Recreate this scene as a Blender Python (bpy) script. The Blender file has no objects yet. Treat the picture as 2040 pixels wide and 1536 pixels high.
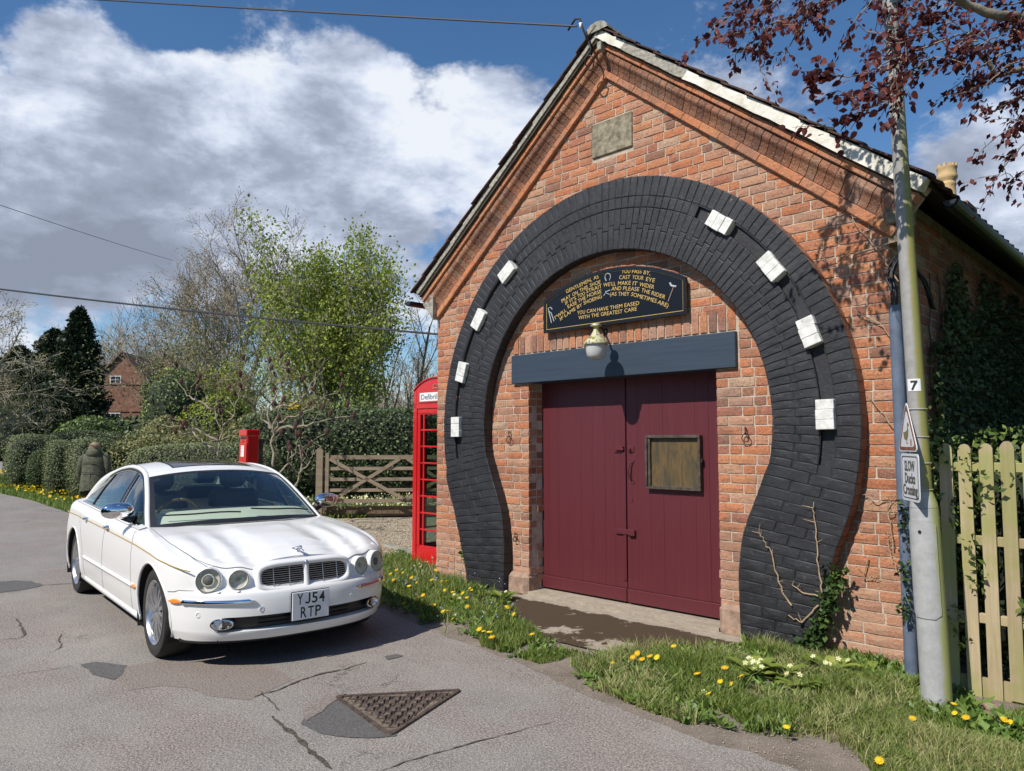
import bpy, math, random
import numpy as np
from mathutils import Vector, Matrix, Quaternion
random.seed(7); RNG = np.random.default_rng(7)
R = math.radians
C = bpy.context.scene.collection
scene = bpy.context.scene

# ------------------------------------------------------------ camera, sky, sun
# world frame: X along the front wall of the building, Y into it, Z up
CAMP = Vector((6.784, -5.691, 1.57)); YAW = 44.22; PITCH = 4.34
cam = bpy.data.cameras.new('camera'); camo = bpy.data.objects.new('camera', cam); C.objects.link(camo)
cam.sensor_width = 36; cam.lens = 26.03; cam.clip_end = 2000; cam.clip_start = 0.05
camo.location = CAMP; camo.rotation_euler = (R(90 + PITCH), 0, R(YAW))
scene.camera = camo
FWD = np.array([-math.sin(R(YAW)), math.cos(R(YAW))]); RGT = np.array([math.cos(R(YAW)), math.sin(R(YAW))])
def ray(u, v):
    x = (u-1020)/1475.; z = (768-v)/1475.; cp, sp = math.cos(R(PITCH)), math.sin(R(PITCH))
    f = cp-z*sp; h = FWD*f+RGT*x
    return np.array([h[0], h[1], sp+z*cp])
def ground(u, v, z=0.):
    r = ray(u, v); t = (z-CAMP.z)/r[2]; return np.array(CAMP)+r*t
def atd(u, v, d):
    r = ray(u, v); return np.array(CAMP)+r*(d/(r[:2]@FWD))
def onw(u, v, Y=0.):
    r = ray(u, v); t = (Y-CAMP.y)/r[1]; p = np.array(CAMP)+r*t; return (p[0], p[2])

scene.render.engine = 'CYCLES'
scene.view_settings.view_transform = 'Standard'; scene.view_settings.look = 'None'
scene.view_settings.gamma = 1; scene.view_settings.exposure = 0.28
SUND = Vector((0.07, 1.0, -1.06)).normalized()
sun = bpy.data.lights.new('sun', 'SUN'); sun.energy = 4.5; sun.angle = R(0.53); sun.color = (1, .95, .88)
suno = bpy.data.objects.new('sun', sun); C.objects.link(suno); suno.rotation_euler = SUND.to_track_quat('-Z', 'Y').to_euler()
suno.location = (0, -20, 30)

w = bpy.data.worlds.new('World'); scene.world = w; w.use_nodes = True
N = w.node_tree.nodes; Lk = w.node_tree.links; N.clear()
out = N.new('ShaderNodeOutputWorld')
sky = N.new('ShaderNodeTexSky'); sky.sky_type = 'NISHITA'; sky.sun_disc = False
sky.sun_elevation = R(46); sky.sun_rotation = R(184); sky.air_density = 1.0; sky.dust_density = 0.1; sky.ozone_density = 4.0
hs_ = N.new('ShaderNodeHueSaturation'); hs_.inputs['Saturation'].default_value = 1.15; Lk.new(sky.outputs[0], hs_.inputs['Color'])
bg1 = N.new('ShaderNodeBackground'); bg1.inputs[1].default_value = 0.098; Lk.new(hs_.outputs[0], bg1.inputs[0])
def nmath(nt, op, a, b=None, c=None):
    n = nt.nodes.new('ShaderNodeMath'); n.operation = op
    for i, s in enumerate((a, b, c)):
        if s is None: continue
        if isinstance(s, (int, float)): n.inputs[i].default_value = s
        else: nt.links.new(s, n.inputs[i])
    return n.outputs[0]
def nramp(nt, fac, stops, interp='LINEAR'):
    n = nt.nodes.new('ShaderNodeValToRGB'); n.color_ramp.interpolation = interp
    el = n.color_ramp.elements
    while len(el) < len(stops): el.new(0.5)
    for e, (p, c) in zip(el, stops):
        e.position = p; e.color = (*c, 1) if len(c) == 3 else c
    nt.links.new(fac, n.inputs[0]); return n.outputs[0]
def nmaprange(nt, v, a, b, c, d, smooth=True):
    n = nt.nodes.new('ShaderNodeMapRange'); n.interpolation_type = 'SMOOTHSTEP' if smooth else 'LINEAR'
    nt.links.new(v, n.inputs[0])
    for i, x in enumerate((a, b, c, d)): n.inputs[i+1].default_value = x
    return n.outputs[0]
wt = w.node_tree
tc = N.new('ShaderNodeTexCoord'); D = tc.outputs['Generated']
def vdot(vec):
    n = N.new('ShaderNodeVectorMath'); n.operation = 'DOT_PRODUCT'; Lk.new(D, n.inputs[0]); n.inputs[1].default_value = vec; return n.outputs['Value']
# bearing (degrees, 0 = the way the lane is photographed) and elevation of a sky direction
az = nmath(wt, 'MULTIPLY', nmath(wt, 'ARCTAN2', vdot((RGT[0], RGT[1], 0)), vdot((FWD[0], FWD[1], 0))), 57.2958)
elv = nmath(wt, 'MULTIPLY', nmath(wt, 'ARCSINE', vdot((0, 0, 1))), 57.2958)
comb = N.new('ShaderNodeCombineXYZ'); Lk.new(az, comb.inputs[0]); Lk.new(elv, comb.inputs[1])
def dir_noise(scale, detail, rough, off=(0, 0, 0), zs=1.6, dist=0.0):
    mp = N.new('ShaderNodeMapping'); Lk.new(D, mp.inputs[0]); mp.inputs['Scale'].default_value = (1, 1, zs); mp.inputs['Location'].default_value = off
    t = N.new('ShaderNodeTexNoise'); Lk.new(mp.outputs[0], t.inputs['Vector'])
    t.inputs['Scale'].default_value = scale; t.inputs['Detail'].default_value = detail; t.inputs['Roughness'].default_value = rough; t.inputs['Distortion'].default_value = dist
    return t.outputs['Fac']
def blob(u, v, ru, rv, amp):
    r = ray(u, v); a = math.degrees(math.atan2(r[:2]@RGT, r[:2]@FWD)); e = math.degrees(math.atan2(r[2], math.hypot(r[0], r[1])))
    s = N.new('ShaderNodeVectorMath'); s.operation = 'SUBTRACT'; Lk.new(comb.outputs[0], s.inputs[0]); s.inputs[1].default_value = (a, e, 0)
    m = N.new('ShaderNodeVectorMath'); m.operation = 'MULTIPLY'; Lk.new(s.outputs[0], m.inputs[0]); k = 57.3/1475; m.inputs[1].default_value = (1/(ru*k), 1/(rv*k), 0)
    l = N.new('ShaderNodeVectorMath'); l.operation = 'LENGTH'; Lk.new(m.outputs[0], l.inputs[0])
    return nmath(wt, 'MULTIPLY', nmaprange(wt, l.outputs['Value'], 0.0, 1.5, 1.0, 0.0), amp)
def total(items):
    a = items[0]
    for b in items[1:]: a = nmath(wt, 'ADD', a, b)
    return a
n1 = dir_noise(3.6, 12, 0.62, (3.1, 1.7, 0.4), 1.5, 0.08)
cover = total([nmath(wt, 'MULTIPLY_ADD', n1, 2.9, -.80)]+[blob(*b) for b in (
    (270, 260, 330, 170, .62), (620, 200, 260, 160, .55), (880, 260, 230, 160, .60), (430, 420, 480, 190, .62), (60, 430, 300, 190, .55), (900, 480, 200, 150, .4),
    (-500, 300, 500, 260, .4), (80, 40, 150, 70, .42), (1990, 420, 170, 190, .60), (2350, 380, 300, 250, .4), (1560, 230, 300, 110, .22), (1820, 250, 160, 60, .18),
    (1240, 30, 120, 40, .12), (330, 60, 130, 60, -.45), (1010, 55, 230, 60, -.45), (240, 650, 200, 45, -.14), (820, 740, 160, 50, -.25), (560, 640, 700, 120, .30), (1780, 180, 160, 90, -.20), (1040, 330, 150, 190, .40), (1010, 520, 160, 130, .40))])
mask = nmaprange(wt, cover, 0.86, 1.16, 0, 1)
n2 = dir_noise(5.5, 10, 0.60, (7.3, 2.2, 5.0), 1.9, 0.12)
# cumulus: bright crowns, grey undersides
base = total([nmath(wt, 'MULTIPLY_ADD', n2, 2.3, -.66), nmath(wt, 'MULTIPLY_ADD', cover, -.10, .13), blob(480, 490, 560, 120, -.20), blob(60, 500, 330, 120, -.14), blob(880, 560, 260, 90, -.08), blob(330, 210, 360, 110, .12), blob(900, 190, 240, 120, .16), blob(700, 700, 600, 90, .10), blob(640, 340, 200, 70, -.04), blob(600, 300, 1500, 500, .07)])
ccol = nramp(wt, base, [(0.10, (.27, .31, .40)), (0.34, (.37, .42, .54)), (0.50, (.52, .58, .72)), (0.64, (.68, .75, .88)), (.78, (.82, .86, .93))])
bg2 = N.new('ShaderNodeBackground'); Lk.new(ccol, bg2.inputs[0]); bg2.inputs[1].default_value = 0.86
mx = N.new('ShaderNodeMixShader'); Lk.new(mask, mx.inputs[0]); Lk.new(bg1.outputs[0], mx.inputs[1]); Lk.new(bg2.outputs[0], mx.inputs[2]); Lk.new(mx.outputs[0], out.inputs[0])

# ------------------------------------------------------------ helpers
def tag(o, label=None, cat=None, group=None, kind=None):
    if label: o['label'] = label
    if cat: o['category'] = cat
    if group: o['group'] = group
    if kind: o['kind'] = kind
    return o
def empty(name, loc, label=None, cat=None, group=None, rz=0):
    o = bpy.data.objects.new(name, None); C.objects.link(o); o.location = loc; o.rotation_euler[2] = rz
    o.empty_display_size = .1
    return tag(o, label, cat, group)
WM = {}
def wm(o):
    m = Matrix.LocRotScale(o.location, o.rotation_euler, o.scale)
    return wm(o.parent) @ m if o.parent else m
def link(name, me, parent=None, loc=None, rot=None, scl=None):
    """mesh given in the parent's local frame"""
    o = bpy.data.objects.new(name, me); C.objects.link(o)
    if parent: o.parent = parent
    if loc is not None: o.location = loc
    if rot is not None: o.rotation_euler = rot
    if scl is not None: o.scale = scl
    return o
def mesh(name, V, F, mats, smooth=False, fm=None, tint=None):
    me = bpy.data.meshes.new(name)
    V = np.asarray(V, dtype=float).reshape(-1, 3)
    if isinstance(F, np.ndarray):
        n, k = F.shape
        me.vertices.add(len(V)); me.vertices.foreach_set('co', V.ravel())
        me.loops.add(n*k); me.loops.foreach_set('vertex_index', F.ravel().astype(np.int32))
        me.polygons.add(n); me.polygons.foreach_set('loop_start', np.arange(0, n*k, k, dtype=np.int32)); me.polygons.foreach_set('loop_total', np.full(n, k, dtype=np.int32))
        me.update(calc_edges=True)
    else:
        me.from_pydata([tuple(v) for v in V], [], [tuple(f) for f in F]); me.update()
    if not isinstance(mats, (list, tuple)): mats = [mats]
    for m in mats: me.materials.append(m)
    if fm is not None: me.polygons.foreach_set('material_index', np.asarray(fm, dtype=np.int32))
    if tint is not None:
        a = me.attributes.new('tint', 'FLOAT', 'FACE'); a.data.foreach_set('value', np.asarray(tint, dtype=np.float32))
    if smooth is True: me.shade_smooth()
    elif smooth:
        me.shade_smooth()
        try: me.set_sharp_from_angle(angle=R(smooth))
        except Exception: pass
    return me
def auto(o, ang=35):
    o.data.shade_smooth()
    try: o.data.set_sharp_from_angle(angle=R(ang))
    except Exception: pass
    return o
class MB:
    def __init__(s): s.V = []; s.F = []; s.T = []; s.M = []; s.mi = 0; s.tint = 0.
    def add(s, V, F):
        b = len(s.V); s.V += [tuple(v) for v in V]; s.F += [tuple(i+b for i in f) for f in F]; s.T += [s.tint]*len(F); s.M += [s.mi]*len(F); return s
    def box(s, a, b, M=None, bev=0):
        x0, y0, z0 = a; x1, y1, z1 = b
        if bev:
            V = []; F = []
            e = bev
            for (sx, X) in ((-1, x0), (1, x1)):
                for (sy, Y) in ((-1, y0), (1, y1)):
                    for (sz, Z) in ((-1, z0), (1, z1)):
                        V += [(X, Y-sy*e, Z-sz*e), (X-sx*e, Y, Z-sz*e), (X-sx*e, Y-sy*e, Z)]
            def i(a_, b_, c_, k): return (a_*4+b_*2+c_)*3+k
            for a_ in (0, 1):
                F.append([i(a_, 0, 0, 0), i(a_, 0, 1, 0), i(a_, 1, 1, 0), i(a_, 1, 0, 0)]); F.append([i(0, a_, 0, 1), i(1, a_, 0, 1), i(1, a_, 1, 1), i(0, a_, 1, 1)]); F.append([i(0, 0, a_, 2), i(0, 1, a_, 2), i(1, 1, a_, 2), i(1, 0, a_, 2)])
            for a_ in (0, 1):
                for b_ in (0, 1):
                    F.append([i(a_, b_, 0, 0), i(a_, b_, 1, 0), i(a_, b_, 1, 1), i(a_, b_, 0, 1)]); F.append([i(a_, 0, b_, 0), i(a_, 1, b_, 0), i(a_, 1, b_, 2), i(a_, 0, b_, 2)]); F.append([i(0, a_, b_, 1), i(1, a_, b_, 1), i(1, a_, b_, 2), i(0, a_, b_, 2)])
                    for c_ in (0, 1): F.append([i(a_, b_, c_, 0), i(a_, b_, c_, 1), i(a_, b_, c_, 2)])
            c = Vector(((x0+x1)/2, (y0+y1)/2, (z0+z1)/2)); F2 = []
            for f in F:
                p = [Vector(V[k]) for k in f]; n = (p[1]-p[0]).cross(p[2]-p[0]); m = sum(p, Vector())/len(p)
                F2.append(f if n.dot(m-c) > 0 else f[::-1])
            F = F2
        else:
            V = [(x0, y0, z0), (x1, y0, z0), (x1, y1, z0), (x0, y1, z0), (x0, y0, z1), (x1, y0, z1), (x1, y1, z1), (x0, y1, z1)]
            F = [(0, 3, 2, 1), (4, 5, 6, 7), (0, 1, 5, 4), (1, 2, 6, 5), (2, 3, 7, 6), (3, 0, 4, 7)]
        if M is not None: V = [M @ Vector(v) for v in V]
        return s.add(V, F)
    def beam(s, p, q, w_, h_, up=(0, 0, 1)):
        p = Vector(p); q = Vector(q); d = (q-p); L = d.length; d.normalize(); u = Vector(up)
        sd = d.cross(u).normalized(); u = sd.cross(d)
        M = Matrix(((d.x, sd.x, u.x, p.x), (d.y, sd.y, u.y, p.y), (d.z, sd.z, u.z, p.z), (0, 0, 0, 1)))
        return s.box((0, -w_/2, -h_/2), (L, w_/2, h_/2), M)
    def tube(s, P, r, n=8, cap=True):
        P = [Vector(p) for p in P]; m = len(P)
        if not hasattr(r, '__len__'): r = [r]*m
        V = []; ref = None
        for i, p in enumerate(P):
            d = (P[min(i+1, m-1)]-P[max(i-1, 0)])
            if d.length < 1e-9: d = Vector((0, 0, 1))
            d.normalize()
            if ref is None: ref = Vector((0, 0, 1)) if abs(d.z) < .9 else Vector((1, 0, 0))
            a = (ref-d*ref.dot(d)); a.normalize(); b = d.cross(a); ref = a
            for k in range(n):
                t = 2*math.pi*k/n; V.append(p+(a*math.cos(t)+b*math.sin(t))*r[i])
        F = [(i*n+k, i*n+(k+1) % n, (i+1)*n+(k+1) % n, (i+1)*n+k) for i in range(m-1) for k in range(n)]
        if cap: F += [tuple(range(n))[::-1], tuple((m-1)*n+k for k in range(n))]
        return s.add(V, F)
    def lathe(s, prof, n=20, M=None, sx=1, sy=1, cap=True):
        V = []; m = len(prof)
        for (r, z) in prof:
            for k in range(n):
                t = 2*math.pi*k/n; v = Vector((r*math.cos(t)*sx, r*math.sin(t)*sy, z)); V.append(M @ v if M is not None else v)
        F = [(i*n+k, i*n+(k+1) % n, (i+1)*n+(k+1) % n, (i+1)*n+k) for i in range(m-1) for k in range(n)]
        if cap and prof[0][0] > 1e-6: F.append(tuple(range(n))[::-1])
        if cap and prof[-1][0] > 1e-6: F.append(tuple((m-1)*n+k for k in range(n)))
        return s.add(V, F)
    def prism(s, poly, y0, y1, M=None):
        """polygon in local XZ extruded from y0 to y1"""
        n = len(poly); A = sum(poly[i][0]*poly[(i+1) % n][1]-poly[(i+1) % n][0]*poly[i][1] for i in range(n))
        if A < 0: poly = poly[::-1]
        V = [(x, y0, z) for x, z in poly]+[(x, y1, z) for x, z in poly]
        if M is not None: V = [M @ Vector(v) for v in V]
        F = [tuple(range(n)), tuple(range(2*n-1, n-1, -1))]+[(i, i+n, (i+1) % n+n, (i+1) % n) for i in range(n)]
        return s.add(V, F)
    def grid(s, f, nu, nv, flip=False):
        V = [f(i/(nu-1), j/(nv-1)) for i in range(nu) for j in range(nv)]
        F = [(i*nv+j, (i+1)*nv+j, (i+1)*nv+j+1, i*nv+j+1) for i in range(nu-1) for j in range(nv-1)]
        if flip: F = [f_[::-1] for f_ in F]
        return s.add(V, F)
    def me(s, name, mats, smooth=False):
        return mesh(name, s.V, s.F, mats, smooth, s.M if any(s.M) else None, s.T if any(s.T) else None)
    def build(s, name, mats, parent=None, smooth=False, loc=None, rot=None):
        if parent is not None and loc is None:     # geometry given in world space: bring it into the parent's frame
            Mi = wm(parent).inverted(); s.V = [tuple(Mi @ Vector(v)) for v in s.V]
        return link(name, s.me(name, mats, smooth), parent, loc, rot)
    def buildl(s, name, mats, parent=None, smooth=False, loc=(0, 0, 0), rot=None):
        return link(name, s.me(name, mats, smooth), parent, loc, rot)
def copy_tree(o, parent=None):
    c = o.copy(); C.objects.link(c); c.parent = parent
    for ch in list(o.children): copy_tree(ch, c)
    return c
def text_mesh(txt, size, mat, extrude=0.001, align='LEFT', sx=1.0, bold=0.0):
    cu = bpy.data.curves.new('t', 'FONT'); cu.body = txt; cu.size = size; cu.extrude = extrude; cu.align_x = align; cu.offset = bold; cu.resolution_u = 3
    o = bpy.data.objects.new('t', cu); C.objects.link(o)
    dg = bpy.context.evaluated_depsgraph_get(); dg.update()
    me = bpy.data.meshes.new_from_object(o.evaluated_get(dg)); bpy.data.objects.remove(o); bpy.data.curves.remove(cu)
    me.materials.clear(); me.materials.append(mat)
    if sx != 1.0:
        for v in me.vertices: v.co.x *= sx
    me.name = 'lettering'
    return me
def twidth(me):
    xs = [v.co.x for v in me.vertices]; return (min(xs), max(xs)) if xs else (0, 0)

# ------------------------------------------------------------ materials
def newmat(name):
    m = bpy.data.materials.new(name); m.use_nodes = True; nt = m.node_tree
    return m, nt, nt.nodes['Principled BSDF']
def noise(nt, scale, detail=6, rough=.55, vec=None, dist=0., dim3=True):
    t = nt.nodes.new('ShaderNodeTexNoise'); t.inputs['Scale'].default_value = scale; t.inputs['Detail'].default_value = detail
    t.inputs['Roughness'].default_value = rough; t.inputs['Distortion'].default_value = dist
    if vec is None:
        g = nt.nodes.get('POS')
        if g is None: g = nt.nodes.new('ShaderNodeNewGeometry'); g.name = 'POS'
        vec = g.outputs['Position']
    nt.links.new(vec, t.inputs['Vector']); return t.outputs['Fac']
def scaled(nt, sc, vec=None):
    mp = nt.nodes.new('ShaderNodeMapping'); mp.inputs['Scale'].default_value = sc
    if vec is None:
        g = nt.nodes.get('POS')
        if g is None: g = nt.nodes.new('ShaderNodeNewGeometry'); g.name = 'POS'
        vec = g.outputs['Position']
    nt.links.new(vec, mp.inputs[0]); return mp.outputs[0]
def mixc(nt, fac, a, b, mode='MIX'):
    n = nt.nodes.new('ShaderNodeMix'); n.data_type = 'RGBA'; n.blend_type = mode
    if isinstance(fac, (int, float)): n.inputs[0].default_value = fac
    else: nt.links.new(fac, n.inputs[0])
    for s, i in ((a, 6), (b, 7)):
        if isinstance(s, tuple): n.inputs[i].default_value = (*s, 1)
        else: nt.links.new(s, n.inputs[i])
    return n.outputs[2]
def bump(nt, b, h, strength=.4, dist=.01):
    n = nt.nodes.new('ShaderNodeBump'); n.inputs['Strength'].default_value = strength; n.inputs['Distance'].default_value = dist
    nt.links.new(h, n.inputs['Height']); nt.links.new(n.outputs[0], b.inputs['Normal']); return n
def setc(nt, b, c):
    if isinstance(c, tuple): b.inputs['Base Color'].default_value = (*c, 1)
    else: nt.links.new(c, b.inputs['Base Color'])
def posz(nt):
    g = nt.nodes.get('POS')
    if g is None: g = nt.nodes.new('ShaderNodeNewGeometry'); g.name = 'POS'
    s = nt.nodes.new('ShaderNodeSeparateXYZ'); nt.links.new(g.outputs['Position'], s.inputs[0]); return s.outputs
def rnd(nt):
    oi = nt.nodes.new('ShaderNodeObjectInfo'); at = nt.nodes.new('ShaderNodeAttribute'); at.attribute_name = 'tint'
    return nmath(nt, 'FRACT', nmath(nt, 'ADD', oi.outputs['Random'], at.outputs['Fac']))
def flat(name, c, rough=.6, metal=0., var=.15, vs=6, bs=0, bscale=60, spec=.5, coat=0, dark=None):
    m, nt, b = newmat(name)
    d = dark or tuple(x*(1-var*2) for x in c)
    col = nramp(nt, noise(nt, vs), [(.3, d), (.7, c)])
    setc(nt, b, col); b.inputs['Roughness'].default_value = rough; b.inputs['Metallic'].default_value = metal
    b.inputs['Specular IOR Level'].default_value = spec; b.inputs['Coat Weight'].default_value = coat; b.inputs['Coat Roughness'].default_value = .03
    if bs: bump(nt, b, noise(nt, bscale), bs, .01)
    return m
def brickmat(name, stops, worn=True, rough=.9):
    m, nt, b = newmat(name); r = rnd(nt)
    c = nramp(nt, r, stops, 'CONSTANT')
    r2 = nmath(nt, 'FRACT', nmath(nt, 'MULTIPLY', r, 7.31))
    c = mixc(nt, nmath(nt, 'MULTIPLY', r2, .5), c, (.47, .195, .095))
    c = mixc(nt, nmaprange(nt, noise(nt, 38, 8, .75), .50, .62, 0, .62), c, (.15, .08, .055))
    c = mixc(nt, nmaprange(nt, noise(nt, 75, 5, .75), .53, .64, 0, .5), c, (.60, .39, .25))
    c = mixc(nt, nmaprange(nt, noise(nt, 2.2, 6, .65), .46, .66, 0, .48), c, (.16, .10, .08))
    c = mixc(nt, nmaprange(nt, noise(nt, 1.1, 7, .7), .56, .66, 0, .35), c, (.56, .40, .30))
    if worn:
        z = posz(nt)[2]
        low = nmath(nt, 'MULTIPLY', nmaprange(nt, z, .95, .1, 0, .8), nmaprange(nt, noise(nt, 7, 6, .65), .32, .62, .2, 1))
        c = mixc(nt, low, c, (.46, .29, .20))
    setc(nt, b, c); b.inputs['Roughness'].default_value = rough; b.inputs['Specular IOR Level'].default_value = .2
    h = nmath(nt, 'ADD', noise(nt, 45, 8, .7), nmath(nt, 'MULTIPLY', noise(nt, 14, 4), .8))
    bump(nt, b, h, .9, .012)
    return m
M = {}
M['brick'] = brickmat('brick', [(0, (.46, .165, .075)), (.16, (.51, .22, .11)), (.3, (.41, .17, .095)), (.42, (.47, .26, .17)), (.54, (.34, .135, .09)), (.64, (.46, .31, .21)), (.72, (.52, .20, .10)), (.82, (.24, .12, .085)), (.91, (.38, .23, .165))])
M['brick_orange'] = brickmat('brick_orange', [(0, (.56, .20, .085)), (.3, (.50, .20, .10)), (.6, (.58, .25, .11)), (.85, (.44, .20, .12))], False)
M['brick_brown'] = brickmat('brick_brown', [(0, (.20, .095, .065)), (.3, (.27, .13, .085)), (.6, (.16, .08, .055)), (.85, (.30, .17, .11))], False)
def mortar():
    m, nt, b = newmat('mortar')
    c = nramp(nt, noise(nt, 9, 6, .7), [(.3, (.34, .26, .19)), (.6, (.54, .45, .35))])
    setc(nt, b, c); b.inputs['Roughness'].default_value = 1; bump(nt, b, noise(nt, 80, 5), .8, .01); return m
M['mortar'] = mortar()
def blackpaint():
    m, nt, b = newmat('black_paint')
    c = nramp(nt, noise(nt, 5, 6, .6), [(.3, (.012, .012, .014)), (.7, (.028, .0285, .032))])
    c = mixc(nt, nmaprange(nt, noise(nt, 42, 8, .85), .56, .66, 0, .40), c, (.22, .22, .23))
    chip = nmath(nt, 'MULTIPLY', nmaprange(nt, noise(nt, 13, 6, .65), .69, .71, 0, 1), nmaprange(nt, noise(nt, 1.1, 2), .52, .6, 0, 1))
    c = mixc(nt, chip, c, (.45, .20, .12))
    setc(nt, b, c); b.inputs['Roughness'].default_value = .55; b.inputs['Specular IOR Level'].default_value = .45
    h = nmath(nt, 'ADD', noise(nt, 110, 6, .7), nmath(nt, 'MULTIPLY', noise(nt, 34, 4), .9))
    bump(nt, b, h, .6, .006); return m
M['black_paint'] = blackpaint()
def whitepaint():
    m, nt, b = newmat('white_paint_on_brick')
    c = nramp(nt, noise(nt, 16, 8, .7), [(.3, (.50, .49, .44)), (.55, (.74, .73, .69)), (.8, (.80, .79, .76))])
    c = mixc(nt, nmaprange(nt, noise(nt, 22, 6, .7), .66, .68, 0, 1), c, (.03, .03, .03))
    setc(nt, b, c); b.inputs['Roughness'].default_value = .6; bump(nt, b, noise(nt, 50, 8, .7), .6, .01); return m
M['white_block'] = whitepaint()
def woodpaint(name, c, c2, chips=(.5, .45, .4), rough=.45, amt=.70, sc=(30, 30, 1.2)):
    m, nt, b = newmat(name)
    v = scaled(nt, sc)
    col = nramp(nt, noise(nt, 1, 6, .6, v), [(.25, c2), (.75, c)])
    ch = nmaprange(nt, noise(nt, 34, 8, .8), amt, amt+.02, 0, .55)
    col = mixc(nt, ch, col, chips)
    setc(nt, b, col); b.inputs['Roughness'].default_value = rough
    bump(nt, b, nmath(nt, 'ADD', noise(nt, 1, 6, .6, v), nmath(nt, 'MULTIPLY', noise(nt, 50, 6, .7), .5)), .35, .006); return m
M['maroon'] = woodpaint('maroon_paint', (.108, .020, .026), (.090, .0165, .022), (.26, .15, .15), .42, .655)
M['lintel'] = woodpaint('slate_blue_paint', (.036, .055, .080), (.024, .038, .058), (.35, .30, .24), .5, .69, (1.2, 30, 22))
M['dark_metal'] = flat('rusty_iron', (.06, .04, .03), .7, .4, .3, 40, .5)
M['frame_brown'] = flat('weathered_frame', (.11, .085, .065), .5, 0, .35, 20, .3)
def board():
    m, nt, b = newmat('stained_board')
    v = scaled(nt, (14, 14, 3.2))
    c = nramp(nt, noise(nt, 1, 6, .6, v, 1.2), [(.30, (.045, .045, .035)), (.45, (.085, .065, .035)), (.58, (.14, .088, .036)), (.75, (.065, .055, .04))])
    setc(nt, b, c); b.inputs['Roughness'].default_value = .35; return m
M['board'] = board()
M['sign_black'] = flat('sign_black', (.004, .005, .008), .35, 0, .1, 3)
M['gold'] = flat('gold_letter', (.62, .42, .13), .5, 0, .1, 30)
M['silver'] = flat('pale_letter', (.45, .5, .52), .5, 0, .1, 30)
M['white'] = flat('white_plastic', (.78, .78, .76), .4, 0, .04, 8)
M['signwhite'] = flat('sign_white', (.72, .73, .74), .35, 0, .05, 12)
M['signred'] = flat('faded_sign_red', (.32, .14, .09), .4, 0, .3, 20)
M['olive'] = flat('faded_duck', (.24, .20, .09), .5, 0, .1, 20)
M['blacktxt'] = flat('print_black', (.015, .015, .017), .5, 0, 0, 3)
M['darkprint'] = flat('print_faded', (.12, .12, .11), .5, 0, .2, 20)
M['red'] = flat('post_red', (.58, .012, .014), .25, 0, .08, 5, coat=.5)
M['blackgloss'] = flat('black_gloss', (.012, .012, .013), .25, 0, 0, 5)
M['stone'] = flat('weathered_stone', (.36, .31, .21), .95, 0, .35, 18, .9, 40)
M['stonepink'] = flat('pink_stone', (.42, .28, .20), .95, 0, .25, 14, .9, 30)
M['cement'] = flat('cement_fillet', (.42, .39, .32), .95, 0, .3, 25, .9, 50)
def render_white():
    m, nt, b = newmat('white_render')
    c = nramp(nt, noise(nt, 5, 8, .7), [(.35, (.50, .46, .36)), (.55, (.74, .71, .62))]); setc(nt, b, c); b.inputs['Roughness'].default_value = .9
    bump(nt, b, noise(nt, 30, 8, .7), .6, .015); return m
M['render_white'] = render_white()
M['tile'] = flat('clay_tile', (.12, .065, .05), .9, 0, .4, 8, .6, 30)
M['gutter'] = flat('black_gutter', (.018, .02, .024), .4, 0, .1, 6)
def wood(name, a, b_, green=0., sc=(40, 40, 2.), rough=.85):
    m, nt, b = newmat(name)
    g1 = nramp(nt, noise(nt, 1, 7, .65, scaled(nt, sc), .6), [(.3, a), (.7, b_)])
    if green: g1 = mixc(nt, nmaprange(nt, noise(nt, 2.3, 5, .6), .42, .62, 0, green), g1, (.27, .30, .06))
    r = rnd(nt); g1 = mixc(nt, nmath(nt, 'MULTIPLY', r, .35), g1, (.16, .12, .07))
    setc(nt, b, g1); b.inputs['Roughness'].default_value = rough; bump(nt, b, noise(nt, 1, 7, .65, scaled(nt, sc)), .5, .006); return m
M['picket'] = wood('mossy_fence_wood', (.36, .275, .155), (.53, .43, .27), .62)
M['gatewood'] = wood('grey_gate_wood', (.22, .165, .11), (.38, .30, .22), 0, (3, 3, 30))
M['sleeper'] = wood('sleeper_wood', (.10, .07, .045), (.22, .16, .10), 0, (3, 3, 30))
def polemat(name, grey, green, gx=(.55, .83)):
    m, nt, b = newmat(name)
    g = nt.nodes.new('ShaderNodeNewGeometry'); g.name = 'POS'
    s = nt.nodes.new('ShaderNodeSeparateXYZ'); nt.links.new(g.outputs['Normal'], s.inputs[0])
    side = nmath(nt, 'ADD', nmath(nt, 'MULTIPLY', s.outputs[0], .9), nmath(nt, 'MULTIPLY', s.outputs[1], .45))
    c = nramp(nt, noise(nt, 14, 7, .7), [(.3, tuple(x*.72 for x in grey)), (.7, grey)])
    alg = nmath(nt, 'MULTIPLY', nmaprange(nt, nmath(nt, 'ADD', side, nmath(nt, 'MULTIPLY', noise(nt, 8, 6), .5)), gx[0], gx[1], 0, 1), nmaprange(nt, posz(nt)[2], 4.1, 3.0, 0, 1))
    c = mixc(nt, alg, c, green)
    c = mixc(nt, nmaprange(nt, noise(nt, 60, 6, .8), .66, .7, 0, .6), c, (.13, .12, .11))
    setc(nt, b, c); b.inputs['Roughness'].default_value = .65; bump(nt, b, noise(nt, 70, 5), .3, .004); return m
M['pole'] = polemat('pole_grey_algae', (.34, .33, .31), (.25, .235, .065), (-.05, .50))
M['polebase'] = polemat('pole_base_grey', (.42, .42, .41), (.33, .34, .12), (.42, .85))
M['pipe'] = flat('blue_grey_pipe', (.135, .17, .235), .45, 0, .18, 10, .2)
M['cable'] = flat('black_cable', (.012, .012, .012), .5, 0, 0, 5)
M['wire'] = flat('overhead_wire', (.03, .03, .035), .6, 0, 0, 5)
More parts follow.
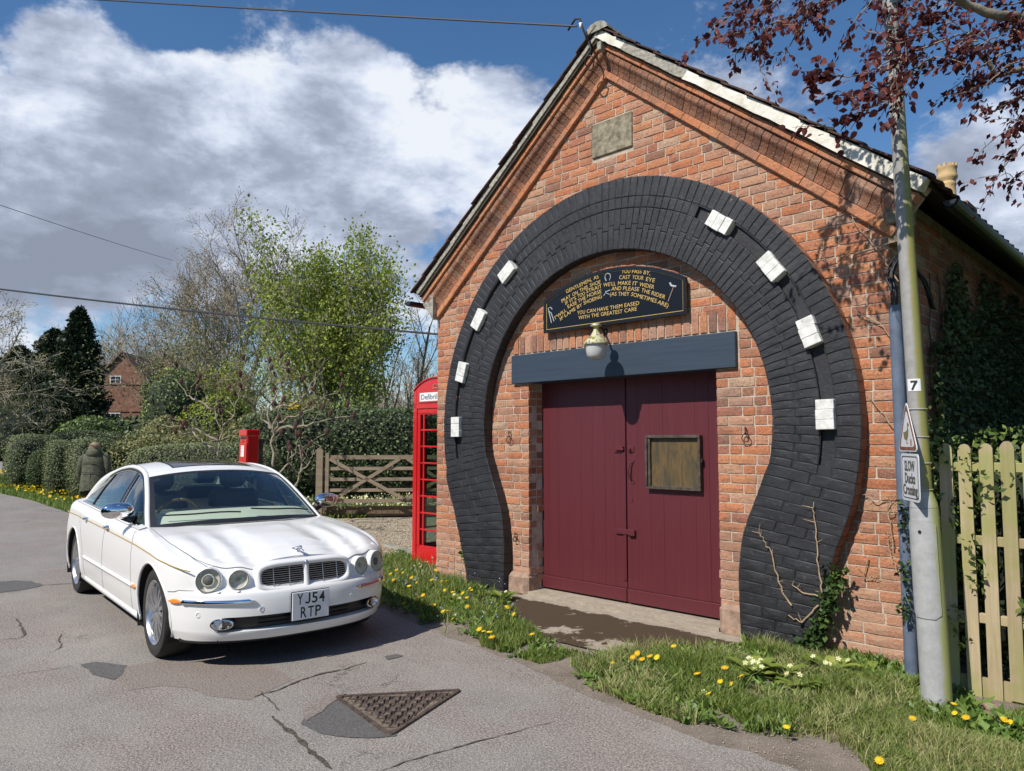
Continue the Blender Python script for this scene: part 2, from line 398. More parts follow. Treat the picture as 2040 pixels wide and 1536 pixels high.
def foliage(name, stops, rough=.5, trans=.25, spec=.4):
    m, nt, b = newmat(name)
    r = rnd(nt); c = nramp(nt, nmath(nt, 'ADD', nmath(nt, 'MULTIPLY', r, .75), nmath(nt, 'MULTIPLY', noise(nt, 1.3, 3), .25)), stops)
    setc(nt, b, c); b.inputs['Roughness'].default_value = rough; b.inputs['Specular IOR Level'].default_value = spec
    if trans:
        t = nt.nodes.new('ShaderNodeBsdfTranslucent'); nt.links.new(c, t.inputs[0])
        mxs = nt.nodes.new('ShaderNodeMixShader'); mxs.inputs[0].default_value = trans
        o = nt.nodes['Material Output']; nt.links.new(b.outputs[0], mxs.inputs[1]); nt.links.new(t.outputs[0], mxs.inputs[2]); nt.links.new(mxs.outputs[0], o.inputs[0])
    return m
M['privet'] = foliage('clipped_hedge_leaf', [(.1, (.09, .11, .045)), (.5, (.15, .175, .080)), (.9, (.24, .27, .14))], .6, .1, .2)
M['laurel'] = foliage('dark_hedge_leaf', [(.1, (.028, .046, .016)), (.5, (.06, .088, .03)), (.9, (.15, .19, .075))], .5, .1, .3)
M['conifer'] = foliage('dark_evergreen_leaf', [(.1, (.010, .020, .010)), (.5, (.022, .040, .018)), (.9, (.06, .085, .04))], .45, .05)
M['holly'] = foliage('glossy_green_leaf', [(.1, (.04, .07, .02)), (.5, (.10, .15, .035)), (.9, (.26, .32, .09))], .5, .12, .25)
M['spring'] = foliage('spring_leaf', [(.1, (.16, .21, .03)), (.5, (.28, .34, .05)), (.9, (.46, .50, .10))], .5, .35)
M['bud'] = foliage('bud_leaf', [(.1, (.12, .125, .045)), (.5, (.20, .205, .075)), (.9, (.34, .33, .15))], .6, .3)
M['mossbush'] = foliage('moss_green_bush', [(.1, (.10, .14, .015)), (.5, (.22, .27, .025)), (.9, (.38, .40, .05))], .6, .2)
M['forsythia'] = foliage('yellow_blossom', [(.1, (.45, .35, .03)), (.9, (.7, .55, .05))], .6, .2)
M['grass'] = foliage('grass_blade', [(.05, (.06, .11, .015)), (.5, (.15, .22, .035)), (.80, (.27, .32, .075)), (.93, (.48, .42, .22))], .55, .3)
M['drygrass'] = foliage('dry_grass_blade', [(.05, (.14, .20, .04)), (.45, (.27, .31, .09)), (.9, (.55, .48, .25))], .6, .3)
M['weed'] = foliage('weed_leaf', [(.1, (.07, .13, .022)), (.6, (.15, .24, .045)), (.95, (.30, .38, .09))], .45, .25)
M['primleaf'] = foliage('primrose_leaf', [(.1, (.14, .20, .035)), (.6, (.25, .32, .06)), (.95, (.40, .44, .10))], .5, .3)
M['dandelion'] = foliage('dandelion_petal', [(.1, (.82, .50, .01)), (.9, (.92, .70, .02))], .6, .2)
M['cream'] = foliage('primrose_petal', [(.1, (.72, .68, .33)), (.9, (.82, .80, .5))], .6, .2)
M['blueflower'] = foliage('forget_me_not_petal', [(.1, (.30, .42, .75)), (.9, (.5, .6, .85))], .6, .1)
M['purple'] = foliage('copper_beech_leaf', [(.05, (.045, .014, .016)), (.5, (.12, .032, .032)), (.9, (.30, .09, .07))], .55, .45, .25)
M['ivy'] = foliage('ivy_leaf', [(.1, (.018, .040, .014)), (.6, (.045, .085, .022)), (.95, (.12, .17, .045))], .5, .1, .2)
M['bark'] = flat('grey_bark', (.30, .25, .19), .9, 0, .3, 8, .5)
M['barkpale'] = flat('pale_bark', (.42, .36, .26), .9, 0, .3, 8, .4)
M['barkdark'] = flat('dark_bark', (.08, .065, .045), .9, 0, .3, 8, .5)
M['twig'] = flat('grey_brown_twig', (.36, .29, .22), .9, 0, .2, 3)
M['vine'] = flat('dry_vine', (.50, .36, .22), .9, 0, .2, 30)
M['sumac'] = flat('dark_red_seedhead', (.10, .04, .03), .9, 0, .3, 30)
# ------------------------------------------------------------ ground, road, verges
def poly_px(pts, z=0.): return [tuple(ground(u, v, z)[:2]) for u, v in pts]
def inpoly(P, poly):
    x, y = P[:, 0], P[:, 1]; c = np.zeros(len(P), bool); n = len(poly)
    for i in range(n):
        x1, y1 = poly[i]; x2, y2 = poly[(i+1) % n]
        if y1 == y2: continue
        k = ((y1 > y) != (y2 > y)) & (x < (x2-x1)*(y-y1)/(y2-y1)+x1); c ^= k
    return c
def jag(pts, step, amp, seed=1, closed=True):
    rr = random.Random(seed); out = []; n = len(pts)
    for i in range(n if closed else n-1):
        a = Vector((*pts[i][:2], 0)); b = Vector((*pts[(i+1) % n][:2], 0)); L = (b-a).length; m = max(1, int(L/step))
        for k in range(m):
            p = a.lerp(b, k/m); out.append((p.x+rr.uniform(-amp, amp), p.y+rr.uniform(-amp, amp)))
    if not closed: out.append(tuple(pts[-1][:2]))
    return out
def sheet(name, poly, z, mat, th=0.):
    import mathutils.geometry as g
    me = mesh(name, [(x, y, z) for x, y in poly], [], mat)
    tris = g.tessellate_polygon([[Vector((x, y, 0)) for x, y in poly]])
    me = bpy.data.meshes.new(name); me.from_pydata([(x, y, z) for x, y in poly], [], [tuple(t) for t in tris]); me.update(); me.materials.append(mat)
    for p in me.polygons:
        pass
    o = bpy.data.objects.new(name, me); C.objects.link(o)
    if me.polygons and me.polygons[0].normal.z < 0: me.flip_normals()
    o['kind'] = 'structure'; return o

def soil():
    m, nt, b = newmat('soil_and_grit')
    c = nramp(nt, noise(nt, 3, 8, .65), [(.3, (.17, .14, .11)), (.55, (.26, .215, .175)), (.75, (.34, .29, .24))])
    c = mixc(nt, nmaprange(nt, noise(nt, 120, 3, .6), .58, .66, 0, .6), c, (.48, .43, .36))
    c = mixc(nt, nmaprange(nt, noise(nt, 140, 3, .6), .36, .30, 0, .7), c, (.07, .05, .04))
    setc(nt, b, c); b.inputs['Roughness'].default_value = 1; b.inputs['Specular IOR Level'].default_value = .1
    bump(nt, b, nmath(nt, 'ADD', noise(nt, 130, 4, .7), noise(nt, 30, 5, .7)), .8, .012); return m
M['soil'] = soil()
def far_grass():
    m, nt, b = newmat('meadow')
    c = nramp(nt, noise(nt, 6, 9, .75), [(.3, (.04, .07, .015)), (.55, (.09, .14, .03)), (.75, (.16, .19, .06))]); setc(nt, b, c); b.inputs['Roughness'].default_value = 1
    b.inputs['Specular IOR Level'].default_value = .1
    bump(nt, b, noise(nt, 40, 6, .8), 1, .03); return m
M['meadow'] = far_grass()
def asphalt():
    m, nt, b = newmat('worn_asphalt')
    big = noise(nt, .55, 6, .6); mid = noise(nt, 2.6, 8, .68)
    c = nramp(nt, big, [(.32, (.195, .180, .164)), (.5, (.245, .225, .204)), (.68, (.28, .253, .226))])
    c = mixc(nt, nmaprange(nt, mid, .42, .66, 0, .5), c, (.175, .160, .148))
    # exposed chippings, warmer and coarser in broad areas
    coarse = nmaprange(nt, noise(nt, .8, 4, .6, scaled(nt, (1, 1.7, 1))), .46, .56, 0, 1)
    sp = noise(nt, 78, 3, .7); sp2 = noise(nt, 150, 2, .6)
    dark = nmaprange(nt, sp, .48, .38, 0, 1); lite = nmaprange(nt, sp, .53, .62, 0, 1)
    c = mixc(nt, nmath(nt, 'MULTIPLY', dark, nmath(nt, 'ADD', .42, nmath(nt, 'MULTIPLY', coarse, .40))), c, (.05, .043, .04))
    c = mixc(nt, nmath(nt, 'MULTIPLY', lite, nmath(nt, 'ADD', .42, nmath(nt, 'MULTIPLY', coarse, .30))), c, (.50, .45, .40))
    c = mixc(nt, nmaprange(nt, sp2, .56, .66, 0, .6), c, (.55, .51, .46))
    c = mixc(nt, nmaprange(nt, sp2, .44, .34, 0, .6), c, (.06, .055, .05))
    c = mixc(nt, nmath(nt, 'MULTIPLY', coarse, .22), c, (.21, .155, .13))
    # hairline crazing
    v = nt.nodes.new('ShaderNodeTexVoronoi'); v.feature = 'DISTANCE_TO_EDGE'; v.inputs['Scale'].default_value = .75
    mp = nt.nodes.new('ShaderNodeVectorMath'); mp.operation = 'ADD'
    g = nt.nodes['POS']; tn = nt.nodes.new('ShaderNodeTexNoise'); tn.inputs['Scale'].default_value = 2.2; tn.inputs['Detail'].default_value = 8; tn.inputs['Roughness'].default_value = .7
    nt.links.new(g.outputs['Position'], tn.inputs['Vector']); nt.links.new(g.outputs['Position'], mp.inputs[0]); nt.links.new(tn.outputs['Color'], mp.inputs[1]); nt.links.new(mp.outputs[0], v.inputs['Vector'])
    cr = nmath(nt, 'MULTIPLY', nmaprange(nt, v.outputs['Distance'], .0, .012, 1, 0), nmaprange(nt, noise(nt, .9, 4), .54, .64, 0, .55))
    c = mixc(nt, cr, c, (.035, .03, .028))
    setc(nt, b, c); b.inputs['Roughness'].default_value = .95; b.inputs['Specular IOR Level'].default_value = .22
    bump(nt, b, nmath(nt, 'SUBTRACT', nmath(nt, 'ADD', sp, nmath(nt, 'MULTIPLY', noise(nt, 1.8, 3), .6)), nmath(nt, 'MULTIPLY', cr, 1.2)), .6, .006); return m
M['asphalt'] = asphalt()
def patchmat(name, a, b_, s=110):
    m, nt, b = newmat(name)
    c = nramp(nt, noise(nt, s, 3, .7), [(.35, a), (.62, b_)]); setc(nt, b, c); b.inputs['Roughness'].default_value = .95; b.inputs['Specular IOR Level'].default_value = .2
    bump(nt, b, noise(nt, s, 3, .7), .8, .008); return m
M['patch_dark'] = patchmat('new_tarmac_patch', (.075, .073, .072), (.16, .152, .145))
M['patch_brown'] = patchmat('worn_tarmac_patch', (.13, .108, .095), (.31, .265, .23), 85)
M['crack'] = patchmat('crack_fill', (.035, .03, .025), (.13, .11, .09), 60)
def gravelmat():
    m, nt, b = newmat('pale_gravel')
    v = nt.nodes.new('ShaderNodeTexVoronoi'); v.inputs['Scale'].default_value = 38
    g = nt.nodes.new('ShaderNodeNewGeometry'); g.name = 'POS'; nt.links.new(g.outputs['Position'], v.inputs['Vector'])
    s = nt.nodes.new('ShaderNodeSeparateColor'); nt.links.new(v.outputs['Color'], s.inputs[0])
    c = nramp(nt, s.outputs[0], [(0, (.30, .22, .13)), (.4, (.46, .37, .24)), (.8, (.58, .50, .36)), (1, (.66, .60, .48))])
    c = mixc(nt, nmaprange(nt, v.outputs['Distance'], .45, .75, 0, .7), c, (.14, .10, .06))
    setc(nt, b, c); b.inputs['Roughness'].default_value = .9; bump(nt, b, nmath(nt, 'MULTIPLY', v.outputs['Distance'], -1), 1, .02); return m
M['gravel'] = gravelmat()
def mossconc():
    m, nt, b = newmat('mossy_concrete')
    c = nramp(nt, noise(nt, 12, 6, .65), [(.3, (.28, .23, .17)), (.7, (.42, .36, .28))])
    y = posz(nt)[1]; f = nmath(nt, 'ADD', noise(nt, 3.2, 8, .7), nmaprange(nt, y, -.10, -.30, -.16, .20))
    f = nmath(nt, 'ADD', f, nmaprange(nt, y, -.62, -.9, 0, -.14))
    c = mixc(nt, nmaprange(nt, f, .52, .58, 0, 1), c, (.060, .038, .017))
    c = mixc(nt, nmaprange(nt, noise(nt, 60, 5, .8), .66, .70, 0, .6), c, (.4, .36, .3))
    setc(nt, b, c); b.inputs['Roughness'].default_value = .85; bump(nt, b, nmath(nt, 'ADD', noise(nt, 70, 6, .7), f), .8, .012); return m
M['apron'] = mossconc()

g = 400
sheet('ground', [(-g, -g), (g, -g), (g, g), (-g, g)], -.012, M['meadow'])
sheet('soil_verge', jag([(-3.2, -.75), (1.0, -2.6), (4.5, -2.7), (8.2, -4.6), (8.2, .6), (-1.2, .6)], .2, .03, 3), -.006, M['soil'])
road_edge = poly_px([(-300, 985), (0, 983), (60, 996), (145, 1024)])+[(-8.5, -.62), (-6.5, -.50), (-4.5, -.45), (-2.4, -.62), (-.6, -.95), (.35, -1.30)]+poly_px([(862, 1258), (950, 1290), (1060, 1330), (1150, 1375), (1240, 1415), (1380, 1470), (1500, 1500), (1660, 1560), (1900, 1700)])
je = jag(road_edge, .10, .022, 5, closed=False)
road = je+[(9.5, -4.9), (9.5, -9), (-200, -9), (-200, -1.2)]
sheet('road', road, -.001, M['asphalt'])
sheet('gravel_drive', jag([(-9.2, 3.6), (-6.6, -.45), (-4.5, -.42), (-2.4, -.55), (-1.0, -.3), (-.6, .1), (-.6, 6.5), (-9, 7.2)], .3, .03, 9), -.003, M['gravel'])
# far side road by the hedges
sheet('side_road', [tuple(ground(-300, 905)[:2]), tuple(ground(-40, 917)[:2]), tuple(ground(60, 922)[:2]), tuple(ground(60, 933)[:2]), tuple(ground(10, 947)[:2]), tuple(ground(-300, 960)[:2])], -.002, M['asphalt'])
def patch(px, mat, name='tarmac_patch', z=.003, step=.07, amp=.015, seed=1):
    return sheet(name, jag(poly_px(px), step, amp, seed), z, mat)
patch([(155, 1324), (195, 1319), (252, 1326), (248, 1338), (225, 1354), (190, 1344)], M['patch_dark'], seed=2)
patch([(-20, 1160), (30, 1157), (62, 1158), (88, 1166), (60, 1173), (0, 1181), (-20, 1182)], M['patch_dark'], seed=3)
patch([(604, 1442), (620, 1410), (668, 1386), (722, 1400), (792, 1466), (742, 1470), (690, 1470), (640, 1462)], M['patch_dark'], seed=4)
patch([(244, 1330), (330, 1310), (420, 1312), (520, 1322), (578, 1345), (580, 1356), (530, 1378), (500, 1392), (420, 1384), (330, 1366), (245, 1375), (226, 1354)], M['patch_brown'], z=.001, seed=5, step=.15, amp=.03)
patch([(762, 1308), (790, 1303), (806, 1308), (770, 1316)], M['patch_dark'], seed=6)
patch([(600, 1418), (650, 1384), (690, 1382), (672, 1398), (640, 1420), (608, 1440)], M['patch_brown'], z=.006, seed=8)
def crack(px, wd, seed=1):
    rr = random.Random(seed); P = [ground(u, v) for u, v in px]; pts = []
    for a, b in zip(P[:-1], P[1:]):
        L = np.linalg.norm(b-a); m = max(2, int(L/.035))
        for k in range(m): pts.append(a+(b-a)*k/m)
    off = 0; L = []; Rr = []
    n = len(pts)
    for i, p in enumerate(pts):
        d = pts[min(i+1, n-1)]-pts[max(0, i-1)]; d = d/np.linalg.norm(d); nn = np.array([-d[1], d[0]]); off += rr.uniform(-.008, .008); off *= .92
        w_ = wd*(.35+rr.random()*1.1)*math.sin(math.pi*(i+.6)/(n+.2))**.5
        L.append(tuple(p[:2]+nn*(off+w_))); Rr.append(tuple(p[:2]+nn*(off-w_)))
    me = mesh('road_crack', [(x, y, .0035) for x, y in L+Rr], [(i, n+i, n+i+1, i+1) for i in range(n-1)], M['crack'])
    o = link('road_crack', me); o['kind'] = 'structure'
crack([(540, 1428), (565, 1452), (600, 1478), (628, 1505), (660, 1540)], .016, 2)
crack([(505, 1388), (560, 1372), (600, 1356), (640, 1344), (690, 1334), (740, 1318)], .009, 3)
crack([(700, 1560), (800, 1520), (900, 1494), (980, 1474), (1060, 1450), (1120, 1436)], .005, 4)
crack([(30, 1232), (42, 1250), (50, 1264), (40, 1272), (-10, 1276)], .010, 5)
crack([(122, 1262), (124, 1290), (96, 1305)], .006, 7)
crack([(85, 1166), (145, 1162), (150, 1160)], .008, 6)
crack([(-10, 1350), (60, 1340), (155, 1324)], .003, 8)
crack([(520, 1378), (545, 1400), (560, 1420)], .006, 9)
sheet('concrete_apron', jag([(1.46, -.02), (1.46, -.55), (1.9, -.95), (2.9, -1.18), (3.75, -1.12), (4.02, -.75), (4.02, -.02)], .08, .012, 6), .006, M['apron'])
st = MB(); st.box((1.49, -.02, -.02), (3.65, .26, .035)); o = st.build('door_threshold', M['apron']); o['kind'] = 'structure'

# triangular inspection cover in the road
mh = [ground(u, v) for u, v in ((664, 1389), (922, 1375), (776, 1470))]
mc = sum(mh)/3
man = empty('manhole_cover', (mc[0], mc[1], 0), 'triangular cast iron inspection cover with raised studs set into the road', 'manhole cover')
M['iron'] = flat('worn_cast_iron', (.17, .125, .10), .6, .3, .35, 25, .6, 90)
M['grit'] = flat('packed_grit', (.26, .20, .145), 1, 0, .4, 60, .8, 80)
A_, B_, C_ = [Vector((p[0], p[1], 0)) for p in mh]
def tri_in(t, z): 
    c = (A_+B_+C_)/3; return [Vector((*(c+(p-c)*t).xy, z)) for p in (A_, B_, C_)]
def rimpoly(t, z, n=5):
    P = tri_in(t, z); out = []
    for i in range(3):
        p = P[i]; a = (P[i-1]-p).normalized(); b = (P[(i+1) % 3]-p).normalized()
        for k in range(n):
            s = k/(n-1); q = (p+a*.05)*(1-s)**2+p*2*s*(1-s)+(p+b*.05)*s*s; out.append(q)
    return out
rb = MB(); o1, i1 = rimpoly(1.0, .012), rimpoly(.90, .012); i0 = rimpoly(.90, .0); n = len(o1); o0 = rimpoly(1.01, -.01)
rb.add(o1+i1+i0+o0, [(k, (k+1) % n, n+(k+1) % n, n+k) for k in range(n)]+[(n+k, n+(k+1) % n, 2*n+(k+1) % n, 2*n+k) for k in range(n)]+[(3*n+k, 3*n+(k+1) % n, (k+1) % n, k) for k in range(n)])
rb.build('frame', M['iron'], man)
fb = MB(); fb.add(rimpoly(.90, .004), [tuple(range(n))]); fb.build('plate', M['grit'], man)
stud = MB(); s_ = .019
stud.add([(-s_, -s_, 0), (s_, -s_, 0), (s_, s_, 0), (-s_, s_, 0), (-s_*.85, -s_*.85, .009), (s_*.85, -s_*.85, .009), (s_*.85, s_*.85, .009), (-s_*.85, s_*.85, .009)], [(4, 5, 6, 7), (0, 1, 5, 4), (1, 2, 6, 5), (2, 3, 7, 6), (3, 0, 4, 7)])
studme = stud.me('stud', M['iron'])
rl = MB(); e1 = (B_-A_).normalized(); ang = math.atan2(e1.y, e1.x)
cell = []
tri2 = [(p.x, p.y) for p in tri_in(.80, 0)]
ux = (C_-A_).normalized(); uy = Vector((-ux.y, ux.x, 0))
if uy.dot(B_-A_) < 0: uy = -uy
row = 0; v = .045
H = (B_-A_).dot(uy)
while v < H:
    u = -.4+(row % 2)*.035
    while u < 1.2:
        p = A_+ux*u+uy*v
        if inpoly(np.array([[p.x, p.y]]), tri2)[0]: cell.append(p)
        u += .078
    v += .052; row += 1
for p in cell:
    link('stud', studme, man, loc=(p.x-mc[0], p.y-mc[1], .006), rot=(0, 0, math.atan2(ux.y, ux.x)+R(45)))
    for k in range(4):
        a = math.atan2(ux.y, ux.x)+R(45+90*k); d = Vector((math.cos(a), math.sin(a), 0)); q = Vector((-d.y, d.x, 0)); c0 = p+d*.030
        rl.beam(c0-q*.030+Vector((0, 0, .006)), c0+q*.030+Vector((0, 0, .006)), .006, .006)
rl.build('raised_rib', M['iron'], man)

# ------------------------------------------------------------ the brick building
W_ = 5.06; AX = 2.56; AZ = 5.12; SL = math.radians(39.4); cs, sn = math.cos(SL), math.sin(SL)
smithy = empty('smithy', (AX, 0, 0), 'red brick gabled forge with a giant black horseshoe of painted bricks round its doors', 'building')
def rake(x): return AZ-math.tan(SL)*abs(x-AX)
DX0, DX1 = 1.49, 3.66
def brick_me(w_, h_, d_, seed, mat, amp=.0018):
    rr = random.Random(seed); nx, nz = (4, 3) if w_ > .15 else (3, 3)
    V = []; F = []
    for i in range(nx):
        for j in range(nz):
            ex = i in (0, nx-1); ez = j in (0, nz-1)
            x = -w_/2+w_*i/(nx-1); z = -h_/2+h_*j/(nz-1)
            if ex: x *= 1-.006/w_*rr.uniform(.4, 1.3)
            if ez: z *= 1-.005/h_*rr.uniform(.4, 1.3)
            y = rr.uniform(-amp, amp)+(.0025 if (ex or ez) else -.0005)+(.002 if ex and ez else 0)
            V.append((x, y, z))
    for i in range(nx-1):
        for j in range(nz-1): F.append((i*nz+j, (i+1)*nz+j, (i+1)*nz+j+1, i*nz+j+1))
    ring = [i*nz for i in range(nx)]+[(nx-1)*nz+j for j in range(1, nz)]+[i*nz+nz-1 for i in range(nx-2, -1, -1)]+[j for j in range(nz-2, 0, -1)]
    b = len(V); m = len(ring)
    for k in ring: V.append((V[k][0]*1.0, d_, V[k][2]))
    F += [(ring[k], b+k, b+(k+1) % m, ring[(k+1) % m]) for k in range(m)]
    return V, F
BR = {}
for kind, w_ in (('s', .222), ('h', .104)):
    BR[kind] = [brick_me(w_, .0715, .05, 10*k+(kind == 's'), None) for k in range(6)]
BM = {k: [mesh('brick', V, F, M['brick']) for V, F in v] for k, v in BR.items()}
CO = .0795
bricks = []   # (x, z, width, kind)
rr = random.Random(11)
ring_out = None
exec_pts = [(4.83, 1.26), (4.79, 1.12), (4.73, .95), (4.66, .78), (4.57, .5), (4.49, .25), (4.43, -.05)]
inner_leg = [(4.155, 1.40), (4.08, 1.20), (3.985, .98), (3.92, .79), (3.885, .51), (3.89, .25), (3.90, -.05)]
HC = (2.57, 1.742); RI, RO = 1.632, 2.30
def resample(P, n):
    P = [Vector(p) for p in P]; L = [0]
    for a, b in zip(P[:-1], P[1:]): L.append(L[-1]+(b-a).length)
    out = []
    for k in range(n):
        t = L[-1]*k/(n-1); i = 0
        while i < len(P)-2 and L[i+1] < t: i += 1
        out.append(P[i].lerp(P[i+1], (t-L[i])/max(1e-9, L[i+1]-L[i])))
    return out
NA = 98; arcI = []; arcO = []
for k in range(NA+1):
    t = R(-12+204*k/NA); arcI.append(Vector((HC[0]+RI*math.cos(t), HC[1]+RI*math.sin(t)))); arcO.append(Vector((HC[0]+RO*math.cos(t), HC[1]+RO*math.sin(t))))
NL = 17
lI = resample(inner_leg, NL+1); lO = resample(exec_pts, NL+1)
SI = lI[::-1][:-1]+arcI+[Vector((2*HC[0]-p.x-.005, p.y)) for p in lI[1:]]
SO = lO[::-1][:-1]+arcO+[Vector((2*HC[0]-p.x-.02, p.y)) for p in lO[1:]]
outer_poly = [(p.x, p.y) for p in SO]; inner_poly = [(p.x, p.y) for p in SI]
def keep(x, z, w_, h_=.068):
    cs_ = [(x+a*w_/2, z+b*h_/2) for a in (-1, 0, 1) for b in (-1, 1)]
    if max(c[1] for c in cs_) > rake(x)+.10 or min(c[1]-rake(c[0]) for c in cs_) > 0: return False
    P = np.array(cs_)
    io = inpoly(P, outer_poly); ii = inpoly(P, inner_poly)
    return bool((~io).any() or ii.any())
z = -.04; ci = 0
SOLD = (1.27, 3.86, 2.503, 2.686)
while z < AZ+.1:
    zc = z+.034
    segs = [(0.002, W_-.002)]
    if zc < 2.2: segs = [(0.002, DX0), (DX1, W_-.002)]
    elif zc < SOLD[3]: segs = [(0.002, 1.265), (3.875, W_-.002)]
    if 4.36 < zc < 4.72: segs = [(0.002, 2.355), (2.845, W_-.002)]
    for a, b in segs:
        x = a; k = (ci+int(a > 1)) % 2; first = True
        while x < b-.02:
            kind = 's' if (k % 2 == 0 if rr.random() < .78 else rr.random() < .6) else 'h'
            w_ = {'s': .222, 'h': .104}[kind]*rr.uniform(.96, 1.05)
            if b-x-w_ < .07: w_ = b-x
            if w_ > .27: w_ = .15; 
            kk = 's' if w_ > .15 else 'h'
            if keep(x+w_/2, zc, w_): bricks.append((x+w_/2, zc, w_, kk))
            x += w_+.008; k += 1
    z += CO; ci += 1
# soldier course over the lintel
x = SOLD[0]; sold = []
while x < SOLD[1]-.05:
    w_ = rr.uniform(.070, .082); sold.append((x+w_/2, (SOLD[2]+SOLD[3])/2, w_)); x += w_+.011
back = MB()
wallpoly = [(0.004, -.05), (DX0+.004, -.05), (DX0+.004, 2.3), (DX1-.004, 2.3), (DX1-.004, -.05), (W_-.004, -.05), (W_-.004, rake(W_)+.35), (AX, AZ+.33), (0.004, rake(0)+.35)]
def gable_back():
    # left pier, right pier, head
    for p in ([(0.004, -.05), (DX0-.004, -.05), (DX0-.004, 2.3), (0.004, 2.3)], [(DX1+.004, -.05), (W_-.004, -.05), (W_-.004, 2.3), (DX1+.004, 2.3)],
              [(0.004, 2.3), (W_-.004, 2.3), (W_-.004, rake(W_)+.35), (AX, AZ+.31), (0.004, rake(0)+.35)]): back.prism(p, .0085, .23)
gable_back()
gw = back.build('gable_wall', M['mortar'], smithy)
bricks.sort(key=lambda b: (b[0]-CAMP.x)**2+CAMP.y**2+(b[1]-CAMP.z)**2)
def jitter(): return rr.uniform(-.003, .0015)
stuff = MB()
gwoff = Vector((-AX, 0, 0))
for n_, (x, z, w_, kk) in enumerate(bricks):
    rough = 1+max(0, 1-z)*.8
    jy = jitter()*rough; k = rr.randrange(6); rz = rr.uniform(-.012, .012); sx = w_/(.222 if kk == 's' else .104)
    if n_ < 300:
        link('brick', BM[kk][k], gw, loc=(x-AX, jy, z), rot=(0, rr.uniform(-.006, .006), rz), scl=(sx, 1, 1))
    else:
        V, F = BR[kk][k]; stuff.tint = rr.random()+1e-3
        stuff.add([(x+v[0]*sx, v[1]+jy, z+v[2]) for v in V], F)
for (x, z, w_) in sold:
    V, F = BR['s'][rr.randrange(6)]; jy = jitter()
    o = link('soldier_brick', BM['s'][rr.randrange(6)], gw, loc=(x-AX, jy-.004, z), rot=(0, R(90), 0), scl=(.180/.222, 1, w_/.0715))
# jamb returns (sides of the bricks in the doorway)
z = -.04; ci = 0
while z < 2.18:
    for side, X, sg in ((0, DX0, 1), (1, DX1, -1)):
        for k in range(2):
            dx = rr.uniform(-.006, .004) + (rr.uniform(-.012, .012) if z < .9 else 0); y0 = .012+k*.115; y1 = y0+.105
            stuff.tint = rr.random()+1e-3
            V = [(X+sg*dx, y0, z+.003), (X+sg*dx, y1, z+.003), (X+sg*dx, y1, z+.068), (X+sg*dx, y0, z+.068)]
            V2 = [(X-sg*.03, v[1], v[2]) for v in V]
            stuff.add(V+V2, [(0, 1, 2, 3), (0, 4, 5, 1), (1, 5, 6, 2), (2, 6, 7, 3), (3, 7, 4, 0)])
    z += CO
# left flank and right flank walls
SD = 9.0
for X, sg in ((W_, 1), (0, -1)):
    sb = MB(); sb.box((X-.2 if sg > 0 else X+.008, .235, -.05), (X-.008 if sg > 0 else X+.2, SD, 3.45)); swl = sb.build('side_wall', M['mortar'], smithy)
    sw = MB(); z = -.04; ci = 0
    while z < 3.3:
        y = .0; k = ci % 2
        while y < SD-.1:
            kk = 's' if k % 2 == 0 else 'h'; w_ = .222 if kk == 's' else .104
            V, F = BR[kk][rr.randrange(6)]; jy = jitter(); sw.tint = rr.random()+1e-3
            if sg > 0: sw.add([(X-v[1]-jy, y+w_/2+v[0]+.003, z+.034+v[2]) for v in V], F)
            else: sw.add([(X+v[1]+jy, y+w_/2-v[0]+.003, z+.034+v[2]) for v in V], F)
            y += w_+.011; k += 1
            if sg < 0 and y > 3: break
        z += CO; ci += 1
    o = sw.build('brickwork', M['brick'], swl); o['kind'] = 'stuff'
o = stuff.build('brickwork', M['brick'], gw); o['kind'] = 'stuff'
bb = MB(); bb.box((.2, SD-.2, -.05), (W_-.2, SD, 3.4)); bb.prism([(0, 3.4), (W_, 3.4), (AX, 3.4+AX*math.tan(SL))], SD-.2, SD); bb.build('rear_wall', M['brick'], smithy)

# horseshoe of painted bricks
PR = -.125
hb = MB(); n = len(SI)
inset = .012
ctr = [(SI[i]+SO[i])/2 for i in range(n)]
core = [SI[i]+(SO[i]-SI[i]).normalized()*inset for i in range(n)]; coreo = [SO[i]+(SI[i]-SO[i]).normalized()*inset for i in range(n)]
def ringband(mb, P, Q, y0, y1):
    m = len(P); V = [(p.x, y0, p.y) for p in P]+[(q.x, y0, q.y) for q in Q]+[(p.x, y1, p.y) for p in P]+[(q.x, y1, q.y) for q in Q]
    F = []
    for i in range(m-1): F += [(i, m+i, m+i+1, i+1), (i, i+1, 2*m+i+1, 2*m+i), (m+i, 3*m+i, 3*m+i+1, m+i+1)]
    F += [(0, 2*m, 3*m, m), (m-1, 2*m-1, 4*m-1, 3*m-1)]
    mb.add(V, F)
ringband(hb, core, coreo, PR+.055, .02)
for (f0, f1, rng) in ((0., .568, None), (.726, 1., None), (.572, .722, 'nog')):
    runs = [(0, n-1)] if rng is None else [(0, NL+1), (NL+int(NA*74/204), NL+int(NA*136/204)), (n-2-NL, n-1)]
    for (i0, i1) in runs:
        Pc = [core[i].lerp(coreo[i], f0) for i in range(i0, i1+1)]; Qc = [core[i].lerp(coreo[i], f1) for i in range(i0, i1+1)]
        if len(Pc) > 1: ringband(hb, Pc, Qc, PR+.0065, PR+.056)
horse = hb.build('horseshoe_arch', M['black_paint'], smithy)
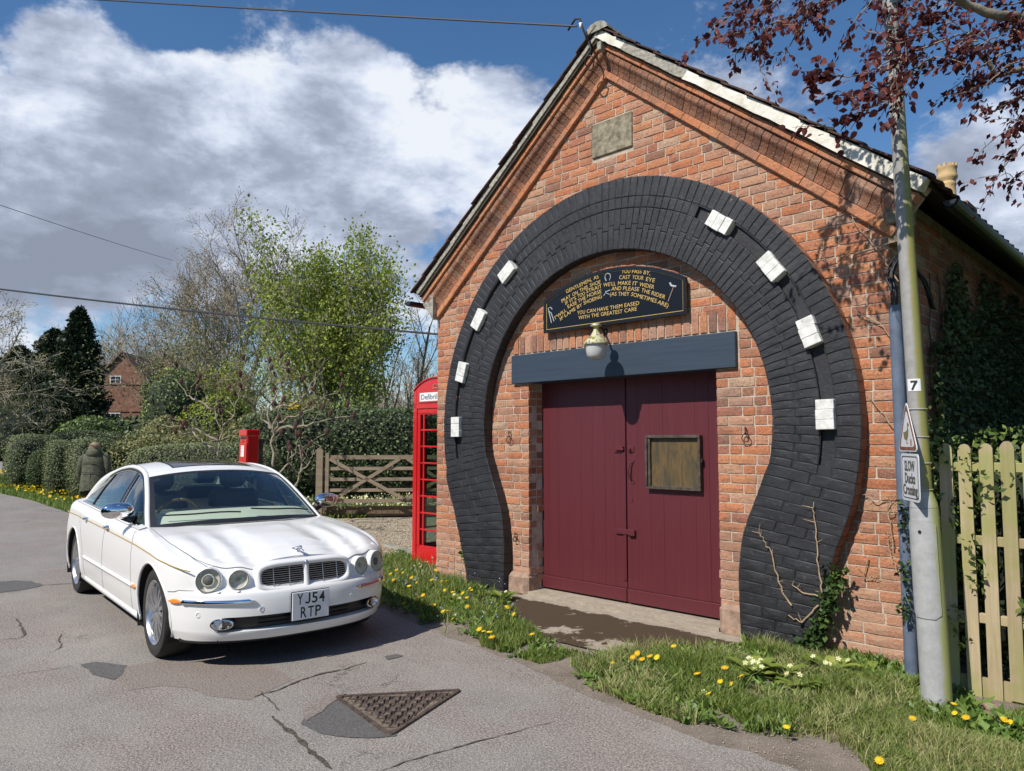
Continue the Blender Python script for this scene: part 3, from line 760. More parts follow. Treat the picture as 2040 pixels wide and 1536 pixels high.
# rows across the arch: two inner rows, the nail groove, one outer row
rows = [(0, .335), (.342, .565), (.572, .722), (.729, 1.0)]
pb = []
def isgroove(i):
    if i <= NL-1 or i >= NL+NA: # legs
        return (i >= NL-1) or False
    ang = -12+204*(i-NL+.5)/NA
    return (-12 < ang < 62) or (124 < ang < 192)
brk = []
for i in range(n-1):
    leg = i < NL or i >= NL+NA
    for r_, (a, b) in enumerate(rows):
        if r_ == 2 and not leg and isgroove(i): continue
        if r_ in (0, 1) and not leg:
            # headers and stretchers alternate: joint shifts between neighbours
            if i % 2: a, b = {0: (0, .27), 1: (.277, .565)}[r_]
        if leg:
            rws = [(0, .32), (.33, .66), (.67, 1.0)] if i % 2 else [(0, .5), (.51, 1.0)]
            if r_ >= len(rws): continue
            a, b = rws[r_]
            if i in (NL-1, NL+NA) and False: continue
        brk.append((i, a, b, leg))
def prism_brick(i, a, b, y, dep, gap=.004, rnd_=.0035, outer=False):
    P = SI[i].lerp(SO[i], a); Q = SI[i].lerp(SO[i], b); P2 = SI[i+1].lerp(SO[i+1], a); Q2 = SI[i+1].lerp(SO[i+1], b)
    t = (P2-P).normalized()*gap/2; t2 = (Q2-Q).normalized()*gap/2
    c4 = [P+t, Q+t2, Q2-t2, P2-t]; c = sum(c4, Vector((0, 0)))/4
    e = .007
    fr = []
    for k in range(4):
        u0 = c4[k]; u1 = c4[(k+1) % 4]
        fr.append(u0)
        fr.append((u0+u1)/2)
    V = []
    for k, p in enumerate(fr):  # bevelled rim
        q = p+(c-p).normalized()*e; V.append((q.x, y+rr.uniform(-rnd_, rnd_)*.6, q.y))
    for p in fr: V.append((p.x+rr.uniform(-1, 1)*.0012, y+.005, p.y+rr.uniform(-1, 1)*.0012))
    for p in fr: V.append((p.x, y+dep, p.y))
    V.append((c.x, y-rr.uniform(0, rnd_), c.y))
    F = [(24, k, (k+1) % 8) for k in range(8)]+[(k, 8+k, 8+(k+1) % 8, (k+1) % 8) for k in range(8)]+[(8+k, 16+k, 16+(k+1) % 8, 8+(k+1) % 8) for k in range(8)]
    F = [f[::-1] for f in F]
    fm = [0]*24
    if b > .99 and not outer:
        fm[16+2] = fm[16+3] = 1
    return V, F, fm
brk.sort(key=lambda q: (SI[q[0]].x-CAMP.x)**2+(SI[q[0]].y-CAMP.z)**2)
bs = MB()
for k, (i, a, b, leg) in enumerate(brk):
    legz = SI[i].y < .9
    y = PR+rr.uniform(-.0018, .0018)*(1.6 if legz else 1)
    V, F, fm = prism_brick(i, a, b, y, .09 if b > .99 or a < .01 else .06, .003 if not legz else .004, .0018 if not legz else .004)
    if b > .99 or a < .01: V = [v if j < 16 or j == 24 else (v[0], -.004, v[2]) for j, v in enumerate(V)]
    cx = sum(v[0] for v in V)/25; cz = sum(v[2] for v in V)/25
    if k < 300:
        link('painted_brick', mesh('painted_brick', [(v[0]-cx, v[1], v[2]-cz) for v in V], F, [M['black_paint'], M['brick_brown']], False, fm), horse, loc=(cx-AX, 0, cz))
    else:
        bs.tint = rr.random()+1e-3; b0 = len(bs.M); bs.add(V, F); bs.M[b0:] = fm
o = link('painted_brickwork', mesh('painted_brickwork', [(v[0]-AX, v[1], v[2]) for v in bs.V], bs.F, [M['black_paint'], M['brick_brown']], False, bs.M, bs.T), horse); o['kind'] = 'stuff'
# groove floor
gb = MB()
for (a0, a1) in ((-12, 62), (124, 192)):
    Pg = []; Qg = []
    for k in range(30):
        t = R(a0+(a1-a0)*k/29); Pg.append(Vector((HC[0]+math.cos(t)*2.0, HC[1]+math.sin(t)*2.0))); Qg.append(Vector((HC[0]+math.cos(t)*2.13, HC[1]+math.sin(t)*2.13)))
    gb = MB(); ringband(gb, Pg, Qg, PR+.034, PR+.065); gb.build('nail_groove', M['black_paint'], horse)
# white nail blocks, three bricks each
for a in (0.8, 18.6, 35.8, 53.2, 127.6, 145.4, 162.9, 180.2):
    t = R(a); rad = Vector((math.cos(t), math.sin(t))); tan = Vector((-math.sin(t), math.cos(t))); c0 = Vector(HC)+rad*2.058
    nb = MB()
    for k in (-1, 0, 1):
        q = c0+tan*k*.0745
        Mx = Matrix(((rad.x, 0, tan.x, q.x), (0, 1, 0, 0), (rad.y, 0, tan.y, q.y), (0, 0, 0, 1)))
        j = rr.uniform(-.004, .004)
        nb.box((-.067+j, PR-.045+j, -.0368), (.067+j, PR+.05, .0368), Mx, bev=.0035)
    cx, cz = c0.x, c0.y
    nb.build('nail_block', M['white_block'], horse)

# stone plaque, padstones
pq = MB(); pq.box((2.36, -.012, 4.365), (2.84, .05, 4.71), bev=.008); pq.build('stone_plaque', M['stone'], smithy)
for (x0, x1, z1) in ((1.20, 1.50, .21), (3.655, 3.92, .24)):
    ps = MB(); ps.box((x0, -.05, -.03), (x1, .2, z1), bev=.04); ps.build('padstone', M['stonepink'], smithy)
lb = MB(); lb.box((1.27, -.035, 2.185), (3.86, .2, 2.487), bev=.004); lb.build('lintel', M['lintel'], smithy)

# raking cornice
def rk(side, s, p, Y):
    p = p*(1-.17*max(0., min(1.1, 1-s/3.2)))
    return (AX+side*(s*cs+p*sn), Y, AZ-s*sn+p*cs)
SMAX = 2.5/cs+.02
corn = empty('raking_cornice', (0, 0, 0)); corn.parent = smithy; corn.location = (0, 0, AZ)
def cpiece(side, s0, s1, prof, name, mat, dy=0):
    mb = MB(); m = len(prof)
    V = [rk(side, s0+(p*math.tan(SL)*0), p, Y+dy) for p, Y in prof]+[rk(side, s1, p, Y+dy) for p, Y in prof]
    F = [tuple(range(m)), tuple(range(2*m-1, m-1, -1))]+[(k, m+k, m+(k+1) % m, (k+1) % m) for k in range(m)]
    if side < 0: F = [f[::-1] for f in F]
    c = Vector([sum(v[j] for v in V)/len(V) for j in range(3)])
    V = [(v[0]-c.x, v[1]-c.y, v[2]-c.z) for v in V]
    link(name, mesh(name, V, F, mat), corn, loc=(c.x-AX, c.y, c.z-AZ))
mold = [(.0, .02), (.0, -.030), (.008, -.038), (.066, -.038), (.074, -.030), (.074, .02)]
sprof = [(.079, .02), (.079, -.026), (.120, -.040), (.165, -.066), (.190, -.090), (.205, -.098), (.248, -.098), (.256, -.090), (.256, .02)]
band = [(.263, .02), (.263, -.112), (.270, -.12), (.318, -.12), (.325, -.112), (.325, .02)]
for side in (1, -1):
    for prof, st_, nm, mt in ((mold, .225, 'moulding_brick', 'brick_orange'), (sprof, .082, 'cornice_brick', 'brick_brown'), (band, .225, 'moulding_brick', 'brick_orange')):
        pm = (prof[0][0]+prof[-2][0])/2; s = -prof[-1][0]*math.tan(SL)+.002
        while s < SMAX:
            e = min(s+st_, SMAX+.02); cpiece(side, s+.003, e-.003, prof, nm, M[mt], rr.uniform(-.003, .003)); s = e
    cb = MB(); prof = [(.0, .1), (.0, -.008), (.14, -.02), (.26, -.06), (.33, -.085), (.40, -.10), (.40, .1)]; m = len(prof)
    V = [rk(side, -.5, p, Y) for p, Y in prof]; V = [((max(v[0], AX) if side > 0 else min(v[0], AX)), v[1], v[2]-(abs(v[0]-AX)*math.tan(SL) if side*(v[0]-AX) < 0 else 0)) for v in V]
    V += [rk(side, SMAX, p, Y) for p, Y in prof]
    F = [(k, m+k, m+(k+1) % m, (k+1) % m) for k in range(m)]+[tuple(range(m, 2*m))]
    cb.add(V, F); cb.build('cornice_bed', M['mortar'], corn)
# verge fillet: cement on the left, white render on the right with a bare stretch by the apex
def vstrip(side, s0, s1, mat, p0=.335, p1=.430, Y=-.165, name='verge_fillet', n=14):
    mb = MB(); V = []
    for k in range(n+1):
        s = s0+(s1-s0)*k/n
        j = rr.uniform(-.006, .006); j2 = rr.uniform(-.008, .008)
        V += [rk(side, s, p0+j, Y+.02), rk(side, s, p0+j, Y), rk(side, s, p1+j2, Y+.012), rk(side, s, p1+j2, Y+.10), rk(side, s, p0+.02, Y+.14)]
    F = [(5*k+a, 5*k+(a+1) % 5, 5*k+5+(a+1) % 5, 5*k+5+a) for k in range(n) for a in range(5)]+[(0, 1, 2, 3, 4), tuple(5*n+a for a in (4, 3, 2, 1, 0))]
    if side > 0: F = [f[::-1] for f in F]
    mb.add(V, F); return mb.build(name, mat, smithy)
tm = math.tan(SL)
vstrip(1, -.28, .12, M['render_white']); vstrip(1, .12, .95, M['cement']); vstrip(1, .95, SMAX+.02, M['render_white'])
vstrip(-1, -.28, SMAX+.0, M['cement'], p0=.36)
for side in (1, -1):   # dark soffit board behind the fillet
    mb = MB(); m = 4; prof = [(.327, -.150), (.345, -.150), (.345, .1), (.327, .1)]
    V = [rk(side, -.27, p, Y) for p, Y in prof]+[rk(side, SMAX+.0, p, Y) for p, Y in prof]
    mb.add(V, [(k, m+k, m+(k+1) % m, (k+1) % m) for k in range(m)]+[(0, 1, 2, 3), (7, 6, 5, 4)]); mb.build('soffit_board', M['barkdark'], smithy)
# roof: courses of pantiles, the verge column tile by tile
roof = empty('roof', (0, 0, 0)); roof.parent = smithy; roof.location = (0, 0, AZ)
def tilecourse(side, s0, s1, y0, y1, n):
    V = []; 
    for k in range(n+1):
        Y = y0+(y1-y0)*k/n; wv = .012*math.sin(2*math.pi*Y/.21)
        for (s, p) in ((s0, .428), (s0, .440), (s1, .460), (s1, .446)): V.append(rk(side, s, p+wv+.004, Y))
    F = [(4*k+a, 4*k+(a+1) % 4, 4*k+4+(a+1) % 4, 4*k+4+a) for k in range(n) for a in range(4)]+[(0, 1, 2, 3), tuple(4*n+a for a in (3, 2, 1, 0))]
    return V, F
for side in (1, -1):
    rs = MB(); s = -.30
    while s < SMAX-.22:
        e = s+.31
        V, F = tilecourse(side, s, e, -.185+rr.uniform(-.012, .012), .03, 4); c = Vector(V[0])
        link('roof_tile', mesh('roof_tile', [tuple(Vector(v)-c) for v in V], F, M['tile']), roof, loc=(c.x-AX, c.y, c.z-AZ))
        V, F = tilecourse(side, s, e, .033, SD+.1, 170); rs.add(V, F); s += .275
    o = rs.build('tiling', M['tile'], roof); o['kind'] = 'stuff'
rd = MB()
for k in range(22):
    y0 = -.19+k*.42; V = []
    for yy in (y0, y0+.41):
        for j in range(9):
            t = math.pi*j/8; V.append((AX+.14*math.cos(t), yy, AZ+.400+.095*math.sin(t)+(.004 if yy > y0 else .012)))
    F = [(j, j+1, 10+j, 9+j) for j in range(8)]+[tuple(range(8, -1, -1))]
    c = V[0]; link('ridge_tile', mesh('ridge_tile', [(v[0]-c[0], v[1]-c[1], v[2]-c[2]) for v in V], F, M['cement'] if k == 0 else M['tile']), roof, loc=(c[0]-AX, c[1], c[2]-AZ))
# underside boarding and eaves
for side in (1, -1):
    eb = MB(); a = rk(side, -.2, .40, 0); b = rk(side, SMAX+.02, .40, 0)
    V = [(a[0], .02, a[2]), (b[0], .02, b[2]), (b[0], SD, b[2]), (a[0], SD, a[2])]; V += [(v[0], v[1], v[2]+.05) for v in V]
    eb.add(V, [(0, 1, 2, 3), (7, 6, 5, 4), (1, 5, 6, 2), (0, 4, 5, 1)]); eb.build('roof_deck', M['barkdark'], smithy)
    gt = MB(); ex = AX+side*2.88; ez = rk(side, SMAX+.02, .36, 0)[2]-.055
    V = []; 
    for yy in (-.20 if side < 0 else .10, SD):
        for rad in (.055, .047):
            for j in range(9):
                t = math.pi+math.pi*j/8; V.append((ex+rad*math.cos(t), yy, ez+rad*math.sin(t)))
    F = [(j, j+1, 18+j+1, 18+j) for j in range(8)]+[(9+j+1, 9+j, 27+j, 27+j+1) for j in range(8)]+[(j, 9+j, 10+j, j+1) for j in range(8)]+[tuple(range(9))]
    gt.add(V, F); gt.build('gutter', M['gutter'], smithy)
# kneelers closing the cornice ends
kn = MB(); kn.prism([(-.16, 3.22), (.03, 3.02), (.03, 3.30), (-.10, 3.34)], -.10, .12); kn.build('kneeler', M['cement'], smithy)
kn = MB(); kn.box((W_+.0, -.02, 3.00), (W_+.08, .14, 3.13), bev=.01); kn.box((W_+.0, -.06, 3.135), (W_+.15, .14, 3.26), bev=.01); kn.build('kneeler', M['stone'], smithy)
# chimney at the rear
ch = MB(); ch.box((3.33, 8.0, 4.2), (3.83, 8.55, 5.42), bev=.01); ch.box((3.29, 7.96, 5.42), (3.87, 8.59, 5.50)); chs = ch.build('chimney', M['brick'], smithy)
cp_ = MB(); Mx = Matrix.Translation((3.56, 8.1, 5.50)); cp_.lathe([(.150, 0), (.145, .06), (.128, .08), (.120, .34), (.126, .36), (.126, .385), (.118, .40), (.122, .42), (.150, .46), (.156, .50), (.146, .53), (.146, .62), (.156, .64), (.156, .66), (.12, .66), (.11, .3)], 20, Mx)
for k in range(12):
    t = 2*math.pi*k/12; q = Vector((3.56+.135*math.cos(t), 8.1+.135*math.sin(t), 6.16)); cp_.beam(q, q+Vector((0, 0, .045)), .036, .036, up=(math.cos(t), math.sin(t), 0))
M['buff'] = flat('buff_terracotta', (.62, .43, .20), .8, 0, .12, 15); cp_.build('chimney_pot', M['buff'], chs, smooth=40)

# ---- doors
rr = random.Random(5)
DY = .215; DZ0, DZ1 = .055, 2.20
dmid = onw(1250, 1100, DY)[0]
for (x0, x1, nm) in ((DX0-.06, dmid-.004, 'left'), (dmid+.004, DX1+.10, 'right')):
    d = empty('door', (0, 0, 0)); d.parent = smithy; d.location = ((x0+x1)/2-AX, DY, DZ0)
    npk = 8; wdt = (x1-x0)/npk; x = x0
    ws = [rr.uniform(.85, 1.15) for _ in range(npk)]; ws = [q*(x1-x0)/sum(ws) for q in ws]
    for q in ws:
        mb = MB(); dy = rr.uniform(-.0008, .0008)
        mb.box((x+.0004, DY+dy, DZ0+.125), (x+q-.0004, DY+.03, DZ1), bev=.0009); mb.build('plank', M['maroon'], d); x += q
    mb = MB(); mb.box((x0+.001, DY-.018, DZ0), (x1-.001, DY+.03, DZ0+.122), bev=.004); mb.build('bottom_rail', M['maroon'], d)
    if nm == 'left':
        bk = MB(); bk.box((x1-.13, DY-.012, 1.465), (x1-.005, DY, 1.525), bev=.003); bk.box((x1-.105, DY-.03, 1.485), (x1-.012, DY-.011, 1.508), bev=.004); bk.build('bolt', M['maroon'], d)
        mb = MB(); mb.box((x1-.035, DY-.012, .25), (x1+.0, DY, DZ1), bev=.003); mb.build('cover_strip', M['maroon'], d)
    else:
        bk = MB(); bk.box((x0+.02, DY-.01, 1.47), (x0+.09, DY, 1.53), bev=.003); bk.tube([(x0+.05, DY-.01, 1.50), (x0+.05, DY-.035, 1.495)], .012, 8); bk.build('bolt_keeper', M['maroon'], d)
        hp = [(x0+.07, DY-.002, 1.375), (x0+.055, DY-.03, 1.36), (x0+.045, DY-.045, 1.31), (x0+.045, DY-.045, 1.27), (x0+.055, DY-.03, 1.22), (x0+.07, DY-.002, 1.205)]
        bk = MB(); bk.tube(hp, [.006, .008, .009, .009, .008, .006], 8); bk.box((x0+.05, DY-.006, 1.37), (x0+.09, DY, 1.41), bev=.002); bk.box((x0+.05, DY-.006, 1.17), (x0+.09, DY, 1.21), bev=.002); bk.build('handle', M['maroon'], d, smooth=40)
        bk = MB(); bk.lathe([(.0, .004), (.018, .004), (.02, 0)], 14, Matrix.Translation((x0+.05, DY, 1.015)) @ Matrix.Rotation(R(90), 4, 'X'), sx=.8, sy=1.5); bk.build('keyhole_plate', M['maroon'], d, smooth=40)
        bk = MB(); bk.box((x0-.13, DY-.02, .685), (x0+.10, DY-.004, .735), bev=.003); bk.box((x0+.03, DY-.035, .68), (x0+.10, DY-.02, .74), bev=.004)
        for xx in (x0-.07, x0+.06): bk.lathe([(0, .008), (.008, .005), (.010, 0)], 8, Matrix.Translation((xx, DY-.02, .71)) @ Matrix.Rotation(R(90), 4, 'X'))
        bk.build('hasp', M['maroon'], d)
bk = MB(); bk.box((DX0-.2, .26, 0), (DX1+.2, .30, 2.4)); bk.build('door_backing', M['cable'], smithy)

# ---- notice case on the right door
nc0 = onw(1285, 868, DY-.05); nc1 = onw(1396, 978, DY-.05)
x0, x1, z0, z1 = nc0[0], nc1[0], nc1[1]-.005, nc0[1]+.005
nt_ = empty('notice_case', ((x0+x1)/2, DY, (z0+z1)/2), 'empty brown framed notice case with stained board on the maroon door', 'notice case')
mb = MB(); mb.box((x0+.03, DY-.022, z0+.03), (x1-.03, DY-.002, z1-.03)); mb.build('backing_board', M['board'], nt_)
for nm, a, b in (('frame_rail', (x0, DY-.06, z1-.028), (x1, DY-.002, z1)), ('frame_rail', (x0, DY-.05, z0), (x1, DY-.002, z0+.03)), ('frame_stile', (x0, DY-.06, z0+.031), (x0+.022, DY-.002, z1-.029)), ('frame_stile', (x0+.026, DY-.05, z0+.031), (x0+.05, DY-.002, z1-.029)), ('frame_stile', (x1-.022, DY-.055, z0+.031), (x1, DY-.002, z1-.029))):
    mb = MB(); mb.box(a, b, bev=.003); mb.build(nm, M['frame_brown'], nt_)
mb = MB(); mb.box((x1, DY-.045, (z0+z1)/2+.0), (x1+.015, DY-.015, (z0+z1)/2+.04), bev=.003); mb.build('catch', M['dark_metal'], nt_)

# ---- verse board
SY = -.055
def PX(u, v, Y=SY): return onw(u, v, Y)
vb = empty('verse_board', (2.56, SY, 2.72), 'black arch-topped board with a gilt verse about shoeing above the lintel', 'sign')
bx0, bx1, bz0, bz1, bzt = PX(1087, 659)[0], PX(1365, 624)[0], (PX(1087, 659)[1]+PX(1365, 624)[1])/2, (PX(1087, 607)[1]+PX(1365, 550)[1])/2, PX(1263, 529)[1]
def archpoly(i=0., n=24):
    pts = [(bx0+i, bz0+i), (bx1-i, bz0+i)]; mid = (bx0+bx1)/2; hw = (bx1-bx0)/2; sag = bzt-bz1; Rr_ = (hw*hw+sag*sag)/(2*sag); cz = bzt-Rr_
    Ri = Rr_-i; a = math.asin((hw-i)/Ri)
    for k in range(n+1):
        t = a-2*a*k/n; pts.append((mid+Ri*math.sin(t), cz+Ri*math.cos(t)))
    return pts
mb = MB(); mb.prism(archpoly(0), SY, -.004); mb.build('board', M['sign_black'], vb)
def outline(i0, i1, y0, y1, mat, name):
    a = archpoly(i0); b = archpoly(i1); m = len(a); mb = MB()
    V = [(x, y0, z) for x, z in a]+[(x, y0, z) for x, z in b]+[(x, y1, z) for x, z in a]+[(x, y1, z) for x, z in b]
    F = []
    for k in range(m):
        q = (k+1) % m; F += [(k, q, m+q, m+k), (k, 2*m+k, 2*m+q, q), (m+k, m+q, 3*m+q, 3*m+k)]
    mb.add(V, F); mb.build(name, mat, vb)
outline(-.018, .012, SY-.012, SY+.01, M['blackgloss'], 'frame')
outline(.015, .0195, SY-.003, SY, M['gold'], 'gilt_line')
def txtline(s, u0, v0, u1, v1, h, curve=0.):
    """one word or line from pixel start to pixel end on the board, cap height h metres"""
    a = Vector(PX(u0, v0)); b = Vector(PX(u1, v1)); L = (b-a).length; th = math.atan2(b.y-a.y, b.x-a.x)
    me = text_mesh(s, h/.70, M['gold'], .0006, bold=0); w0, w1 = twidth(me); k = L/(w1-w0)
    for v in me.vertices: v.co.x = (v.co.x-w0)*k
    link('lettering', me, vb, loc=(a.x-2.56, -.004, a.y-2.72), rot=(R(90), -th, 0))
Z = lambda x, y: (1060+x/4.636, 500+y/4.636)
def words(lst, h):
    for s, x0, y0, x1, y1 in lst: txtline(s, *Z(x0, y0), *Z(x1, y1), h)
words([('GENTLEMEN,', 320, 392, 555, 278), ('AS', 572, 268, 618, 252), ('PRAY', 280, 480, 362, 428), ('ON', 378, 420, 428, 396), ('THIS', 445, 384, 520, 345), ('SHOE', 538, 335, 636, 300),
       ('IF', 312, 500, 338, 488), ("IT'S", 355, 478, 412, 448), ('TOO', 425, 436, 494, 404), ('STRAIT', 505, 390, 648, 340), ('EASE', 335, 532, 418, 490), ('THE', 430, 480, 500, 445), ('HORSE', 512, 432, 645, 388),
       ("T'WILL", 212, 640, 322, 556), ('IF', 265, 645, 296, 625), ('LAME', 308, 612, 408, 545), ('BY', 422, 535, 468, 510), ('SHOEING', 480, 498, 648, 434),
       ('YOU', 828, 208, 908, 204), ('PASS', 924, 206, 1012, 208), ('BY,', 1030, 214, 1092, 224), ('CAST', 806, 262, 908, 258), ('YOUR', 925, 258, 1030, 268), ('EYE', 1052, 276, 1132, 292),
       ("WE'LL", 660, 332, 775, 318), ('MAKE', 795, 316, 912, 312), ('IT', 930, 316, 972, 320), ('WIDER', 990, 324, 1126, 352), ('AND', 735, 366, 825, 362), ('PLEASE', 842, 362, 990, 372), ('THE', 1008, 378, 1086, 400), ('RIDER', 1102, 404, 1226, 446),
       ('(AS', 722, 416, 782, 414), ('THEY', 796, 414, 900, 414), ('SOMETIMES', 914, 414, 1148, 480), ('ARE)', 1158, 486, 1255, 524),
       ('YOU', 420, 588, 492, 578), ('CAN', 508, 574, 590, 562), ('HAVE', 604, 560, 706, 545), ('THEM', 722, 542, 836, 524), ('EASED', 856, 520, 992, 498), ('WITH', 432, 634, 532, 620), ('THE', 550, 616, 622, 604), ('GREATEST', 638, 602, 838, 574), ('CARE', 856, 570, 970, 550)], .0365)
# painted horseshoe, hammer and tongs
def strip_on(pts, wd, mat, name):
    mb = MB()
    P = [PX(*Z(*p)) for p in pts]
    mb.tube([(x, SY-.004, z) for x, z in P], wd, 6); mb.build(name, mat, vb)
strip_on([(688, 278), (676, 250), (680, 222), (700, 208), (722, 214), (728, 240), (718, 272)], .0045, M['silver'], 'painted_horseshoe')
strip_on([(1310, 335), (1285, 400), (1260, 468)], .006, flat('hammer_handle', (.35, .22, .2), .5), 'painted_hammer')
strip_on([(1275, 295), (1290, 322), (1335, 330)], .009, M['silver'], 'painted_hammer')
strip_on([(190, 540), (172, 520), (152, 530), (160, 570), (182, 665)], .0045, M['silver'], 'painted_tongs')
strip_on([(160, 560), (180, 575), (205, 650)], .0045, M['silver'], 'painted_tongs')
strip_on([(665, 415), (690, 375), (725, 362)], .005, M['silver'], 'painted_pincers')
strip_on([(680, 370), (692, 392), (718, 402)], .003, M['silver'], 'painted_pincers')

# ---- wall lamp
LX, LY = 2.61, -.29
lamp = empty('wall_lamp', (2.52, 0, 2.62), 'old enamel wall lamp with ribbed glass bowl hanging over the doors', 'lamp')
mb = MB(); mb.lathe([(.0, .028), (.028, .024), (.034, 0)], 16, Matrix.Translation((2.50, 0, 2.625)) @ Matrix.Rotation(R(90), 4, 'X')); mb.tube([(2.50, -.02, 2.625), (2.52, -.10, 2.655), (2.56, -.2, 2.668), (LX, LY, 2.655), (LX, LY, 2.60)], .011, 8); mb.build('bracket', M['dark_metal'], lamp, smooth=40)
def lichen():
    m, nt, b = newmat('lichened_enamel')
    c = nramp(nt, noise(nt, 26, 5, .7), [(.40, (.03, .035, .04)), (.46, (.45, .42, .10)), (.56, (.55, .52, .42)), (.66, (.10, .12, .10))]); setc(nt, b, c); b.inputs['Roughness'].default_value = .5; return m
Mx = Matrix.Translation((LX, LY, 0))
mb = MB(); mb.lathe([(.0, 2.66), (.045, 2.655), (.05, 2.635), (.022, 2.625), (.026, 2.59), (.04, 2.565), (.05, 2.545), (.08, 2.52), (.111, 2.485), (.116, 2.47), (.111, 2.46), (.09, 2.47), (0, 2.48)], 28, Mx); mb.build('shade', lichen(), lamp, smooth=50)
m, nt, b = newmat('frosted_glass'); setc(nt, b, (.62, .62, .60)); b.inputs['Roughness'].default_value = .35; b.inputs['Transmission Weight'].default_value = .25; b.inputs['Subsurface Weight'].default_value = .2; M['frost'] = m
mb = MB(); pr = [(.092, 2.462), (.093, 2.44), (.091, 2.40), (.083, 2.36), (.066, 2.335), (.03, 2.325), (.0, 2.323)]; n_ = 64; V = []
for (r_, z_) in pr:
    for k in range(n_):
        t = 2*math.pi*k/n_; q = r_*(1+(.022 if k % 2 else -.012)*(z_ > 2.34)); V.append((LX+q*math.cos(t), LY+q*math.sin(t), z_))
mb.add(V, [(i*n_+k, (i+1)*n_+k, (i+1)*n_+(k+1) % n_, i*n_+(k+1) % n_) for i in range(len(pr)-1) for k in range(n_)]); mb.build('glass_bowl', M['frost'], lamp, smooth=True)

# ---- tethering rings
for (u, v, lab) in ((1014, 868, 'rusty tethering ring and staple on the brick pier left of the doors'), (1484, 862, 'rusty tethering ring and staple on the brick pier right of the doors'), (1026, 1068, 'small iron ring low on the brick pier left of the doors')):
    x, z = onw(u, v, -.02); t = empty('tether_ring', (x, 0, z), lab, 'iron ring')
    mb = MB(); s = .75 if v > 1000 else 1
    mb.tube([(x, .0, z+.035*s), (x+.01, -.035, z+.045*s), (x+.018, -.04, z+.01*s), (x+.01, -.03, z-.015*s), (x, .0, z-.01*s)], .005, 6); mb.build('staple', M['dark_metal'], t, smooth=40)
    mb = MB(); mb.tube([(x+.01+.032*s*math.cos(q*math.pi/7), -.03-.006*math.sin(q), z-.04*s+.036*s*math.sin(q*math.pi/7)) for q in range(15)], .0045, 6); mb.build('ring', M['dark_metal'], t, smooth=40)
# ------------------------------------------------------------ the white saloon car
def glassmat(name, tint, refl=1.45, rough=0.0):
    m, nt, b = newmat(name); nt.nodes.remove(b)
    t = nt.nodes.new('ShaderNodeBsdfTransparent'); t.inputs[0].default_value = (*tint, 1)
    g_ = nt.nodes.new('ShaderNodeBsdfGlossy'); g_.inputs['Roughness'].default_value = rough; g_.inputs[0].default_value = (1, 1, 1, 1)
    lw = nt.nodes.new('ShaderNodeLayerWeight'); lw.inputs[0].default_value = .5; F0 = ((refl-1)/(refl+1))**2
    class f_: pass
    f = f_(); f.outputs = [nmath(nt, 'ADD', nmath(nt, 'MULTIPLY', nmath(nt, 'POWER', lw.outputs['Facing'], 4.0), 1-F0), F0)]
    mxs = nt.nodes.new('ShaderNodeMixShader'); nt.links.new(f.outputs[0], mxs.inputs[0]); nt.links.new(t.outputs[0], mxs.inputs[1]); nt.links.new(g_.outputs[0], mxs.inputs[2])
    nt.links.new(mxs.outputs[0], nt.nodes['Material Output'].inputs[0]); return m
M['glass'] = glassmat('car_glass', (.74, .82, .78), 1.7)
M['sideglass'] = glassmat('tinted_side_glass', (.26, .32, .29), 1.45)
M['clearglass'] = glassmat('clear_lens', (.86, .86, .80), 1.55)
M['boxglass'] = glassmat('kiosk_glass', (.72, .78, .74), 1.4)
M['carwhite'] = flat('white_car_paint', (.80, .795, .775), .32, 0, .0, 3, coat=.7)
m = M['carwhite']; m.node_tree.nodes['Principled BSDF'].inputs['Coat Roughness'].default_value = .10
M['chrome'] = flat('chrome', (.80, .80, .82), .05, 1.0, 0, 3)
M['alloy'] = flat('alloy_wheel', (.62, .62, .64), .28, .9, .04, 12)
M['tyre'] = flat('tyre_rubber', (.028, .027, .026), .8, 0, .2, 30, .4, 60)
M['trimblack'] = flat('black_trim', (.015, .015, .017), .4, 0, 0, 3)
M['wellblack'] = flat('dark_underbody', (.012, .012, .012), .9, 0, 0, 3)
M['amber'] = flat('amber_lens', (.75, .22, .02), .2, 0, 0, 3, coat=.5)
M['goldline'] = flat('gold_coachline', (.38, .26, .08), .4, 0, 0, 3)
M['cabin'] = flat('cream_trim', (.80, .78, .66), .6, 0, .05, 3)
M['seat'] = flat('charcoal_leather', (.07, .07, .075), .5, 0, .1, 8)
M['bowl'] = flat('headlamp_reflector', (.86, .85, .78), .3, .0, .22, 60)
M['plate'] = flat('number_plate_white', (.74, .75, .76), .4, 0, 0, 3)
M['shut'] = flat('panel_gap', (.16, .16, .165), .7, 0, 0, 3)

KC = .957
pf = ground(303, 1309); pr_ = ground(149, 1180)
cdir = Vector((pf[0]-pr_[0], pf[1]-pr_[1], 0)).normalized(); cleft = Vector((-cdir.y, cdir.x, 0))
corg = Vector((pf[0], pf[1], 0))+cleft*.885*KC
car = empty('parked_car', tuple(corg), 'white four-door saloon with chrome mirrors and round twin headlights parked before the forge', 'car', rz=math.atan2(cdir.y, cdir.x)); car.scale = (KC, KC, KC)
NOSE, TAIL = .845, -4.20; WB = -3.150; RW = .335; RA = .378
def itp(x, xs, ys): return float(np.interp(x, xs, ys))
def smooth(a, b, x):
    t = min(1, max(0, (x-a)/(b-a))); return t*t*(3-2*t)
def WZ(z): return itp(z, [.15, .2, .27, .35, .48, .62, .72, .85, .95, 1.02], [.850, .872, .902, .915, .925, .930, .927, .912, .893, .875])
def XN(z): return itp(z, [.15, .19, .25, .33, .42, .50, .535, .552, .572, .60, .66, .72, .78], [.76, .795, .832, .844, .845, .836, .824, .805, .768, .756, .735, .705, .66])
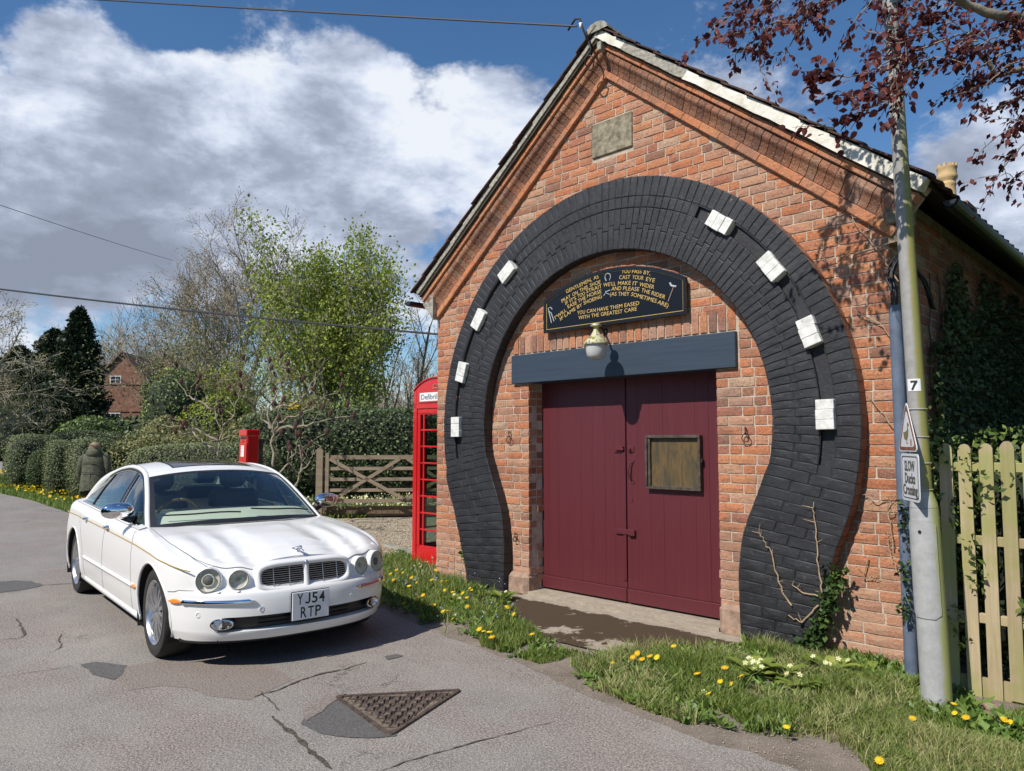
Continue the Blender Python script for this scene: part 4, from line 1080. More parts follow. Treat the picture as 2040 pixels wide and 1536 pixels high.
def XT(z): return itp(z, [.15, .22, .30, .45, .58, .62, .66, .8, .95, 1.0], [-4.04, -4.09, -4.13, -4.14, -4.12, -4.10, -4.05, -4.04, -4.01, -3.96])
PF, PB = 2.55, 3.2
XB0 = -3.42
def zbase(x): return itp(x, [-4.24, -4.08, -3.98, -3.86, -3.5, -3.2, -2.6, -1.6, -.75, -.5, -.2, .1, .35, .52, .64, .72, .76], [.90, .945, .972, .985, .990, .982, .962, .934, .912, .902, .874, .833, .790, .748, .715, .690, .672])
def env(x): return smooth(-.55, .66, x)
def bumps(x, y):
    a = abs(y); e = env(x)
    return e*(.042*math.exp(-((a-.672)/.092)**2*1.0)+.032*math.exp(-((a-.475)/.078)**2)+.034*math.exp(-(a/.30)**6))+smooth(-.55, -.3, x)*smooth(.9, .3, x)*.010*math.exp(-(a/.27)**8)
def ztop(x, y): return zbase(x)+bumps(x, y)
def zbot(x):
    z0 = .205 if x > .3 else (.215 if x > WB else .23)
    for xc in (0, WB):
        d = abs(x-xc)
        if d < RA:
            z0 = max(z0, RW+math.sqrt(RA*RA-d*d)) if d < .3600 else z0
    return z0
st_list = []
ys = [0, .03, .06, .09, .12, .15, .18, .21, .24, .27, .30, .33, .36, .39, .42, .445, .47, .50, .53, .56, .59, .62, .65, .68, .705, .73, .755, .78, .80, .82, .84]
for y in ys: st_list.append(('f', (1-(y/.93)**PF)**(1/PF)))
s0 = st_list[-1][1]*.845
xs = []
x = s0-.02
while x > .42: xs.append(x); x -= .022
arc = lambda xc: [xc+.3601]+[xc+RA*math.cos(t) for t in np.linspace(math.acos(.3599/RA), math.pi-math.acos(.3599/RA), 34)]+[xc-.3601]
xs += [.40, .375]+arc(0)+[-.38, -.42]+list(np.arange(-.50, -2.74, -.07))+[WB+.38]+arc(WB)+[WB-.375]
for x in xs:
    if x > 0: st_list.append(('f', x/.845))
    elif x > XB0: st_list.append(('s', x))
    else: st_list.append(('b', (x-XB0)/(-4.14-XB0)))
yb = [.84, .8, .75, .7, .62, .54, .46, .38, .3, .2, .1, 0]
for y in yb: st_list.append(('b', (1-(y/.93)**PB)**(1/PB)))
def plan(st, z):
    k, s = st; w_ = WZ(z)
    if k == 's': return s, w_, (0, 1)
    if k == 'f':
        xn = .845+(XN(z)-.845)*smooth(.42, .9, s); p = PF; L = xn; x = s*xn; y = w_*max(0, 1-s**p)**(1/p)
        nx = (s**(p-1))/xn; ny = ((y/w_)**(p-1))/w_
    else:
        xt = -4.14+(XT(z)+4.30)*smooth(.3, .9, s); p = PB; L = XB0-xt; x = XB0-s*L; y = w_*max(0, 1-s**p)**(1/p)
        nx = -(s**(p-1))/L; ny = ((y/w_)**(p-1))/w_
    l = math.hypot(nx, ny) or 1
    return x, y, (nx/l, ny/l)
rowabs = [.205, .212, .225, .25, .264, .272, .280, .29, .31, .34, .362, .370, .378, .395, .43, .46, .475, .49, .51, .524, .536, .546, .556, .566, .58, .60]
rowfr = [.12, .25, .38, .5, .6, .69, .77, .84, .89, .93, .96, .985, 1.0]
def side_point(st, j):
    # station reference
    x0, y0, _ = plan(st, .62)
    zt = ztop(*plan(st, .75)[:2]); 
    rr_ = .085 if st[0] != 'f' else .085-.035*smooth(.6, 1, st[1])
    zb = zbot(x0)
    zj = rowabs[j] if j < len(rowabs) else rowabs[-1]+(zt-rowabs[-1])*rowfr[j-len(rowabs)]
    z = zb+(zj-.205)/(zt-.205)*(zt-zb)
    x, y, n_ = plan(st, z); d = zt-z; ins = 0
    if d < rr_: ins = rr_-math.sqrt(max(0, rr_*rr_-(rr_-d)**2))
    x -= n_[0]*ins; y -= n_[1]*ins
    y = max(y, 0)
    rec = 0
    return x, y, z
def inmask(y, z): return .300 < z < .404 and abs(y) < .60
NR = len(rowabs)+len(rowfr); NS = len(st_list)
G = [[side_point(st, j) for j in range(NR)] for st in st_list]
for i in range(NS):
    for j in range(NR):
        x, y, z = G[i][j]
        if st_list[i][0] == 'f' and .276 < z < .376 and y < .605 and x > .6: G[i][j] = (x-.055, y, z)
def surf_x(y, z):
    """x of the nose skin at |y|, z (the bowed front)"""
    w_ = WZ(z); s = (1-(abs(y)/w_)**PF)**(1/PF); xn = .845+(XN(z)-.845)*smooth(.42, .9, s); return s*xn
# side + nose + tail skin
hoodS = 0
def bodymesh():
    V = []; F = []; fm = []
    for sg in (-1, 1):
        b = len(V)
        for i in range(NS):
            for j in range(NR): x, y, z = G[i][j]; V.append((x, sg*y, z))
        for i in range(NS-1):
            for j in range(NR-1):
                f = (b+i*NR+j, b+(i+1)*NR+j, b+(i+1)*NR+j+1, b+i*NR+j+1)
                if sg < 0: f = f[::-1]
                F.append(f); c = [(G[i][j][k]+G[i+1][j+1][k])/2 for k in range(3)]
                fm.append(1 if st_list[i][0] == 'f' and c[0] > .5 and .277 < c[2] < .375 and c[1] < .59 else 0)
    return V, F, fm
V, F, fm = bodymesh()
body = link('body', mesh('body', V, F, [M['carwhite'], M['trimblack']], 28, fm), car)
# top skin (bonnet .. boot) between the two shoulder lines
def topskin(i0, i1, name, nv=60, lift=0):
    V = []; F = []; rows_ = list(range(i0, i1+1))
    for i in rows_:
        x, y, z = G[i][NR-1]
        cr = .022*smooth(.76, .32, x)*smooth(-4.1, -3.7, x)
        for k in range(nv+1):
            v = -1+2*k/nv; yy = y*v
            V.append((x, yy, zbase(x)+bumps(x, yy)+(z-zbase(x)-bumps(x, y))*abs(v)+cr*(1-v*v)+lift))
    n_ = nv+1
    F = [(a*n_+k, a*n_+k+1, (a+1)*n_+k+1, (a+1)*n_+k) for a in range(len(rows_)-1) for k in range(nv)]
    return link(name, mesh(name, V, [f[::-1] for f in F], M['carwhite'], True), car)
def idx(xv, lo=0):
    best = None
    for i in range(lo, NS):
        if G[i][NR-1][0] <= xv: return i
    return NS-1
ib = idx(-.62)
topskin(0, ib, 'bonnet', 110); topskin(ib, NS-1, 'boot_deck', 40)
o = bpy.data.objects['boot_deck']
def topz(x, y):
    cr = .022*smooth(.76, .32, x)*smooth(-4.1, -3.7, x)
    ye = max(1e-3, itp(-x, [-G[i][NR-1][0] for i in range(NS)], [G[i][NR-1][1] for i in range(NS)])); v = min(1, abs(y)/ye)
    return zbase(x)+bumps(x, y)+cr*(1-v*v)
def outy(x, z):
    """half width of the body side at x, z"""
    if x > 0: w_ = WZ(z); return w_*(max(0, 1-(x/.845)**PF))**(1/PF)
    if x > XB0: return WZ(z)
    return WZ(z)*(1-((x-XB0)/(-4.14-XB0))**PB)**(1/PB)
def line(pts, r, mat, name, n_=6, parent=None): 
    mb = MB(); mb.tube(pts, r, n_); return mb.buildl(name, mat, parent or car, smooth=40)
# bonnet shut lines, doors, coachline, mouldings
for sg in (-1, 1):
    P = [(x, sg*(itp(x, [-.6, -.3, 0, .3, .5, .62, .70], [.775, .79, .79, .765, .735, .70, .655])), 0) for x in np.linspace(-.6, .66, 40)]
    line([(p[0], p[1], topz(p[0], p[1])+.0005) for p in P], .0028, M['shut'], 'shut_line')
    for xs_, zs in (((-.57, -.57, -.60, -.62), (.24, .5, .8, .895)), ((-1.68, -1.68, -1.66, -1.63), (.24, .5, .8, .92)), ((-2.56, -2.62, -2.72, -2.86, -2.95), (.24, .52, .68, .80, .94))):
        zz = np.linspace(zs[0], zs[-1], 20); line([(itp(z, zs, xs_), sg*(outy(itp(z, zs, xs_), z)+.0002-(.0 if z < zbase(-1.6)-.085 else (.085-math.sqrt(max(0, .085**2-(max(0, z-(zbase(-1.6)-.085)))**2))))), z) for z in zz], .0022, M['shut'], 'shut_line')
    P = []
    for x in np.linspace(.55, -3.85, 70):
        z = itp(x, [-4.0, -3.0, -1.5, -.5, .0, .3, .58], [.845, .842, .818, .797, .776, .748, .700]); P.append((x, sg*(outy(x, z)+.0005), z))
    line(P, .0052, M['goldline'], 'coachline')
    mb = MB(); P = [(x, sg*(outy(x, .47)+.004), .47+.004*x) for x in np.linspace(-.52, -2.58, 30)]; mb.tube(P, .0135, 8); mb.buildl('side_moulding', M['carwhite'], car, smooth=True)
    mb = MB(); P = [(x, sg*(outy(x, .475)+.003), .470+.002*x) for x in np.linspace(-.40, -.515, 6)]; mb.tube(P, [.006, .013, .015, .015, .014, .010], 8); mb.buildl('side_repeater', M['amber'], car, smooth=True)
    # sill
    mb = MB(); P = [(x, sg*(.875), .238) for x in np.linspace(-.42, -2.74, 12)]; mb.tube(P, .035, 8); mb.buildl('sill', M['carwhite'], car, smooth=True)
    # arch lips and wheel wells
    for xc in (0, WB):
        mb = MB(); P = []
        for t in np.linspace(R(-18), R(198), 40):
            x = xc+(RA+.0)*math.cos(t); z = RW+(RA+.0)*math.sin(t); P.append((x, sg*(outy(x, max(z, .25))-.004), z))
        mb.tube(P, .011, 6); mb.buildl('arch_lip', M['carwhite'], car, smooth=True)
        mb = MB(); V = []; nn = 30
        for k in range(nn+1):
            t = R(-25)+R(230)*k/nn
            for y_ in (.90 if xc else .885, .60): V.append((xc+.40*math.cos(t) if y_ < .7 else xc+(RA+.004)*math.cos(t), sg*(y_ if y_ < .7 else outy(min(xc+RA*math.cos(t), .5), .5)-.012), RW+(.40 if y_ < .7 else RA+.004)*math.sin(t)))
        c = len(V); 
        F = [(2*k, 2*k+1, 2*k+3, 2*k+2) for k in range(nn)]+[tuple(2*k+1 for k in range(nn+1))]
        mb.add(V, F); mb.buildl('wheel_well', M['wellblack'], car)
mb = MB(); mb.box((-4.0, -.62, .20), (.66, .62, .28)); mb.box((-2.6, -.86, .21), (-.42, .86, .40)); mb.buildl('underbody', M['wellblack'], car)
mb = MB(); P = [(surf_x(y, .205)-.035, y, .204) for y in np.linspace(-.80, .80, 40)]; mb.tube(P, .022, 6); mb.buildl('front_valance', M['trimblack'], car)

# canopy: windscreen, roof, rear window all on one bowed surface between the two side rails
RAIL = [(-.66, .785, .895), (-.85, .748, 1.015), (-1.05, .703, 1.142), (-1.25, .662, 1.252), (-1.45, .625, 1.332), (-1.7, .603, 1.375), (-2.05, .592, 1.395), (-2.35, .592, 1.380), (-2.60, .603, 1.350), (-2.85, .625, 1.292), (-3.08, .652, 1.208), (-3.31, .685, 1.095), (-3.50, .708, .990)]
rx = [-p[0] for p in RAIL]
def catm(xs_, ys_, x):
    i = max(0, min(len(xs_)-2, int(np.searchsorted(xs_, x))-1)); h = xs_[i+1]-xs_[i]; t = (x-xs_[i])/h
    m0 = (ys_[i+1]-ys_[i-1])/(xs_[i+1]-xs_[i-1]) if i > 0 else (ys_[i+1]-ys_[i])/h
    m1 = (ys_[i+2]-ys_[i])/(xs_[i+2]-xs_[i]) if i+2 < len(xs_) else (ys_[i+1]-ys_[i])/h
    return (2*t**3-3*t**2+1)*ys_[i]+(t**3-2*t**2+t)*h*m0+(-2*t**3+3*t**2)*ys_[i+1]+(t**3-t**2)*h*m1
def rail(x): return catm(rx, [p[1] for p in RAIL], -x), catm(rx, [p[2] for p in RAIL], -x)
def canopy(x, v, dz=0.):
    y, z = rail(x)
    bx = itp(x, [-3.50, -2.85, -2.3, -1.9, -1.4, -.66], [-.10, -.10, -.0, .0, .085, .26])
    bz = itp(x, [-3.50, -2.85, -2.3, -1.9, -1.4, -.66], [.022, .055, .053, .055, .062, .045])
    q = 1-v*v
    return (x+bx*q, y*v, z+bz*(1-abs(v)**2.3)+dz)
def cpatch(xa, xb, va, vb, nu, nv, name, mat, dz=0.):
    mb = MB(); mb.grid(lambda a, b: canopy(xa+(xb-xa)*a, va+(vb-va)*b, dz), nu, nv, flip=True); return mb.buildl(name, mat, car, smooth=True)
XWT = -1.36; XRT = -2.76
cpatch(XWT, XRT, -1, 1, 36, 26, 'roof', M['carwhite'])
cpatch(-.665, XWT, -1, 1, 24, 26, 'windscreen', M['glass'])
cpatch(XRT, -3.48, -1, 1, 16, 20, 'rear_window', M['sideglass'])
cpatch(-1.52, -2.12, -.60, .60, 10, 14, 'sunroof', M['sideglass'], .003)
cpatch(-1.50, -2.14, -.63, .63, 10, 14, 'sunroof_surround', M['trimblack'], .0015)
# black frit borders round the windscreen
cpatch(-.655, -.700, -1, 1, 4, 26, 'windscreen_border', M['trimblack'], .002); cpatch(XWT+.035, XWT-.004, -1, 1, 3, 26, 'windscreen_border', M['trimblack'], .002)
for a, b in ((-1, -.925), (.925, 1)): cpatch(-.66, XWT, a, b, 20, 3, 'windscreen_border', M['trimblack'], .002)
for sg in (-1, 1):
    xsr = np.linspace(-.60, -3.54, 60)
    mb = MB(); P = []; rad = []
    for x in xsr:
        xx = min(-.66, max(-3.50, x)); y, z = rail(xx); z += (x-xx)*(-.55 if x > -1 else .55); y += (x-xx)*(.2 if x > -1 else -.2)
        P.append((x, sg*(y-.002), z-.012)); rad.append(.0245+.034*smooth(-2.6, -3.2, x))
    mb.tube(P, rad, 10); mb.buildl('roof_pillar', M['carwhite'], car, smooth=True)
    # side glass: columns of constant x from the belt to the rail
    X0, X1 = -.80, -3.12
    def sg_pt(x, h, off=0., top=.045):
        y, z = rail(x); zb_ = zbase(x)+.010; yb_ = .838; zt_ = z-top; yt = y+.020
        zt_ = max(zt_, zb_+.002)
        k = h; return (x, sg*(yb_+(yt-yb_)*k+.012*math.sin(math.pi*k)*min(1, (zt_-zb_)/.3)+off), zb_+(zt_-zb_)*k)
    mb = MB(); mb.grid(lambda a, b: sg_pt(X0+(X1-X0)*a, b), 50, 8, flip=sg > 0); mb.buildl('side_window', M['sideglass'], car, smooth=True)
    P = [sg_pt(x, 1, .004) for x in np.linspace(X0, X1, 50)]; line(P, .0085, M['chrome'], 'chrome_trim')
    P = [sg_pt(x, 1, .001, .030) for x in np.linspace(X0+.02, X1-.03, 50)]; line(P, .010, M['trimblack'], 'window_seal')
    P = [sg_pt(x, 0, .006) for x in np.linspace(X0, X1, 30)]; line(P, .010, M['chrome'], 'chrome_trim')
    line([sg_pt(-1.60+.11*-h_, h_, .004) for h_ in np.linspace(0, 1, 8)], .020, M['trimblack'], 'door_pillar'); line([sg_pt(-1.565+.11*-h_, h_, .008) for h_ in np.linspace(0, 1, 8)], .005, M['chrome'], 'chrome_trim')
    line([sg_pt(-2.66, h_, .004) for h_ in np.linspace(0, 1, 6)], .010, M['trimblack'], 'quarter_bar')
    # shelf between belt and glass
    mb = MB(); mb.grid(lambda a, b: ((-.62+(-3.4+.62)*a), sg*(.870-(.870-.80)*b), zbase(-.62+(-3.4+.62)*a)-.007+.02*b+.004), 20, 3, flip=sg > 0); mb.buildl('belt_shelf', M['carwhite'], car, smooth=True)
    # mirror sail
    mb = MB(); mb.add([(-.80, sg*.842, .93), (-.99, sg*.842, .94), (-.99, sg*.785, 1.06)], [(0, 1, 2), (2, 1, 0)]); mb.buildl('mirror_sail', M['trimblack'], car)
    # door mirror
    mr = MB(); V = []; nu, nv = 22, 12
    Mx = Matrix.Translation((-.95, sg*.965, 1.045)) @ Matrix.Rotation(R(8)*sg, 4, 'Z')
    def mp_(a, b):
        t = 2*math.pi*a; u = math.pi*(b-.5); cu = abs(math.cos(u))**.75
        x_ = .062*math.sin(u)+.02; yy = .128*cu*math.copysign(abs(math.cos(t))**.8, math.cos(t)); zz = .070*cu*math.copysign(abs(math.sin(t))**.85, math.sin(t))
        if x_ < -.025: x_ = -.025
        return Mx @ Vector((x_, yy, zz))
    mr.grid(mp_, 33, 15); mir = mr.buildl('door_mirror', M['chrome'], car, smooth=40)
    mb = MB(); mb.tube([(-.95, sg*.93, .985), (-.94, sg*.89, .965), (-.92, sg*.825, .965)], [.020, .022, .034], 8); mb.buildl('mirror_arm', M['trimblack'], mir, smooth=True)
    # handles
    for hx in (-1.50, -2.50):
        y_ = outy(hx, .845); mb = MB(); mb.box((hx-.10, sg*(y_-.01) if sg > 0 else -(y_+.012), .83), (hx+.03, sg*(y_+.012) if sg > 0 else -(y_-.01), .865), bev=.006); mb.tube([(hx-.09, sg*(y_+.01), .85), (hx-.06, sg*(y_+.032), .85), (hx+.0, sg*(y_+.032), .85), (hx+.025, sg*(y_+.01), .85)], .011, 8); mb.buildl('door_handle', M['chrome'], car, smooth=40)
    # headlights
    for yc, rc, nm in ((.680, .088, 'headlight'), (.492, .072, 'headlight')):
        zc = .638 if yc > .5 else .634
        yaw = math.atan((surf_x(yc-.04, .62)-surf_x(yc+.04, .62))/.08)*.85; xc = surf_x(yc, .62)+.030
        Mx = Matrix.Translation((xc-.02, sg*yc, zc)) @ Matrix.Rotation(sg*yaw, 4, 'Z') @ Matrix.Rotation(R(-5), 4, 'Y') @ Matrix.Rotation(R(90), 4, 'Y')
        hb_ = MB(); hb_.lathe([(rc+.006, -.08), (rc+.005, .006), (rc+.001, .016), (rc-.003, .018), (rc-.005, .012)], 32, Mx, cap=False); hd = hb_.buildl(nm, M['carwhite'], car, smooth=50)
        q = MB(); q.lathe([(rc-.006, .014), (rc-.012, .0), (rc*.75, -.008), (.02, -.012), (0, -.012)], 28, Mx, cap=False); q.buildl('reflector', M['bowl'], hd, smooth=True)
        q = MB(); q.lathe([(.046, -.012), (.047, .006), (.040, .010), (.036, .006), (.0, .004)] if yc > .5 else [(.018, -.012), (.018, .002), (0, .006)], 20, Mx @ Matrix.Translation((0.0, .0 , 0))); q.buildl('projector', M['clearglass'] if yc < .5 else M['bowl'], hd, smooth=True)
        if yc > .5:
            q = MB(); q.lathe([(.034, .0065), (.02, .014), (.0, .017)], 20, Mx); q.buildl('projector_lens', M['shut'], hd, smooth=True)
        q = MB(); q.lathe([(rc-.004, .018), (rc*.8, .030), (rc*.45, .038), (0, .041)], 28, Mx, cap=False); q.buildl('lens', M['clearglass'], hd, smooth=True)
        q = MB(); q.lathe([(rc-.004, .016), (rc-.003, .021), (rc-.006, .0225), (rc-.007, .016)], 32, Mx, cap=False); q.buildl('bezel', M['shut'], hd, smooth=True)
    # chrome blade with amber marker
    P = []; 
    for y_ in np.linspace(.40, .80, 22): P.append((surf_x(y_, .485)+.006, sg*y_, .485))
    for x in np.linspace(surf_x(.80, .485), .50, 8)[1:]: P.append((x, sg*(outy(x, .485)+.006), .485))
    pr2 = [(-.001, -.017), (.012, -.012), (.014, .006), (.006, .017), (-.002, .017)]
    def blade(P, name, mat, pr2=pr2):
        mb = MB(); m_ = len(pr2); V = []
        for i, p in enumerate(P):
            d = Vector(P[min(i+1, len(P)-1)])-Vector(P[max(0, i-1)]); d.z = 0; d.normalize(); n_ = Vector((d.y, -d.x, 0))*(1 if sg > 0 else -1)
            k = min(1, .25+i*.35, .25+(len(P)-1-i)*.5)
            for a, b in pr2: V.append((p[0]+n_.x*a, p[1]+n_.y*a, p[2]+b*k))
        F = [(i*m_+k, i*m_+(k+1) % m_, (i+1)*m_+(k+1) % m_, (i+1)*m_+k) for i in range(len(P)-1) for k in range(m_)]
        if sg > 0: F = [f[::-1] for f in F]
        mb.add(V, F+[tuple(range(m_)), tuple((len(P)-1)*m_+k for k in range(m_))]); return mb.buildl(name, mat, car, smooth=50)
    blade(P, 'bumper_blade', M['chrome'])
    P = [(x, sg*(outy(x, .485)+.004), .485) for x in np.linspace(.50, .385, 6)]; blade(P, 'side_marker', M['amber'])
    # washer caps and parking sensors
    for y_ in (.50, .62): mb = MB(); mb.lathe([(.016, 0), (.015, .008), (0, .012)], 10, Matrix.Translation((surf_x(y_, .545)-.014, sg*y_, .550))); mb.buildl('washer_cap', M['carwhite'], car, smooth=True)
    for y_, z_ in ((.36, .425), (.74, .400)):
        mb = MB(); mb.lathe([(.020, -.004), (.020, .003), (.014, .004), (.013, .001), (0, .002)], 16, Matrix.Translation((surf_x(y_, z_), sg*y_, z_)) @ Matrix.Rotation(sg*(.1 if y_ < .5 else .62), 4, 'Z') @ Matrix.Rotation(R(90), 4, 'Y')); mb.buildl('parking_sensor', M['carwhite'], car, smooth=30)
    # fog lamp at the end of the lower intake
    fy = .600; fx = surf_x(fy, .33)
    Mx = Matrix.Translation((fx-.012, sg*fy, .330)) @ Matrix.Rotation(sg*.42, 4, 'Z') @ Matrix.Rotation(R(90), 4, 'Y')
    mb = MB(); mb.lathe([(.062, .0), (.060, .016), (.052, .018), (.046, .004), (.03, -.01), (0, -.015)], 26, Mx, sx=.62, sy=1.25); fl = mb.buildl('fog_lamp', M['chrome'], car, smooth=40)
    mb = MB(); mb.lathe([(.026, .0), (.024, .012), (0, .018)], 18, Mx); mb.buildl('lens', M['clearglass'], fl, smooth=True)
    mb = MB(); mb.lathe([(.068, -.004), (.068, .008), (.061, .010), (.060, .0)], 26, Mx, sx=.64, sy=1.25); mb.buildl('surround', M['trimblack'], fl, smooth=40)
# intake slats
for z_ in (.310, .342):
    mb = MB(); P = [(surf_x(y, z_)-.045, y, z_) for y in np.linspace(-.36, .36, 20)]; mb.tube(P, .006, 6); mb.buildl('intake_bar', M['trimblack'], car)
# grille: white surround, black back, centre bar, vanes
def GP(y, z, off=0.): return (surf_x(y, .62)+.028-(z-.63)*.22+off, y, z)
gz, gh, gww = .634, .079, .350
def oval(t, a, b, e=.42): c, s_ = math.cos(t), math.sin(t); return a*math.copysign(abs(c)**e, c), b*math.copysign(abs(s_)**(e*1.2), s_)
grl = MB(); prf = [(-.010, -.05), (-.008, .004), (-.001, .012), (.010, .020), (.024, .018), (.034, .004), (.038, -.04)]; nn = 72
V = []
for k in range(nn):
    t = 2*math.pi*k/nn
    for (e_, o_) in prf:
        y, z = oval(t, gww+e_, gh+e_); V.append(GP(y, gz+z, o_-.006))
m_ = len(prf)
F = [(k*m_+j, k*m_+j+1, ((k+1) % nn)*m_+j+1, ((k+1) % nn)*m_+j) for k in range(nn) for j in range(m_-1)]
grl.add(V, [f[::-1] for f in F]); grille = grl.buildl('grille', M['carwhite'], car, smooth=60)
mb = MB(); cV = []; rings = [0, .3, .6, .85, 1.0]
for q in rings:
    for k in range(nn):
        y, z = oval(2*math.pi*k/nn, (gww-.004)*q, (gh-.004)*q); cV.append(GP(y, gz+z, -.020))
mb.add(cV, [(a*nn+k, a*nn+(k+1) % nn, (a+1)*nn+(k+1) % nn, (a+1)*nn+k) for a in range(len(rings)-1) for k in range(nn)]); mb.buildl('grille_back', M['wellblack'], grille)
def ylim(z): 
    b = max(1e-4, 1-(abs(z)/(gh-.002))**(2/(.42*1.2))); return (gww-.006)*b**(.42/2)
for k in range(-4, 5):
    z = k*.0155; yl = ylim(z); mb = MB(); mb.tube([GP(y, gz+z, -.006) for y in np.linspace(-yl, yl, 24)], .0015, 5); mb.buildl('vane', M['alloy'], grille)
for y in (-.255, -.135, .135, .255):
    mb = MB(); mb.tube([GP(y, gz+z, -.001) for z in np.linspace(-gh+.004, gh-.004, 5)], .0032, 5); mb.buildl('upright', M['alloy'], grille)
mb = MB(); mb.add([GP(s_*w_, gz+z, o_) for z in (-gh-.002, 0, gh+.004) for (s_, w_, o_) in ((-1, .020+.006*(z/gh)**2, -.006), (-1, .012, .010), (1, .012, .010), (1, .020+.006*(z/gh)**2, -.006))], [(4*a+k, 4*a+k+1, 4*a+5+k, 4*a+4+k) for a in range(2) for k in range(3)]); mb.buildl('centre_bar', M['carwhite'], grille, smooth=True)
mb = MB(); mb.lathe([(0, .008), (.012, .006), (.016, 0)], 14, Matrix.Translation(GP(0, gz+gh+.006, .010)) @ Matrix.Rotation(R(78), 4, 'Y'), sx=1.25); mb.buildl('grille_badge', M['alloy'], grille, smooth=True)
# number plate on its plinth
px_ = surf_x(0, .45)+.022
pl = empty('number_plate', (0, 0, 0)); pl.parent = car; pl.location = (px_, 0, .415)
mb = MB(); mb.box((-.008, -.147, -.102), (0, .147, .102), bev=.003); mb.buildl('plate', M['plate'], pl); mb = MB(); mb.box((-.02, -.152, -.107), (-.0085, .152, .107), bev=.003); mb.buildl('plinth', M['trimblack'], pl)
def plate_text(s, zc):
    for k, ch in enumerate(s):
        yc = (k-(len(s)-1)/2)*.058
        if ch == 'J':
            mb = MB(); b_ = .0125; P = [(.022, .079), (.022, .022)]+[(.022*math.cos(t), .022-.022*math.sin(t)) for t in np.linspace(0, 2.75, 9)][1:]
            I_ = [(.022-b_, .079), (.022-b_, .022)]+[((.022-b_)*math.cos(t), .022-(.022-b_)*math.sin(t)) for t in np.linspace(0, 2.75, 9)][1:]
            for i in range(len(P)-1): mb.add([(.0016, p[0]+yc, p[1]+zc) for p in (P[i], P[i+1], I_[i+1], I_[i])], [(0, 1, 2, 3), (3, 2, 1, 0)])
            mb.buildl('lettering', M['blacktxt'], pl); continue
        me = text_mesh(ch, .112, M['blacktxt'], .0004, bold=.0014); w0, w1 = twidth(me); zs_ = [v.co.y for v in me.vertices]; z0_, z1_ = min(zs_), max(zs_)
        for v in me.vertices: v.co.x = (v.co.x-(w0+w1)/2)*.046/(w1-w0); v.co.y = (v.co.y-z0_)*.079/(z1_-z0_)
        link('lettering', me, pl, loc=(.0012, yc, zc), rot=(R(90), 0, R(90)))
plate_text('YJ54', .011); plate_text('RTP', -.088)
# bonnet leaper, simplified pouncing figure with a loop
bx_, by_ = .60, 0.; bz_ = topz(.60, 0)
lm = empty('bonnet_mascot', (0, 0, 0)); lm.parent = car; lm.location = (bx_, by_, bz_)
mb = MB(); mb.tube([(-.10, 0, .012), (-.06, .004, .030), (-.01, 0, .040), (.035, 0, .048), (.055, 0, .052), (.075, 0, .046)], [.004, .011, .009, .011, .012, .005], 8); mb.tube([(.03, .008, .042), (.07, .012, .026), (.09, .012, .022)], [.007, .005, .004], 6); mb.tube([(.03, -.008, .042), (.07, -.012, .026), (.088, -.012, .022)], [.007, .005, .004], 6)
mb.tube([(-.06, .008, .028), (-.09, .010, .012), (-.12, .010, .006)], [.009, .005, .004], 6); mb.tube([(-.06, -.008, .028), (-.085, -.010, .012), (-.115, -.010, .006)], [.009, .005, .004], 6); mb.tube([(-.02, 0, .0), (-.01, 0, .035)], .006, 6); mb.buildl('mascot_figure', M['chrome'], lm, smooth=True)
# wipers
for y0, y1 in ((-.05, -.62), (.62, .05)):
    P = []
    for k in range(8):
        y = y0+(y1-y0)*k/7; v = y/.72; p = canopy(-.75-.03*k/7, v, .014+.004*math.sin(k)); P.append(p)
    line(P, .007, M['trimblack'], 'wiper')
